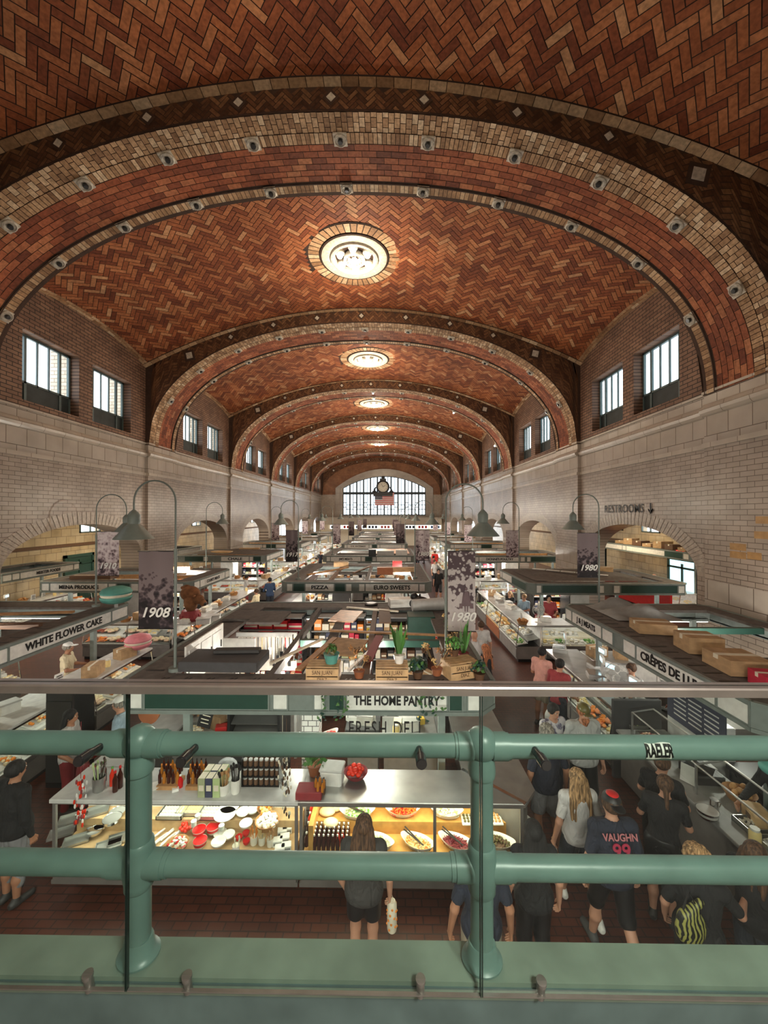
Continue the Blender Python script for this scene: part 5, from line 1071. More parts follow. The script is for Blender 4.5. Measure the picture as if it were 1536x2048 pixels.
counter('glass fronted wood decked salad counter, right half of the front stall', -1.08, 1.62, (.56,), 'oak', 'steel')
t = thing('side_counter', 'long brushed steel side counter on the right of the front stall', 'counter'); b = MB()
b.poly([(1.0, 5.33), (1.66, 4.71), (1.86, 4.95), (1.84, 10.3), (1.15, 10.3)], ZT-.045, ZT-.002); b.build('counter_top', 'steel', t)
b = MB(); b.poly([(1.25, 5.5), (1.66, 4.85), (1.78, 5.0), (1.78, 10.2), (1.25, 10.2)], .1, ZT-.05); b.build('base', 'steelpaint', t); b = MB(); b.bx((1.33, 5.02, ZT+.004), (.9, .05, .012), rz=-.76); b.build('seam_strip', 'chrome', t)
t = thing('side_counter', 'white side counter on the left of the front stall beside the aisle', 'counter'); b = MB(); b.rbox(-4.19, -3.45, 5.34, 10.3, ZT-.045, ZT, .008); b.build('counter_top', 'counterwhite', t); b = MB(); b.box(-4.12, -3.5, 5.55, 10.2, 0, ZT-.05); b.build('base', 'steelpaint', t)
case_run('the front middle stall', 'far', (CX1+.1, 10.35), (CX0-.1, 10.35), ('white',), CHEESE, .8, 3, ntop=1) if 0 else None
# --- bowls of salad
def pieces(b, r, n, cx, cy, cz, rx, ry, hz, shape, s, nm=1):
    for i in range(n):
        a_, q = r.uniform(0, 6.283), math.sqrt(r.random()); x, y = cx+rx*q*math.cos(a_), cy+ry*q*math.sin(a_); z = cz+hz*(1-q*q)+r.uniform(-.006, .006); b.mi = r.randrange(nm)
        if shape == 'shred': b.bx((x, y, z), (s*3, s*.5, s*.5), rz=r.uniform(0, 3.1), ry=r.uniform(-.4, .4))
        elif shape == 'ball': b.ball((x, y, z), s, 6, 4)
        else: b.bx((x, y, z), (s*1.4, s*1.2, s*.8), rz=r.uniform(0, 3.1), rx=r.uniform(-.6, .6))
def boat(px, py, z, L_, W_, rz, mats, shape, s, n, label, tongs=False):
    x, y, _ = at(px, py, z+.06); t = thing('serving_bowl', label, 'bowl', (x, y, z), rz, 'white boat shaped salad bowls'); b = MB()
    N_ = 28; prof = [(.35, 0), (.75, .025), (.98, .075), (1.02, .085), (.96, .08), (.7, .035), (0, .02)]; v = []; f = []
    for k, z_ in prof:
        for i in range(N_):
            a_ = 2*PI*i/N_; e = (1+.22*abs(math.cos(a_))**4); v.append((L_/2*k*math.cos(a_)*e*.84, W_/2*k*math.sin(a_), z_ + (.025*abs(math.cos(a_))**3 if k > .9 else 0)))
    for k in range(len(prof)-1):
        for i in range(N_): f.append((k*N_+i, k*N_+(i+1) % N_, (k+1)*N_+(i+1) % N_, (k+1)*N_+i))
    b.add(v, f+[tuple(range(N_-1, -1, -1))]); b.build('bowl_body', 'ceramic', t, True)
    b = MB(); pieces(b, random.Random(int(px)), n, 0, 0, .05, L_*.40, W_*.38, .045, shape, s, len(mats)); b.ball((0, 0, .035), (L_*.4, W_*.38, .035), 16, 6); o = b.build('salad', list(mats), t); o['kind'] = 'stuff'
    if tongs: b = MB(); b.bx((-.06, .01, .12), (.3, .015, .008), rz=-.35, ry=.2); b.bx((-.05, -.015, .12), (.3, .015, .008), rz=-.2, ry=.2); b.build('serving_tongs', 'darksteel', t)
boat(756, 1680, .58, .42, .23, -.35, ('slaw', 'palegreen', 'cream'), 'shred', .016, 90, 'white bowl of pale green shredded salad, front row beside the dark bottles')
boat(835, 1681, .58, .44, .24, -.42, ('cheese', 'orange', 'cream'), 'shred', .014, 110, 'white bowl of orange and white slaw with tongs resting in it', True)
boat(912, 1680, .58, .46, .24, -.42, ('beet', 'beet', 'maroon'), 'shred', .013, 130, 'white bowl of dark red shredded beets with tongs', True)
boat(993, 1677, .58, .42, .24, -.3, ('olive', 'brown', 'olive'), 'ball', .013, 90, 'white bowl of brown green olives at the right of the salad counter')
boat(715, 1622, .74, .46, .24, .05, ('slaw', 'palegreen', 'green'), 'chunk', .017, 90, 'white bowl of pale cucumber salad in the back row', True)
boat(806, 1618, .74, .46, .22, .05, ('carrot', 'tomato', 'carrot'), 'shred', .017, 100, 'white bowl of red orange carrot sticks in the back row')
boat(893, 1620, .74, .42, .22, -.1, ('cream', 'palegreen', 'white'), 'chunk', .016, 90, 'white bowl of creamy herb salad in the back row')
boat(1027, 1628, .74, .42, .22, -.8, ('tomato', 'green', 'cream', 'olive'), 'chunk', .017, 100, 'angled white bowl of mixed tomato and cucumber salad at the corner')
boat(1050, 1640, .66, .34, .18, -1.2, ('cream', 'palegreen'), 'chunk', .015, 60, 'narrow white bowl half hidden behind the corner of the salad counter')
boat(655, 1472, 1.3, .38, .2, .8, ('tomato', 'tomato', 'red'), 'ball', .026, 34, 'tilted white bowl of cherry tomatoes by the tiled pillar')
for i, (px, py, m, lab) in enumerate(((938, 1633, 'olive', 'square white plate of stuffed olives'), (985, 1632, 'bread', 'square white plate of toasted bread slices'), (965, 1612, 'cheese', 'small white plate of yellow snacks'))):
    x, y, _ = at(px, py, .76); t = thing('serving_plate', lab + ' in the salad counter', 'plate', (x, y, .74)); b = MB(); b.rbox(-.11, .11, -.09, .09, 0, .018, .006); b.build('plate_body', 'ceramic', t); b = MB(); [b.ball((-.07+.045*(k % 4), -.05+.05*(k//4), .03), .018, 8, 5) for k in range(12)]; o = b.build('snacks', m, t, True); o['kind'] = 'stuff'
def bottle(x, y, z, h, r_, body, cap, label, group, square=False):
    t = thing('glass_bottle', label, 'bottle', (x, y, z), 0, group); b = MB(); b.lathe([(r_*.9, 0), (r_, .01), (r_, h*.58), (r_*.4, h*.78), (r_*.36, h*.93)], n=4 if square else 12); b.build('bottle_body', body, t, not square)
    b = MB(); b.lathe([(r_*.45, h*.9), (r_*.45, h), (0, h)], n=10); b.build('cap', cap, t); return t
bp = None
for i in range(8):
    for j in range(4):
        x = -.93+i*.058; y = 4.80+j*.062
        if bp is None: bp = bottle(x, y, .58, .2, .024, 'syrup', 'white', 'small dark syrup bottle with a white cap in the packed rows of the salad counter', 'dark syrup bottles')
        else: o = dup(bp, (x, y, .58)); 
        if j == 1 and i in (5, 6): [paint(c, 'tomato') for c in o.children if c.name.startswith('bottle_body')]
for i, (y, m, l) in enumerate(((4.82, 'syrup', 'dark'), (4.93, 'syrup', 'dark'), (5.04, 'tomato', 'red'), (5.15, 'tomato', 'red'), (5.26, 'syrup', 'dark'))): bottle(-1.03, y, .62+.04*i, .17, .03, m, 'white', '%s sauce bottle at the left end of the salad counter, %s from the glass' % (l, ORD[i]), 'sauce bottles')
for i, (px, py, s) in enumerate(((655, 1618, 1), (672, 1610, .8), (662, 1640, .9))):
    x, y, _ = at(px, py, .8); t = MB(); t.ball((0, 0, .04), (.11*s, .08*s, .045), 16, 8); tag(t.build('bread_loaf', 'dough', None, True, (x, y, .74)), 'floury loaf of bread at the left of the salad counter, %s of three' % ORD[i], 'bread', 'floury loaves')
b = MB(); b.box(-1.0, -.94, 4.78, 5.45, .58, .9); tag(b.build('wooden_divider', 'oak'), 'low oak divider at the left end of the salad counter', 'divider')
# --- on the steel top
x, y, _ = at(712, 1548, ZT+.05); t = thing('tomato_bowl', 'dark red glass bowl heaped with tomatoes on the steel top', 'bowl', (x, y, ZT)); b = MB(); b.lathe([(.06, 0), (.11, .03), (.155, .09), (.16, .1), (.145, .09), (.1, .03), (0, .02)], n=28); b.build('bowl_body', 'maroon', t, True)
for i in range(17):
    a_ = i*2.4; q = .118*math.sqrt((i+.3)/17) if i < 13 else .05; b = MB(); zz = .10+.02*(1-q/.12) + (.04 if i >= 13 else 0); b.ball((x+q*math.cos(a_), y+q*math.sin(a_), ZT+zz), (.034, .034, .029), 14, 8); tag(b.build('tomato', 'tomato', None, True), 'ripe red tomato heaped in the dark bowl on the steel top', 'tomato', 'tomatoes in the bowl')
x, y, _ = at(665, 1548, ZT+.08); o = put(SMALL['white_tub'][0], (x, y, ZT), -.1, 'white lidded tub between the herb pot and the tomato bowl', 'goods on the front stall'); o.scale = (.95, 1, 1.1)
for i, (px, py, s, m, l) in enumerate(((620, 1580, (.32, .2, .09), 'maroon', 'dark red wooden tray with small bottles'), (640, 1575, (.14, .1, .13), 'brown', 'small brown box stand on the left end of the steel top'))):
    x, y, _ = at(px, py, ZT+.05); b = MB(); b.rbox(-s[0]/2, s[0]/2, -s[1]/2, s[1]/2, 0, s[2], .008); tag(b.build('wooden_box', m, loc=(x, y, ZT)), l, 'box')
for i, (px, py) in enumerate(((632, 1560), (640, 1558), (648, 1562), (636, 1568), (645, 1570))): x, y, _ = at(px, py, ZT+.2); bottle(x, y, ZT+.12, .13, .018, 'amber', 'dark', 'tiny amber bottle on the brown box stand', 'tiny amber bottles')
o = put(SMALL['potted_plant'][0], (-1.0, 5.2, ZT), 0, 'leafy herb in a glass pot at the left end of the steel top', 'plants of the front stall', 1.0)
# --- wares under glass, left half
def roundware(px, py, z, prof, mat, label, name, cat, group, inner=None, n=24):
    x, y, _ = at(px, py, z+prof[-1][1]); t = thing(name, label, cat, (x, y, z), 0, group); b = MB(); b.lathe([(0, prof[0][1])]+prof, n=n, cap=False); b.build('body', mat, t, True)
    if inner: b = MB(); b.lathe([(prof[-1][0]*.97, prof[-1][1]-.004), (prof[-1][0]*.9, prof[-1][1]*.45), (0, prof[-1][1]*.3)], n=n); b.build('inside', inner, t, True)
    return t
G1 = 'wares in the left glass counter'
BW = lambda r, h: [(r*.6, 0), (r*.75, .01), (r, h)]
for i, (px, py) in enumerate(((398, 1658), (426, 1652), (400, 1680))): roundware(px, py, .58 if i == 2 else .62, BW(.085, .085), 'ceramic', 'round baking bowl with a glossy red inside, %s of three' % ORD[i], 'baking_bowl', 'bowl', G1, 'redglaze')
for i, (px, py) in enumerate(((478, 1672), (493, 1680), (492, 1664), (446, 1660))): roundware(px, py, .58, BW(.045, .045), 'redglaze', 'small red ramekin in the left glass counter, %s of four' % ORD[i], 'ramekin', 'ramekin', G1, 'redglaze')
for i, (px, py, k, r_) in enumerate(((437, 1682, 4, .09), (457, 1668, 3, .08), (440, 1665, 2, .085), (486, 1622, 6, .085), (492, 1645, 6, .08), (505, 1618, 3, .08), (450, 1628, 2, .14), (460, 1612, 2, .13))):
    for j in range(k):
        roundware(px, py+0, (.58 if py > 1650 else .74)+j*.028, [(r_*.7, 0), (r_*.9, .008), (r_, .03)], 'ceramic', 'white dish in the %s stack of the left glass counter, %s from below' % (ORD[i], ORD[j]), 'stacked_dish', 'dish', 'stacked white dishes', 'ceramic', 20)
def basket(px, py, z, r_, fill, n, s, label, mats=None, shape='ball'):
    x, y, _ = at(px, py, z+.08); t = thing('wicker_basket', label, 'basket', (x, y, z), 0, 'round wicker baskets'); b = MB(); b.lathe([(r_*.7, 0), (r_, .08), (r_*1.03, .09), (r_*.92, .08), (r_*.6, .02)], n=20); b.build('weave', 'wicker', t, True)
    b = MB(); pieces(b, random.Random(px), n, 0, 0, .07, r_*.85, r_*.85, .05, shape, s, len(mats)); b.build(fill, list(mats), t)['kind'] = 'stuff'
basket(535, 1640, .74, .15, 'garlic', 60, .024, 'wicker basket heaped with white garlic bulbs', ('white', 'cream')); basket(352, 1690, .58, .14, 'wrapped_sweets', 40, .022, 'wicker basket of red and white wrapped sweets', ('white', 'cream', 'red'), 'chunk')
basket(530, 1615, .76, .1, 'onions', 20, .025, 'small wicker basket of golden onions behind the garlic', ('orange', 'straw'))
b = MB(); r = random.Random(2); [b.ball((r.uniform(-.08, .08), r.uniform(-.06, .06), .03+r.random()*.05), .024, 8, 6) for _ in range(26)]; x, y, _ = at(372, 1658, .66); o = tag(b.build('radish_bunch', ['tomato'], None, True, (x, y, .62)), 'heap of bright red radishes beside the red bowls', 'radishes', kind='stuff')
for i in range(12): x, y, _ = at(308+i*4.6+(i % 2)*6, 1688-(i % 4)*10, .62); b = MB(); b.tube([(-.1, -.02, 0), (.0, 0, .008), (.1, .03, .0)], [.011, .013, .009], 8); tag(b.build('white_spatula', 'white', None, True, (x, y, .6+.008*(i % 3)), .9), 'long white spatula lying in the row at the left post', 'utensil', 'white spatulas')
for i, (px, py, m, l) in enumerate(((383, 1618, 'cheese', 'pale yellow sliced cheese'), (425, 1625, 'cream', 'yellow and white pastries'), (345, 1625, 'cream', 'crumbled white cheese'))):
    x, y, _ = at(px, py, .77); t = thing('deli_tray', 'steel tray of %s at the back of the left counter' % l, 'tray', (x, y, .74)); b = MB(); b.box(-.17, .17, -.11, .11, 0, .01); [b.box(*q) for q in ((-.17, .17, -.11, -.1, 0, .05), (-.17, .17, .1, .11, 0, .05), (-.17, -.16, -.11, .11, 0, .05), (.16, .17, -.11, .11, 0, .05))]; b.build('tray_body', 'steel', t)
    b = MB(); [b.bx((-.12+.04*(k % 7), -.06+.06*(k//7), .03), (.05, .055, .02), rz=.1, ry=.3) for k in range(21)]; b.build('slices', m, t)['kind'] = 'stuff'
for i, (px, py, h) in enumerate(((387, 1642, .12), (443, 1650, .1), (395, 1630, .1))): roundware(px, py, .74, [(.04, 0), (.045, .01), (.045, h*.8), (.035, h)], 'case_glass', 'clear glass jar among the white dishes, %s of three' % ORD[i], 'glass_jar', 'jar', G1, 'white')
for i, (px, py, n_, m) in enumerate(((524, 1672, 9, 'straw'), (541, 1675, 6, 'wood'), (472, 1690, 4, 'cream'), (508, 1672, 6, 'orange'))):
    t = roundware(px, py, .58, [(.035, 0), (.042, .01), (.045, .1)], 'ceramic', 'white crock of wooden tools in the left counter, %s of four' % ORD[i], 'utensil_crock', 'crock', G1, 'cream')
    for j in range(n_): a_ = j*2.4; b = MB(); b.cyl((.02*math.cos(a_), .02*math.sin(a_), .02), (.045*math.cos(a_), .045*math.sin(a_), .17+.02*(j % 3)), .005, n=6); b.ball((.045*math.cos(a_), .045*math.sin(a_), .17+.02*(j % 3)), (.012, .008, .02), 6, 4); b.build('wooden_tool', m, t)
for i, (px, py) in enumerate(((560, 1690), (556, 1675), (573, 1685), (570, 1668), (565, 1655), (575, 1650))): x, y, _ = at(px, py, .66); b = MB(); b.rbox(-.06, .06, -.045, .045, 0, .07, .004); b.mi = 1; b.box(-.05, .05, -.047, -.045, .02, .05); tag(b.build('white_packet', ['white', 'grey'], loc=(x, y, .58), rz=.2), 'white printed packet stacked near the middle post, %s of six' % ORD[i], 'packet', 'white packets')
# steel pans and bowls in the far left section
for i, (px, py, r_, h) in enumerate(((222, 1638, .11, .07), (232, 1625, .1, .06), (188, 1662, .09, .06), (180, 1648, .085, .06), (200, 1652, .08, .06), (160, 1632, .07, .05))): roundware(px, py, .6 if py > 1640 else .74, BW(r_, h), 'chrome', 'shiny steel mixing bowl in the bare left section, %s of six' % ORD[i], 'mixing_bowl', 'bowl', 'steel mixing bowls', 'chrome')
for i, (px, py) in enumerate(((140, 1640), (150, 1680), (215, 1690), (240, 1675), (190, 1625), (120, 1665))): x, y, _ = at(px, py, .62 if py > 1650 else .76); b = MB(); b.box(-.14, .14, -.09, .09, 0, .008); [b.box(*q) for q in ((-.14, .14, -.09, -.082, 0, .03), (-.14, .14, .082, .09, 0, .03), (-.14, -.132, -.09, .09, 0, .03), (.132, .14, -.09, .09, 0, .03))]; tag(b.build('baking_tray', 'steel', loc=(x, y, .585 if py > 1650 else .745), rz=.5), 'shallow steel baking tray in the bare left section, %s of six' % ORD[i], 'tray', 'baking trays')
# --- on the white top, left
def crock(px, py, r_, h, m, n_, tm, label):
    x, y, _ = at(px, py, ZT+h/2); t = thing('utensil_crock', label, 'crock', (x, y, ZT), 0, 'crocks on the white counter top'); b = MB(); b.lathe([(r_*.8, 0), (r_*.9, .01), (r_, h), (r_*.93, h), (r_*.8, .03)], n=20); b.build('crock_body', m, t, True)
    for j in range(n_): a_ = j*2.4; b = MB(); e = (r_*.9*math.cos(a_), r_*.9*math.sin(a_), h*1.75+.03*(j % 3)); b.cyl((r_*.4*math.cos(a_), r_*.4*math.sin(a_), .03), e, .006, n=6); b.ball(e, (.018, .01, .03), 6, 4); b.build('kitchen_tool', tm[j % len(tm)], t)
crock(195, 1570, .075, .17, 'steel', 12, ('chrome', 'palegreen', 'chrome'), 'steel canister full of whisks and ladles at the left end of the white top')
crock(447, 1578, .065, .13, 'ceramic', 10, ('wood', 'black', 'wood'), 'white crock of brown wooden tools beside the tea boxes'); crock(471, 1572, .06, .17, 'ceramic', 8, ('darksteel', 'black'), 'tall ribbed white crock of dark tools')
GB = 'bottles on the white counter top'
for i, (px, py, m, h) in enumerate([(228, 1570, 'syrup', .26), (238, 1562, 'syrup', .28), (222, 1558, 'tomato', .24), (205, 1550, 'syrup', .26)]): x, y, _ = at(px, py, ZT+.1); bottle(x, y, ZT, h, .032, m, 'red' if i < 2 else 'green', '%s tall bottle beside the steel canister, %s of four' % ('red' if m == 'tomato' else 'dark', ORD[i]), GB)
k = 0
for px0, nr, m in ((318, 5, 'syrup'), (376, 4, 'syrup')):
    for i in range(nr):
        for j in range(3):
            x, y, _ = at(px0+i*9+j*4, 1560-j*12, ZT+.1); bottle(x, y, ZT+.05, .17, .02, (m, 'amber', 'syrup')[(i+j) % 3], ('dark', 'orange', 'black')[j], 'small sauce bottle standing in the wooden rack %s the red bottle' % ('left of' if px0 < 350 else 'right of'), 'sauce bottles in wooden racks %s the red bottle' % ('left of' if px0 < 350 else 'right of'))
    x, y, _ = at(px0+18, 1572, ZT+.03); b = MB(); b.box(-.13, .13, -.05, .16, 0, .05); tag(b.build('wooden_rack', 'wood', loc=(x, y, ZT)), 'low wooden bottle rack on the white top, %s one' % ('left' if px0 < 350 else 'right'), 'rack')
for i, (m, l) in enumerate((('boxgreen', 'olive'), ('boxnavy', 'navy'), ('palegreen', 'pale green'))):
    for j in range(2): x = -2.33+i*.093; b = MB(); b.box(-.043, .043, -.07, .07, 0, .23); b.mi = 1; b.box(-.03, .03, -.072, -.07, .08, .15); b.box(-.04, .04, -.06, .06, .2301, .231); tag(b.build('tea_box', [m, 'cream'], loc=(x, 4.83+j*.15, ZT)), '%s tea box with a cream label, %s row' % (l, ('front', 'back')[j]), 'box', 'tea boxes')
x, y, _ = at(360, 1568, ZT+.05); bottle(x, y, ZT, .16, .03, 'redglaze', 'white', 'squat red bottle lying between the two wooden racks', GB)
x, y, _ = at(350, 1580, ZT); b = MB(); b.rbox(-.04, .04, -.06, .06, 0, .03, .006); tag(b.build('small_tin', 'white', loc=(x, y, ZT), rz=.5), 'small white and black tin on the white counter edge', 'tin')
b = MB(); b.lathe([(.06, 0), (.09, .03), (.095, .035)], n=16, sx=1.4, sy=.8); x, y, _ = at(308, 1578, ZT); tag(b.build('snack_dish', 'ceramic', None, True, (x, y, ZT), .5), 'small oval dish of snacks beside the green post', 'dish')
for i, (px, py, sx) in enumerate(((505, 1530, 1), (535, 1528, .8), (455, 1530, 1.2))): b = MB(); x, y, _ = at(px, py, ZT+.1); b.ball((0, 0, .1), (.11*sx, .08, .09), 14, 8); tag(b.build('plastic_wrapped_item', 'plastic_bag', None, True, (x, y, ZT)), 'grey plastic wrapped goods behind the crocks, %s of three' % ORD[i], 'bag', 'wrapped goods') if i == 2 else None
t = thing('jar_rack', 'wire rack of small lidded jars on the white counter top', 'rack', (-1.66, 5.05, ZT)); b = MB()
for z in (0, .12, .24): b.box(-.24, .24, -.1, .1, z, z+.006)
for sx in (-.24, .24): b.box(sx-.004, sx+.004, -.1, .1, 0, .36)
b.build('wire_frame', 'darksteel', t)
jr = None
for rr_ in range(3):
    for i in range(7):
        for j in range(2):
            q = (-1.87+i*.07, 5.0+j*.09, ZT+.007+rr_*.12)
            if jr is None:
                jr = thing('spice_jar', 'small glass jar with a pale lid on the wire rack', 'jar', q, 0, 'jars on the wire rack'); b = MB(); b.lathe([(.026, 0), (.028, .01), (.028, .06), (.022, .07)], n=10); b.build('jar_body', 'brown', jr, True); b = MB(); b.lathe([(.027, .07), (.027, .088), (0, .088)], n=10); b.build('lid', 'lightgrey', jr)
            else: dup(jr, q)
def strand(px, y_, z0, z1, n_, mats, s, label, sw=.05):
    x = (px-778)*y_/769; b = MB(); r = random.Random(px)
    for i in range(n_): z = z0+(z1-z0)*i/n_; b.mi = r.randrange(len(mats)); b.ball((x+r.uniform(-sw, sw), y_+r.uniform(-sw, sw), z), (s*.6, s*.6, s*1.4), 6, 4)
    b.mi = 0; b.cyl((x, y_, z1), (x, y_, 2.2), .003, n=4); tag(b.build('hanging_strand', list(mats), None, True), label, 'decoration', kind='thing')
strand(158, 4.72, .95, 1.5, 46, ('maroon', 'white', 'tomato'), .022, 'hanging string of dried red peppers at the left end of the counter'); strand(573, 4.82, 1.0, 1.75, 60, ('brown', 'dark', 'cream'), .02, 'hanging bunch of dried brown pods by the middle post'); strand(565, 4.9, 1.3, 1.9, 30, ('cream', 'grey'), .02, 'hanging string of pale dried garlic behind the brown pods')
# --- inside the stall
t = thing('tiled_pillar', 'square pillar of white tiles inside the front stall', 'pillar', (-1.2, 6.0, 0)); b = MB(); b.box(-.13, .13, -.13, .13, 0, 2.3); b.build('tiled_face', 'white_tile', t) if 0 else None
bricks('white_tile', (0, 2), .13, .085, (.75,.75,.72), (.8,.8,.77), (.12,.12,.12), rough=.2, ms=.006, var=.05); b.build('tiled_face', 'white_tile', t); b = MB(); b.box(-.15, .15, -.15, .15, 0, .1); b.build('base', 'grey', t)
t = thing('hanging_sign', 'clear hanging sign with tall black FRESH DELI letters', 'sign', (-.06, 5.25, 1.84)); b = MB(); b.box(-.55, .55, -.003, .003, -.15, .15); b.build('clear_board', 'case_glass', t); text('FRESH DELI', .29, 'black', t, (0, -.008, 0), sx=.6, bold=.0, sp=1.15)
b = MB(); [b.cyl((sx, 0, .15), (sx, 0, .35), .004, n=5) for sx in (-.5, .5)]; b.build('hanging_wire', 'black', t)
t = thing('drinks_fridge', 'black open fridge with angled wire shelves inside the front stall', 'fridge', (-2.15, 6.4, 0)); b = MB(); b.box(-.4, .4, .3, .36, 0, 1.75); b.box(-.42, -.38, -.3, .36, 0, 1.75); b.box(.38, .42, -.3, .36, 0, 1.75); b.box(-.4, .4, -.3, .36, 1.7, 1.78); b.build('cabinet_body', 'black', t)
for i in range(6): b = MB(); b.bx((0, 0, .5+.2*i), (.76, .55, .012), rx=.35); b.build('wire_shelf', 'steel', t)
b = MB(); [b.lathe([(.045, 0), (.05, .03)], (-.2+.1*(i % 5), -.12+.1*(i//5), 0), 10) for i in range(15)]; b.box(-.27, .27, -.18, .13, -.01, .0); tag(b.build('muffin_pan', 'black', None, True, (-2.52, 5.75, 1.34)), 'black muffin pan with round cups leaning inside the front stall', 'pan')
t = thing('blackboard_sign', 'black price board with pale writing above the egg basket', 'sign', (-2.78, 5.85, 1.72)); b = MB(); b.bx((0, 0, 0), (.2, .02, .42), ry=.25); b.build('board', 'black', t); b = MB(); [b.bx((.03*math.sin(i), -.013, .14-.055*i), (.12, .003, .012), ry=.25) for i in range(6)]; b.build('chalk_lines', 'cream', t)
basket(388, 1462, 1.28, .14, 'eggs', 34, .026, 'wicker basket of brown and white eggs inside the front stall', ('dough', 'cream', 'wicker'))
t = thing('hanging_pan', 'brown bottomed round pan hanging at the left corner of the front stall', 'pan', (-3.45, 5.55, 1.9)); b = MB(); b.lathe([(.0, 0), (.14, .0), (.15, -.06)], n=24, axis='y'); b.build('pan_body', 'brick_wood', t, True); b = MB(); b.cyl((0, 0, .14), (0, 0, .4), .012, n=8); b.build('handle', 'darksteel', t)
t = thing('hanging_scale', 'round white hanging scale dial above the egg basket', 'scale', (-3.0, 5.9, 1.93)); b = MB(); b.lathe([(0, -.03), (.1, -.03), (.1, .03), (0, .03)], n=24, axis='y'); b.build('scale_dial', 'white', t); b = MB(); b.bx((0, -.035, .02), (.008, .004, .1)); b.lathe([(.1, -.034), (.085, -.034)], n=24, axis='y', cap=False); b.build('pointer', 'black', t); b = MB(); b.lathe([(.12, -.2), (.15, -.17)], n=20); b.cyl((0, 0, -.1), (0, 0, -.2), .006, n=5); b.build('scale_pan', 'chrome', t)
for i, (x, y, s, m, l) in enumerate(((-3.05, 6.6, (1.0, .9, 1.15), 'lightgrey', 'pale grey work table left inside the front stall'), (.35, 6.7, (.95, .8, 1.05), 'grey', 'grey glass topped freezer inside the front stall'), (-.45, 6.9, (.6, .7, 1.1), 'charcoal', 'dark chest freezer beside the glass topped one'), (.75, 8.3, (.8, 1.0, 1.2), 'steel', 'steel preparation table at the back of the front stall'), (-2.2, 8.4, (1.4, .5, 1.1), 'steel', 'steel sink bench at the back of the front stall'))):
    t = thing('work_table', l, 'table', (x, y, 0)); b = MB(); b.rbox(-s[0]/2, s[0]/2, -s[1]/2, s[1]/2, s[2]-.06, s[2], .01); b.build('table_top', m, t); b = MB(); b.box(-s[0]/2+.04, s[0]/2-.04, -s[1]/2+.04, s[1]/2-.04, 0, s[2]-.06); b.build('cabinet_body', 'lightgrey', t)
    b = MB(); r = random.Random(i)
    for q in range(3): sm, nm = SMALL[r.choice(('white_tub', 'glass_jar', 'paper_stack', 'cardboard_box', 'kitchen_scale', 'price_card'))]; o = put(sm, (x+r.uniform(-s[0]*.3, s[0]*.3), y+r.uniform(-s[1]*.25, s[1]*.25), s[2]), r.uniform(-1, 1), '%s on the %s, %s of three' % (nm, ' '.join(l.split()[:3]), ORD[q]), 'goods inside the front stall')
shelf_unit(-2.75, 9.15, 0, 'dark shelving full of dark red boxes at the back of the front stall', 1.5, 2.38, 8, 'red', d=.4); shelf_unit(-1.2, 9.2, 0, 'dark shelving of mixed goods at the back of the front stall', 1.3, 2.38, 7, 'mixed'); shelf_unit(.25, 9.2, 0, 'shelving of bottles and orange boxes at the back right of the front stall', 1.3, 2.38, 7, 'mixed')
# hanging kitchen tools
t = thing('tool_rail', 'white rail with hooks across the inside of the front stall', 'rail', (-2.5, 7.85, 2.3)); b = MB(); b.box(-.62, .62, -.03, .03, -.03, .05); b.build('rail_bar', 'lightgrey', t); b = MB(); b.box(-.6, .6, .05, .07, -.75, -.03); b.build('backing_board', 'signcream', t)
for i in range(15):
    x = -3.06+i*.08; h = .2+.08*(i*7 % 4); m = ('white', 'white', 'black', 'chrome', 'red', 'black', 'straw', 'white')[i % 8]; t = thing('kitchen_tool', '%s kitchen tool hanging from the white rail, %s from the left' % ({'chrome': 'steel', 'straw': 'wooden'}.get(m, m), ORD[i]), 'utensil', (x, 7.8, 2.26), 0, 'tools on the white rail')
    b = MB(); b.cyl((0, 0, 0), (0, 0, -h), .009, n=6); b.build('handle', m, t); b = MB(); b.bx((0, 0, -h-.07), (.045+.01*(i % 3), .01, .14)); b.build('tool_head', m if i % 3 else 'black', t)
for i in range(12): x = -3.0+i*.1; m = ('white', 'cream', 'black', 'brown')[i % 4]; b = MB(); b.rbox(-.035, .035, -.03, .03, 0, .2, .005); tag(b.build('kitchen_packet', m, loc=(x, 7.6, 1.45)), '%s boxed kitchen tool on the ledge below the rail' % m, 'box', 'boxed kitchen tools')
b = MB(); b.box(-3.1, -1.8, 7.5, 7.72, 1.4, 1.45); b.box(-3.1, -3.05, 7.5, 7.72, 0, 1.4); b.box(-1.85, -1.8, 7.5, 7.72, 0, 1.4); tag(b.build('tool_shelf', 'lightgrey'), 'grey shelf below the white tool rail', 'shelf')
# on the roof of the front stall
t = thing('roof_cabinet', 'white panelled cabinet set into the left roof of the front stall', 'cabinet', (-3.07, 6.35, 2.47)); b = MB(); b.box(-.03, .0, -.55, .75, -.35, .28); b.box(-.03, .6, .72, .75, -.3, .0); b.build('cabinet_panel', 'white', t)
b = MB(); [b.box(.0, .015, a, a+.34, -.28, .2) for a in (-.48, -.1, .3)]; b.build('door', 'white', t); b = MB(); [b.box(.015, .03, a, a+.02, -.1, .02) for a in (-.16, .22, .6)]; b.build('handle', 'black', t)
b = MB(); b.rbox(-.58, .58, -.28, .28, 0, .14, .01); tag(b.build('foam_slab', 'charcoal', loc=(-2.48, 5.82, 2.48), rz=-.02), 'large dark grey foam slab on the front roof edge', 'slab')
b = MB(); b.rbox(-.35, .35, -.07, .07, 0, .05, .01); tag(b.build('dark_board', 'dark', loc=(-2.35, 5.95, 2.63), rz=.05), 'narrow dark board lying on the grey foam slab', 'board')
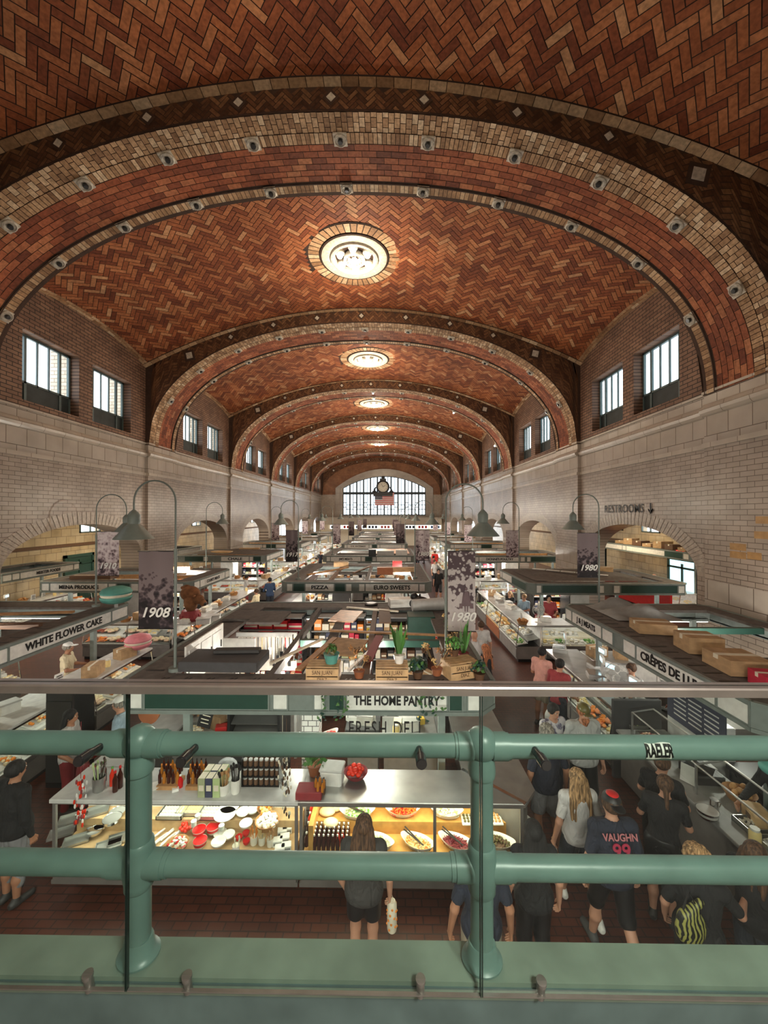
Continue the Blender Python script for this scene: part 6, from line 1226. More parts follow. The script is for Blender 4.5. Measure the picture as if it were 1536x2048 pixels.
b = MB(); b.box(-.95, -.35, -.35, .35, 0, .05); b.box(-.35, .35, -.6, .35, .0, .05) ; tag(b.build('deck_panel', 'deck', loc=(-2.62, 8.55, 2.475)), 'brown grey roof panel on the back left of the front stall', 'panel')
for i, (x, y, L_, w_, rz, m, l) in enumerate(((-.95, 8.6, .9, .55, 1.4, 'chicken', 'pale brown board'), (-.75, 6.6, .8, .6, 1.35, 'card', 'brown board'), (-.35, 6.3, 1.5, .05, 1.25, 'white', 'thin white strip'), (-1.5, 6.4, 1.3, .05, 1.1, 'cream', 'thin cream strip'), (-1.15, 6.3, 1.5, .1, 1.35, 'wood', 'pale timber batten'), (-.1, 8.6, 1.2, .25, 1.6, 'brown', 'dark brown plank'), (.0, 7.3, 2.3, .07, -.12, 'wood', 'long thin batten'), (-.4, 9.1, 1.3, .06, -.3, 'cream', 'slanted cream batten'), (-.25, 6.5, 1.2, .14, 1.45, 'maroon', 'dark red plank'))):
    b = MB(); b.box(-L_/2, L_/2, -w_/2, w_/2, 0, .03); tag(b.build('roof_board', m, loc=(x, y, 2.475+.004*i), rz=rz), '%s across the open roof of the front stall' % l, 'board')
t = thing('floodlight', 'round steel work lamp shining inside the front stall', 'lamp', (-1.85, 7.4, 2.0)); b = MB(); b.lathe([(.04, .12), (.12, .08), (.17, 0)], n=24, cap=False); b.cyl((0, 0, .12), (0, 0, .45), .01, n=6); b.build('reflector', 'chrome', t, True); b = MB(); b.ball((0, 0, .02), .07, 12, 8); b.build('bulb', 'bulb', t, True)
lamp('POINT', (-1.85, 7.25, 1.85), 18*LP, NEUT, .06)
b = MB(); b.ball((0, 0, .1), (.28, .2, .16), 18, 10); b.ball((-.12, .05, .24), (.1, .1, .1), 12, 8); b.tube([(.0, 0, .22), (.02, 0, .32)], [.05, .02]); tag(b.build('bin_bag', 'black', None, True, (.75, 9.55, 2.47)), 'tied black plastic bag on the back right of the front roof', 'bag')
b = MB(); b.cyl((-.35, 0, .14), (.4, .1, .16), .14, .15, 18); tag(b.build('wrapped_roll', 'lightgrey', None, True, (.9, 9.2, 2.45)), 'grey plastic wrapped roll in front of the black bag', 'roll')
b = MB(); b.rbox(-.3, .3, -.25, .25, 0, .5, .01); tag(b.build('green_box', 'darkgreen', loc=(.72, 8.75, 2.0)), 'dark green cabinet box under the wrapped roll', 'box')
b = MB(); b.lathe([(.16, 0), (.17, .03), (.12, .05)], n=20); tag(b.build('black_disc', 'black', loc=(-.45, 9.75, 2.475)), 'flat black disc on the back roof edge', 'disc')
# crates and plants along the front edge
def crate(x, y, rz, label):
    t = thing('wooden_crate', label, 'crate', (x, y, 2.475), rz, 'wooden crates on the front roof edge'); W_, D_, H_ = .44, .3, .22
    b = MB(); [b.box(-W_/2, W_/2, -D_/2-.008, -D_/2, z, z+.095) for z in (0, .11)]; b.build('front_board', 'crate', t)
    b = MB(); [b.box(-W_/2, W_/2, D_/2, D_/2+.008, z, z+.095) for z in (0, .11)]; b.box(-W_/2, -W_/2+.012, -D_/2, D_/2, 0, H_-.01); b.box(W_/2-.012, W_/2, -D_/2, D_/2, 0, H_-.01); b.build('side_board', 'crate', t)
    for i in range(4): b = MB(); b.box(-W_/2, W_/2, -D_/2+.01+i*.075, -D_/2+.065+i*.075, H_-.005, H_+.005); b.build('top_slat', 'crate', t)
    for w_, zz in (('SAN JUAN', .155), ('DIAZ', .06)): text(w_, .075, 'brown', t, (0, -D_/2-.011, zz), bold=0, depth=.001, sx=.8)
crate(-.90, 5.33, 0, 'weathered wooden crate with the green pot on it'); crate(.04, 5.33, 0, 'wooden crate under the snake plant'); crate(1.0, 5.5, .35, 'angled wooden crate at the right corner of the front roof')
def leafy(loc, n_, r_, mats, kind, label, potm=None, pr=.09, ph=.12, seed=1, name='potted_plant'):
    t = thing(name, label, 'plant', loc, 0); r = random.Random(seed)
    if potm: b = MB(); b.lathe([(pr*.7, 0), (pr, ph), (pr*1.05, ph), (pr*.9, ph*.9), (0, ph*.85)], n=18); b.build('pot', potm, t, True)
    else: ph = 0
    b = MB()
    for i in range(n_):
        b.mi = r.randrange(len(mats)); a_ = r.uniform(0, 6.283)
        if kind == 'blade':
            h = r_*r.uniform(.6, 1.1); dx, dy = .25*math.cos(a_)*r.random(), .25*math.sin(a_)*r.random(); P_ = [Vector((dx*.15, dy*.15, ph)), Vector((dx*.35, dy*.35, ph+h*.4)), Vector((dx*.6, dy*.6, ph+h*.8)), Vector((dx*.8, dy*.8, ph+h))]; s = Vector((-math.sin(a_), math.cos(a_), 0)); W_ = [.02, .032, .024, .002]; v = []
            for p_, w_ in zip(P_, W_): v += [p_-s*w_, p_+s*w_]
            b.add(v, [(0,1,3,2), (2,3,5,4), (4,5,7,6)])
        elif kind == 'flower':
            c = Vector((r.uniform(-r_, r_), r.uniform(-r_, r_)*.6, ph+r.uniform(.12, r_*2))); b.tube([(0, 0, ph), c*.5+Vector((0, 0, ph*.3)), c], .002, 4)
            for k_ in range(14): b.ball(c+Vector((r.uniform(-1, 1), r.uniform(-1, 1), r.uniform(-1, 1)))*.035, .012, 5, 3)
        elif kind == 'vine':
            p_ = Vector((r.uniform(-r_, r_), -.02-r.random()*.03, -r.random()*.42)); d = Vector((r.uniform(-1, 1), -.3, r.uniform(-1, 1))).normalized()*.03; u = Vector((-d.z, 0, d.x))*.6; b.add([p_-d, p_+u, p_+d, p_-u], [(0,1,2,3)])
            if i % 4 == 0: b.tube([(p_.x*.6, -.02, 0), (p_.x*.8, -.04, p_.z*.5), p_], .0015, 3)
        else:
            e = r.uniform(-.1, 1.4); d = Vector((math.cos(a_)*math.cos(e), math.sin(a_)*math.cos(e), math.sin(e))); c = Vector((0, 0, ph+.04))+d*r_*r.uniform(.3, 1); u = d.orthogonal().normalized(); u = Matrix.Rotation(r.uniform(0, 6), 3, d) @ u; w_ = d.cross(u); s = .022; b.add([c-u*s*1.8, c-w_*s, c+u*s*1.8+d*.01, c+w_*s], [(0,1,2,3)])
    b.build('leaves', list(mats), t); return t
leafy((-.80, 5.35, 2.70), 50, .1, ('olive', 'leaf'), 'leaf', 'green pot of dark soil and small leaves on the left crate', 'teal', .11, .13, 3)
leafy((.14, 5.36, 2.70), 9, .38, ('leaf', 'green'), 'blade', 'upright snake plant in a white basket pot on the middle crate', 'ceramic', .08, .12, 4); leafy((1.15, 6.0, 2.475), 10, .5, ('leaf', 'green'), 'blade', 'tall snake plant behind the right crate', 'maroon', .09, .14, 6)
leafy((-.42, 5.4, 2.475), 9, .16, ('straw', 'wicker', 'brown'), 'flower', 'dried brown hydrangea heads between the left and middle crates', 'brick_wood', .08, .1, 7, 'dried_flowers'); leafy((.68, 5.5, 2.475), 12, .2, ('straw', 'wicker', 'brown'), 'flower', 'tall dried golden hydrangeas left of the angled crate', 'brick_wood', .08, .1, 8, 'dried_flowers'); leafy((1.15, 6.6, 2.475), 12, .22, ('straw', 'wicker', 'brown'), 'flower', 'dried golden hydrangeas on the right roof edge', 'brick_wood', .08, .1, 9, 'dried_flowers')
leafy((.4, 5.4, 2.475), 110, .17, ('leaf', 'darkgreen'), 'leaf', 'bushy dark green plant right of the middle crate', 'brown', .08, .1, 10); leafy((.95, 5.65, 2.70), 120, .16, ('leaf', 'green'), 'leaf', 'bushy green plant on the angled crate', 'brown', .08, .1, 11); leafy((1.2, 7.4, 2.475), 90, .2, ('grey', 'palegreen', 'leaf'), 'leaf', 'grey green spiky plant at the far right roof edge', 'brown', .08, .1, 12); leafy((1.25, 5.35, 2.475), 60, .14, ('leaf', 'darkgreen'), 'leaf', 'dark trailing plant at the right corner of the front roof', 'brown', .08, .1, 15)
leafy((.53, 5.03, 2.47), 34, .2, ('leaf', 'darkgreen'), 'vine', 'vine trailing over the PANTRY end of the front sign', seed=12, name='trailing_vine'); leafy((-.88, 5.03, 2.47), 16, .07, ('leaf', 'darkgreen'), 'vine', 'small vine trailing over the white square of the front fascia', seed=13, name='trailing_vine'); leafy((-.62, 5.03, 2.47), 22, .1, ('leaf', 'darkgreen'), 'vine', 'sparse vine trailing left of the front sign', seed=14, name='trailing_vine')
for i, (px, py) in enumerate(((800, 1440), (770, 1460), (840, 1450))): x, y, _ = at(px, py, 2.0); leafy((x, 5.6, 1.85), 40, .16, ('green', 'palegreen'), 'leaf', 'light green plant hanging behind the FRESH DELI letters, %s of three' % ORD[i], 'white', .05, .07, 20+i, 'hanging_plant')
# ================================================================ near right stall: crepe counter
t = thing('service_counter', 'long steel service counter of the CREPES stall along the right aisle', 'counter', (0, 0, 0)); b = MB(); b.rbox(4.08, 4.95, 2.6, 7.0, .86, .9, .008); b.build('counter_top', 'grey', t); b = MB(); b.box(4.14, 4.9, 2.65, 6.95, .08, .86); b.build('counter_front', 'casegrey', t); b = MB(); b.box(4.2, 4.85, 2.7, 6.9, 0, .08); b.build('kick_board', 'black', t)
t = thing('sneeze_guard', 'glass sneeze guard on steel posts along the CREPES counter', 'sneeze guard', (0, 0, 0))
for y in (2.8, 4.1, 5.4, 6.8): b = MB(); b.cyl((4.25, y, .9), (4.25, y, 1.3), .018, n=10); b.cyl((4.25, y, 1.3), (4.62, y, 1.36), .014, n=10); b.build('steel_post', 'steel', t, True)
b = MB(); b.cyl((4.25, 2.8, 1.3), (4.25, 6.8, 1.3), .014, n=10); b.cyl((4.62, 2.8, 1.36), (4.62, 6.8, 1.36), .014, n=10); b.build('steel_rail', 'steel', t, True); b = MB(); b.add([(4.25, 2.8, 1.3), (4.25, 6.8, 1.3), (4.62, 6.8, 1.36), (4.62, 2.8, 1.36)], [(0,1,2,3)]); b.add([(4.24, 2.8, .98), (4.24, 6.8, .98), (4.24, 6.8, 1.3), (4.24, 2.8, 1.3)], [(0,1,2,3)]); b.build('guard_glass', 'case_glass', t)
def well(px, py, mats, label, i):
    x, y, _ = at(px, py, .92); t = thing('food_pan', label, 'pan', (4.5, y, .9), 0, 'food pans on the CREPES counter'); b = MB(); [b.box(*q) for q in ((-.16, .16, -.12, -.11, 0, .06), (-.16, .16, .11, .12, 0, .06), (-.16, -.15, -.12, .12, 0, .06), (.15, .16, -.12, .12, 0, .06), (-.16, .16, -.12, .12, 0, .01))]; b.build('pan_body', 'steel', t); b = MB(); pieces(b, random.Random(i), 60, 0, 0, .03, .14, .1, .03, 'chunk', .018, len(mats)); b.build('filling', list(mats), t)['kind'] = 'stuff'
for i, (py, m, l) in enumerate(((1405, ('cheese', 'bread'), 'yellow toppings'), (1425, ('palegreen', 'green'), 'chopped lettuce'), (1445, ('palegreen', 'slaw'), 'pale sliced greens'), (1468, ('maroon', 'chicken'), 'sliced ham'), (1500, ('tomato', 'orange'), 'strawberries'), (1640, ('cream', 'white'), 'white cream'), (1680, ('lightgrey', 'white'), 'paper cups'))): well(1300, py, m, 'steel pan of %s behind the sneeze guard' % l, i)
t = thing('steel_pitcher', 'tall steel pitcher at the near end of the CREPES counter', 'pitcher', (4.2, 5.05, .9)); b = MB(); b.lathe([(.05, 0), (.055, .02), (.045, .16), (.05, .18)], n=18); b.build('pitcher_body', 'chrome', t, True); b = MB(); b.tube([(.05, 0, .15), (.09, 0, .12), (.05, 0, .05)], .007); b.build('handle', 'chrome', t)
roundware(1405, 1610, .9, [(.07, 0), (.1, .03), (.12, .11)], 'chrome', 'round steel basin on the CREPES counter', 'steel_basin', 'basin', None, 'lightgrey')
t = thing('napkin_box', 'brown napkin dispenser box on the CREPES counter', 'box', (4.62, 4.9, .9), -.3); b = MB(); b.rbox(-.1, .1, -.16, .16, 0, .16, .01); b.build('carton', 'crate', t); b = MB(); b.lathe([(.0, -.103), (.04, -.103)], (0, 0, .08), 12, axis='x') if 0 else b.box(-.102, -.1, -.05, .05, .05, .11); b.build('printed_mark', 'brown', t)
t = thing('griddle', 'black griddle top inside the CREPES stall', 'griddle', (5.6, 5.2, 0)); b = MB(); b.rbox(-.35, .35, -.9, .9, .82, .9, .01); b.build('griddle_plate', 'black', t); b = MB(); b.box(-.33, .33, -.85, .85, 0, .82); b.build('cabinet_body', 'darksteel', t)
t = thing('tablet_register', 'tablet till with a lit pale blue screen on the CREPES counter', 'till', (4.75, 6.2, .9), -.9); b = MB(); b.lathe([(.09, 0), (.08, .015), (.02, .02), (.02, .1)], n=14); b.bx((0, 0, .15), (.3, .02, .22), rx=-.9); b.build('stand', 'black', t); b = MB(); b.bx((0, -.009, .158), (.26, .004, .18), rx=-.9); b.build('lit_screen', 'screen', t)
t = thing('price_banner', 'dark slate blue menu cloth hanging under the CREPES sign', 'menu', (4.62, 5.9, 0)); b = MB(); b.box(-.01, .01, -.55, .55, 1.45, 2.1); b.build('cloth', 'slate', t); b = MB(); [b.box(-.014, -.011, -.45+.3*(i % 3), -.2+.3*(i % 3), 1.55+.07*(i//3), 1.57+.07*(i//3)) for i in range(18)]; b.build('printed_lines', 'lightgrey', t)
b = MB(); b.rbox(5.0, 5.6, 6.3, 7.0, 0, 1.3, .01); tag(b.build('equipment_cabinet', 'white'), 'white equipment cabinet inside the CREPES stall', 'cabinet')
t = thing('pendant_shade', 'pale green round pendant shade hanging under the CREPES canopy', 'pendant', (4.75, 4.85, 1.62)); b = MB(); b.ball((0, 0, 0), (.13, .13, .09), 20, 10); b.build('shade', 'teal', t, True); b = MB(); b.cyl((0, 0, .08), (0, 0, .5), .004, n=5); b.build('cord', 'black', t)
# near left stall
t = thing('dark_oven', 'tall dark metal cabinet standing in front of the cake stall cases', 'oven', (-5.75, 6.9, 0)); b = MB(); b.rbox(-.25, .25, -.25, .25, 0, 1.66, .02); b.build('cabinet_body', 'darksteel', t); b = MB(); b.box(-.22, .22, -.265, -.25, .1, 1.5); b.build('door', 'dark', t)

for i, (k_, x, y, l) in enumerate((('white_tub', 4.5, 4.35, 'white lidded tub'), ('paper_stack', 4.75, 4.0, 'stack of white paper'), ('glass_jar', 4.3, 4.6, 'jar of yellow preserve'), ('glass_jar', 4.4, 3.9, 'second jar of yellow preserve'), ('white_tub', 4.7, 3.4, 'second white lidded tub'), ('cash_register', 4.6, 5.75, 'dark cash register'), ('paper_stack', 4.3, 3.6, 'second stack of white paper'), ('price_card', 4.3, 5.6, 'small white price card'), ('wicker_basket', 4.75, 5.3, 'wicker basket of rolls'))):
    put(SMALL[k_][0], (x, y, .9), .3*i, '%s on the steel CREPES counter' % l, 'goods on the CREPES counter')
for i in range(9): x, y = 4.3+.1*(i % 3), 4.15+.1*(i//3); b = MB(); b.lathe([(.03, 0), (.04, .11), (.042, .115)], n=12); tag(b.build('paper_cup', 'white', None, True, (x+.3, y+.35, .9)), 'white paper cup in the cluster on the CREPES counter', 'cup', 'paper cups on the CREPES counter')

b = MB(); b.rbox(4.06, 4.92, 7.03, 7.1, 0, 1.4, .005); tag(b.build('end_panel', 'charcoal'), 'dark grey upright end panel between the CREPES counter and the meat cases', 'panel')
for i, (x, y, m) in enumerate(((-3.0, 6.9, 'white'), (-2.75, 6.3, 'red'), (-3.2, 6.4, 'steel'), (-2.6, 6.8, 'boxnavy'), (-.5, 6.9, 'white'), (.15, 6.6, 'cream'), (.55, 6.9, 'yellow'), (.9, 8.1, 'boxgreen'), (.6, 8.6, 'white'), (-2.0, 8.4, 'white'), (-2.4, 8.4, 'maroon'), (-1.6, 7.0, 'cream'))):
    z = 1.15 if x < -2.5 and y < 7 else 1.1 if x < 0 else 1.05 if y < 7.5 else 1.2
    if x == -1.6: continue
    b = MB(); b.rbox(-.09, .09, -.07, .07, 0, .1+.05*(i % 3), .006); b.mi = 1; b.box(-.06, .06, -.072, -.07, .03, .08); tag(b.build('goods_carton', [m, 'cream'], loc=(x, y, z), rz=.3*i), 'small carton on a table inside the front stall, %s of twelve' % ORD[i], 'carton', 'cartons inside the front stall')
# ================================================================ people
def nets(phi, o, h):                                      # surface nets: a closed skin where the field crosses zero
    s = phi < 0; c = np.zeros((s.shape[0]-1, s.shape[1]-1, s.shape[2]-1)); corners = [(i, j, k) for i in (0, 1) for j in (0, 1) for k in (0, 1)]
    def sub(a, q): return a[q[0]:a.shape[0]-1+q[0], q[1]:a.shape[1]-1+q[1], q[2]:a.shape[2]-1+q[2]]
    n_in = sum(sub(s, q).astype(int) for q in corners); act = (n_in > 0) & (n_in < 8); idx = -np.ones(act.shape, int); cells = np.argwhere(act); idx[act] = np.arange(len(cells))
    P = np.zeros((len(cells), 3)); W = np.zeros(len(cells)); ci = cells.T
    for a in range(8):
        for b in range(a+1, 8):
            qa, qb = corners[a], corners[b]
            if sum(abs(u-v) for u, v in zip(qa, qb)) != 1: continue
            va = phi[ci[0]+qa[0], ci[1]+qa[1], ci[2]+qa[2]]; vb = phi[ci[0]+qb[0], ci[1]+qb[1], ci[2]+qb[2]]; m = (va < 0) != (vb < 0); t = np.where(m, va/np.where(m, va-vb, 1), 0)
            P += m[:, None]*(np.array(qa)+t[:, None]*(np.array(qb)-np.array(qa))); W += m
    P = (P/W[:, None]+cells)*h+o; F = []
    for ax in range(3):
        u, v = [(1, 2), (2, 0), (0, 1)][ax]; a = np.take(s, range(s.shape[ax]-1), ax); b = np.take(s, range(1, s.shape[ax]), ax); e = np.argwhere(a != b)
        e = e[(e[:, u] > 0) & (e[:, v] > 0) & (e[:, u] < s.shape[u]-1) & (e[:, v] < s.shape[v]-1)]
        if not len(e): continue
        def at_(du, dv): q = e.copy(); q[:, u] -= du; q[:, v] -= dv; return idx[q[:, 0], q[:, 1], q[:, 2]]
        q = np.stack([at_(1, 1), at_(0, 1), at_(0, 0), at_(1, 0)], 1); fl = s[e[:, 0], e[:, 1], e[:, 2]]; q[~fl] = q[~fl][:, ::-1]; F.append(q)
    return P, np.concatenate(F) if F else np.zeros((0, 4), int)
class Field:
    def __init__(s, lo, hi, h): s.o = np.array(lo, float); s.h = h; n = np.ceil((np.array(hi)-s.o)/h).astype(int)+1; s.a = np.full(n, .2, np.float32); s.n = n
    def loc(s, lo, hi):
        i0 = np.clip(np.floor((np.array(lo)-s.o)/s.h).astype(int), 0, s.n-1); i1 = np.clip(np.ceil((np.array(hi)-s.o)/s.h).astype(int)+1, 1, s.n)
        if np.any(i1 <= i0): return None, None
        g = np.meshgrid(*[s.o[k]+s.h*np.arange(i0[k], i1[k]) for k in range(3)], indexing='ij', sparse=True); return tuple(slice(a, b) for a, b in zip(i0, i1)), g
    def put(s, sl, d, k, sub=False):
        A = s.a[sl]
        if sub: s.a[sl] = np.maximum(A, -d); return
        hh = np.clip(.5+.5*(d-A)/k, 0, 1); s.a[sl] = d*(1-hh)+A*hh-k*hh*(1-hh)
    def cap(s, a, b, ra, rb=None, k=.03, sub=False):
        rb = ra if rb is None else rb; a, b = np.array(a, float), np.array(b, float); m = max(ra, rb)+k+.03; sl, g = s.loc(np.minimum(a, b)-m, np.maximum(a, b)+m)
        if sl is None: return
        d = b-a; L2 = d@d or 1e-9; t = np.clip(((g[0]-a[0])*d[0]+(g[1]-a[1])*d[1]+(g[2]-a[2])*d[2])/L2, 0, 1)
        s.put(sl, np.sqrt((g[0]-a[0]-t*d[0])**2+(g[1]-a[1]-t*d[1])**2+(g[2]-a[2]-t*d[2])**2)-(ra+(rb-ra)*t), k, sub)
    def ell(s, c, r, k=.03, Rm=None, sub=False):
        c, r = np.array(c, float), np.array(r, float); m = r.max()+k+.03; sl, g = s.loc(c-m, c+m)
        if sl is None: return
        q = [g[0]-c[0], g[1]-c[1], g[2]-c[2]]
        if Rm is not None: q = [Rm[0][i]*q[0]+Rm[1][i]*q[1]+Rm[2][i]*q[2] for i in range(3)]
        k0 = np.sqrt((q[0]/r[0])**2+(q[1]/r[1])**2+(q[2]/r[2])**2); k1 = np.sqrt((q[0]/r[0]**2)**2+(q[1]/r[1]**2)**2+(q[2]/r[2]**2)**2)+1e-6; s.put(sl, k0*(k0-1)/k1, k, sub)
    def cut(s, n, d):                                     # keep the side where n.p > d
        n = np.array(n, float); g = np.meshgrid(*[s.o[k]+s.h*np.arange(s.n[k]) for k in range(3)], indexing='ij', sparse=True); s.a = np.maximum(s.a, (d-(g[0]*n[0]+g[1]*n[1]+g[2]*n[2])).astype(np.float32))
    def mesh(s):
        s.a[0] = s.a[-1] = .1; s.a[:, 0] = s.a[:, -1] = .1; s.a[:, :, 0] = s.a[:, :, -1] = .1; return nets(s.a, s.o, s.h)
def skin(name, PF, mat, parent):
    P, F = PF
    if not len(F): return None
    me = bpy.data.meshes.new(name); me.vertices.add(len(P)); me.vertices.foreach_set('co', P.astype(np.float32).ravel()); me.loops.add(len(F)*4); me.loops.foreach_set('vertex_index', F.ravel().astype(np.int32)); me.polygons.add(len(F)); me.polygons.foreach_set('loop_start', np.arange(0, len(F)*4, 4, dtype=np.int32)); me.polygons.foreach_set('use_smooth', np.ones(len(F), bool)); me.update(calc_edges=True); me.validate()
    me.materials.append(M(mat) if isinstance(mat, str) else mat); o = bpy.data.objects.new(name, me); COL.objects.link(o)
    if parent is not None: o.parent = parent
    return o
V3 = lambda *a: np.array(a, float)
def person(label, x, y, yaw, H=1.7, shirt='tee_black', sleeve=.45, pants='denim', leg=1.0, shoes='dark', skinm='skin', hair='hair_brown', style='short', el=((-.25, -.02, 1.1), (.25, -.02, 1.1)), wr=((-.27, .08, .86), (.27, .08, .86)), step=0, lean=(0, 0), head=(0, 0), fat=1.0, h=None, z=0, grip=.5, hem=.86, extra=None):
    dist = math.hypot(x, y); h = h or (.0095 if dist < 5.5 else .0125 if dist < 9 else .02); k = H/1.7
    t = None; rt = thing('person', label, 'person', (x, y, z), yaw); rt.scale = (k, k, k)
    lx, ly = lean; pel = V3(0, 0, .95); che = V3(lx*.6, ly*.6, 1.26); nek = V3(lx, ly, 1.46); hc = nek+V3(lx*.15, .02+ly*.2, .135)
    sh = [nek+V3(s*.165*fat**.5, -.005, -.065) for s in (-1, 1)]; el = [V3(*e)*V3(fat**.3, 1, 1)+V3(lx, ly, 0)*.7 for e in el]; wr = [V3(*w)+V3(lx, ly, 0)*.7 for w in wr]
    hip = [V3(s*.085, 0, .93) for s in (-1, 1)]; kn = [V3(s*.095, .03+step*(-s)*.16, .5+.02*abs(step)) for s in (-1, 1)]; an = [V3(s*.095, -.02+step*(-s)*.34-(.0 if step*s < 0 else .1*abs(step)), .085+(.1*abs(step) if step*s > 0 else 0)) for s in (-1, 1)]
    toe = [a+V3(s*.02, .15, -.045-(.04*abs(step) if step*s > 0 else 0)) for a, s in zip(an, (-1, 1))]
    allp = np.array([pel, hc+V3(0, 0, .14), hc+V3(0, .14, 0), hc-V3(0, .14, 0)]+sh+el+wr+kn+an+toe); lo, hi = allp.min(0)-.17, allp.max(0)+.17; lo[2] = -.03
    def torso(f, d=0):
        f.ell((lx*.2, ly*.2, .97), (.165*fat+d, .115*fat+d, .13+d), .05); f.ell((lx*.4, ly*.4, 1.12), (.135*fat+d, .10*fat+d, .15+d), .06); f.ell(che, (.155*fat+d, .108*fat**.6+d, .17+d), .06); f.cap(sh[0], sh[1], .06+d, .06+d, .05); f.cap(nek-V3(0, 0, .1), nek-V3(0, 0, .02), .06+d, .05+d, .05)
    hy, hp = head; Hm = np.array(Matrix.Rotation(hy, 3, 'Z') @ Matrix.Rotation(hp, 3, 'X')).T; HL = lambda *p: hc+Hm.T@V3(*p)
    # ---- body
    f = Field(lo, hi, h); torso(f); f.cap(nek-V3(0, 0, .05), hc-V3(0, 0, .05), .052, .05, .03)
    f.ell(hc+V3(0, 0, .02), (.074, .092, .095), .02, Hm); f.ell(HL(0, .02, -.045), (.055, .066, .065), .03, Hm); f.ell(HL(0, .098, -.012), (.012, .018, .022), .012, Hm); f.ell(HL(0, .085, .035), (.04, .014, .012), .02, Hm); f.ell(HL(0, .085, -.055), (.026, .014, .012), .015, Hm)
    for s in (-1, 1): f.ell(HL(s*.077, -.005, -.005), (.01, .02, .032), .008, Hm)
    for i in (0, 1):
        f.cap(sh[i], el[i], .048*fat**.4, .038, .035); f.cap(el[i], wr[i], .04, .026, .02); f.cap(hip[i], kn[i], .085*fat**.5, .054, .05); f.cap(kn[i], kn[i]*.55+an[i]*.45+V3(0, -.02, 0), .054, .054, .03); f.cap(kn[i]*.55+an[i]*.45+V3(0, -.02, 0), an[i], .054, .034, .03); f.cap(an[i]-V3(0, .03, .04), toe[i], .036, .028, .02)
    P, F = f.mesh(); PP, FF = [P], [F]; n = len(P)
    for i in (0, 1):                                      # hands: palm, four unequal bent fingers, thumb
        s = (-1, 1)[i]; d = wr[i]-el[i]; d /= np.linalg.norm(d); inw = V3(-s, .15, 0); inw -= d*(inw@d); inw /= np.linalg.norm(inw); sd = np.cross(d, inw)*(1 if s < 0 else -1)
        if sd[1] < 0 and abs(d[2]) > .5: sd = -sd
        if h > .0125: f2 = None
        hh = .0042 if h < .01 else .006 if h < .015 else .011; c = wr[i]+d*.045; f2 = Field(c-V3(.14, .14, .14), c+V3(.14, .14, .14), hh)
        f2.cap(wr[i]-d*.05, wr[i]+d*.01, .027, .024, .01)
        for j in range(4): f2.cap(wr[i]+d*.01+sd*(.007*(1.5-j)), wr[i]+d*.075+sd*(.0185*(1.5-j)), .014, .0115, .012)
        for j, L in enumerate((.068, .078, .072, .055)):
            g_ = grip*(1+.08*j); b0 = wr[i]+d*.078+sd*(.0195*(1.5-j)); b1 = b0+(d*math.cos(g_)+inw*math.sin(g_))*L*.5; b2 = b1+(d*math.cos(2.1*g_)+inw*math.sin(2.1*g_))*L*.5; f2.cap(b0, b1, .0095, .0085, .004); f2.cap(b1, b2, .0085, .0072, .004)
        b0 = wr[i]+d*.025+sd*.026; b1 = b0+d*.028+sd*.02+inw*.014; b2 = b1+d*.03+inw*.012; f2.cap(b0-d*.01, b1, .013, .0105, .008); f2.cap(b1, b2, .0105, .0085, .004)
        p2, q2 = f2.mesh(); PP.append(p2); FF.append(q2+n); n += len(p2)
    body = skin('body', (np.concatenate(PP), np.concatenate(FF)), skinm, rt)
    # ---- shirt
    dn = .014 if fat <= 1.1 else .018; f = Field(lo, hi, h); torso(f, dn)
    f.ell((lx*.2, ly*.2, hem+.05), (.168*fat+dn, .12*fat+dn, .16), .05); f.cut((0, 0, 1), hem)
    if 'dress' in style: pass
    for i in (0, 1):
        if sleeve > 0:
            e = sh[i]+(el[i]-sh[i])*min(1, sleeve*1.6); f.cap(sh[i]+V3(0, 0, 0), e, .06, .055, .03)
            if sleeve > .7: f.cap(el[i], el[i]+(wr[i]-el[i])*.9, .05, .036, .02)
            u = sh[i]-el[i]; u /= np.linalg.norm(u)
            if sleeve <= .7: f.cap(e-u*.075, e-u*.14, .075, .09, .001, sub=True)
        else: f.cap(sh[i]+V3((-1, 1)[i]*.07, 0, .05), el[i], .085, .085, .001, sub=True)
    f.cap(nek+V3(0, .02, .02), nek+V3(0, .03, .12), .075 if sleeve > 0 else .1, .07, .001, sub=True); skin('shirt', f.mesh(), shirt, rt)
    # ---- trousers or shorts
    f = Field(lo, hi, h); d = .016
    f.ell((0, 0, .97), (.165*fat+.01, .115*fat+.01, .13), .04)
    for i in (0, 1):
        if leg < .5: f.cap(hip[i], hip[i]+(kn[i]-hip[i])*leg*1.9, .088*fat**.5+d, .078+d, .03)
        else: f.cap(hip[i], kn[i], .088*fat**.5+d, .062+d, .03); f.cap(kn[i], kn[i]+(an[i]-kn[i])*(leg-.5)*2*.97, .062+d, .05+d*.6, .03)
    f.cut((0, 0, -1), -1.03)
    if leg < .5:
        zc = min(q[2] for q in [hip[i]+(kn[i]-hip[i])*leg*1.9 for i in (0, 1)]); f.cut((0, 0, 1), zc)
    skin('trousers' if leg > .5 else 'shorts', f.mesh(), pants, rt)
    for i in (0, 1):
        f = Field(np.minimum(an[i], toe[i])-.09, np.maximum(an[i], toe[i])+.09, h); f.cap(an[i]-V3(0, .045, .045), toe[i]+V3(0, .0, 0), .043, .038, .02); f.cap(an[i]-V3(0, .01, .03), an[i]+V3(0, -.005, .0), .045, .042, .02); f.cut((0, 0, 1), max(.0, min(an[i][2], toe[i][2])-.045) if step == 0 else -.03); skin('shoe', f.mesh(), shoes, rt)
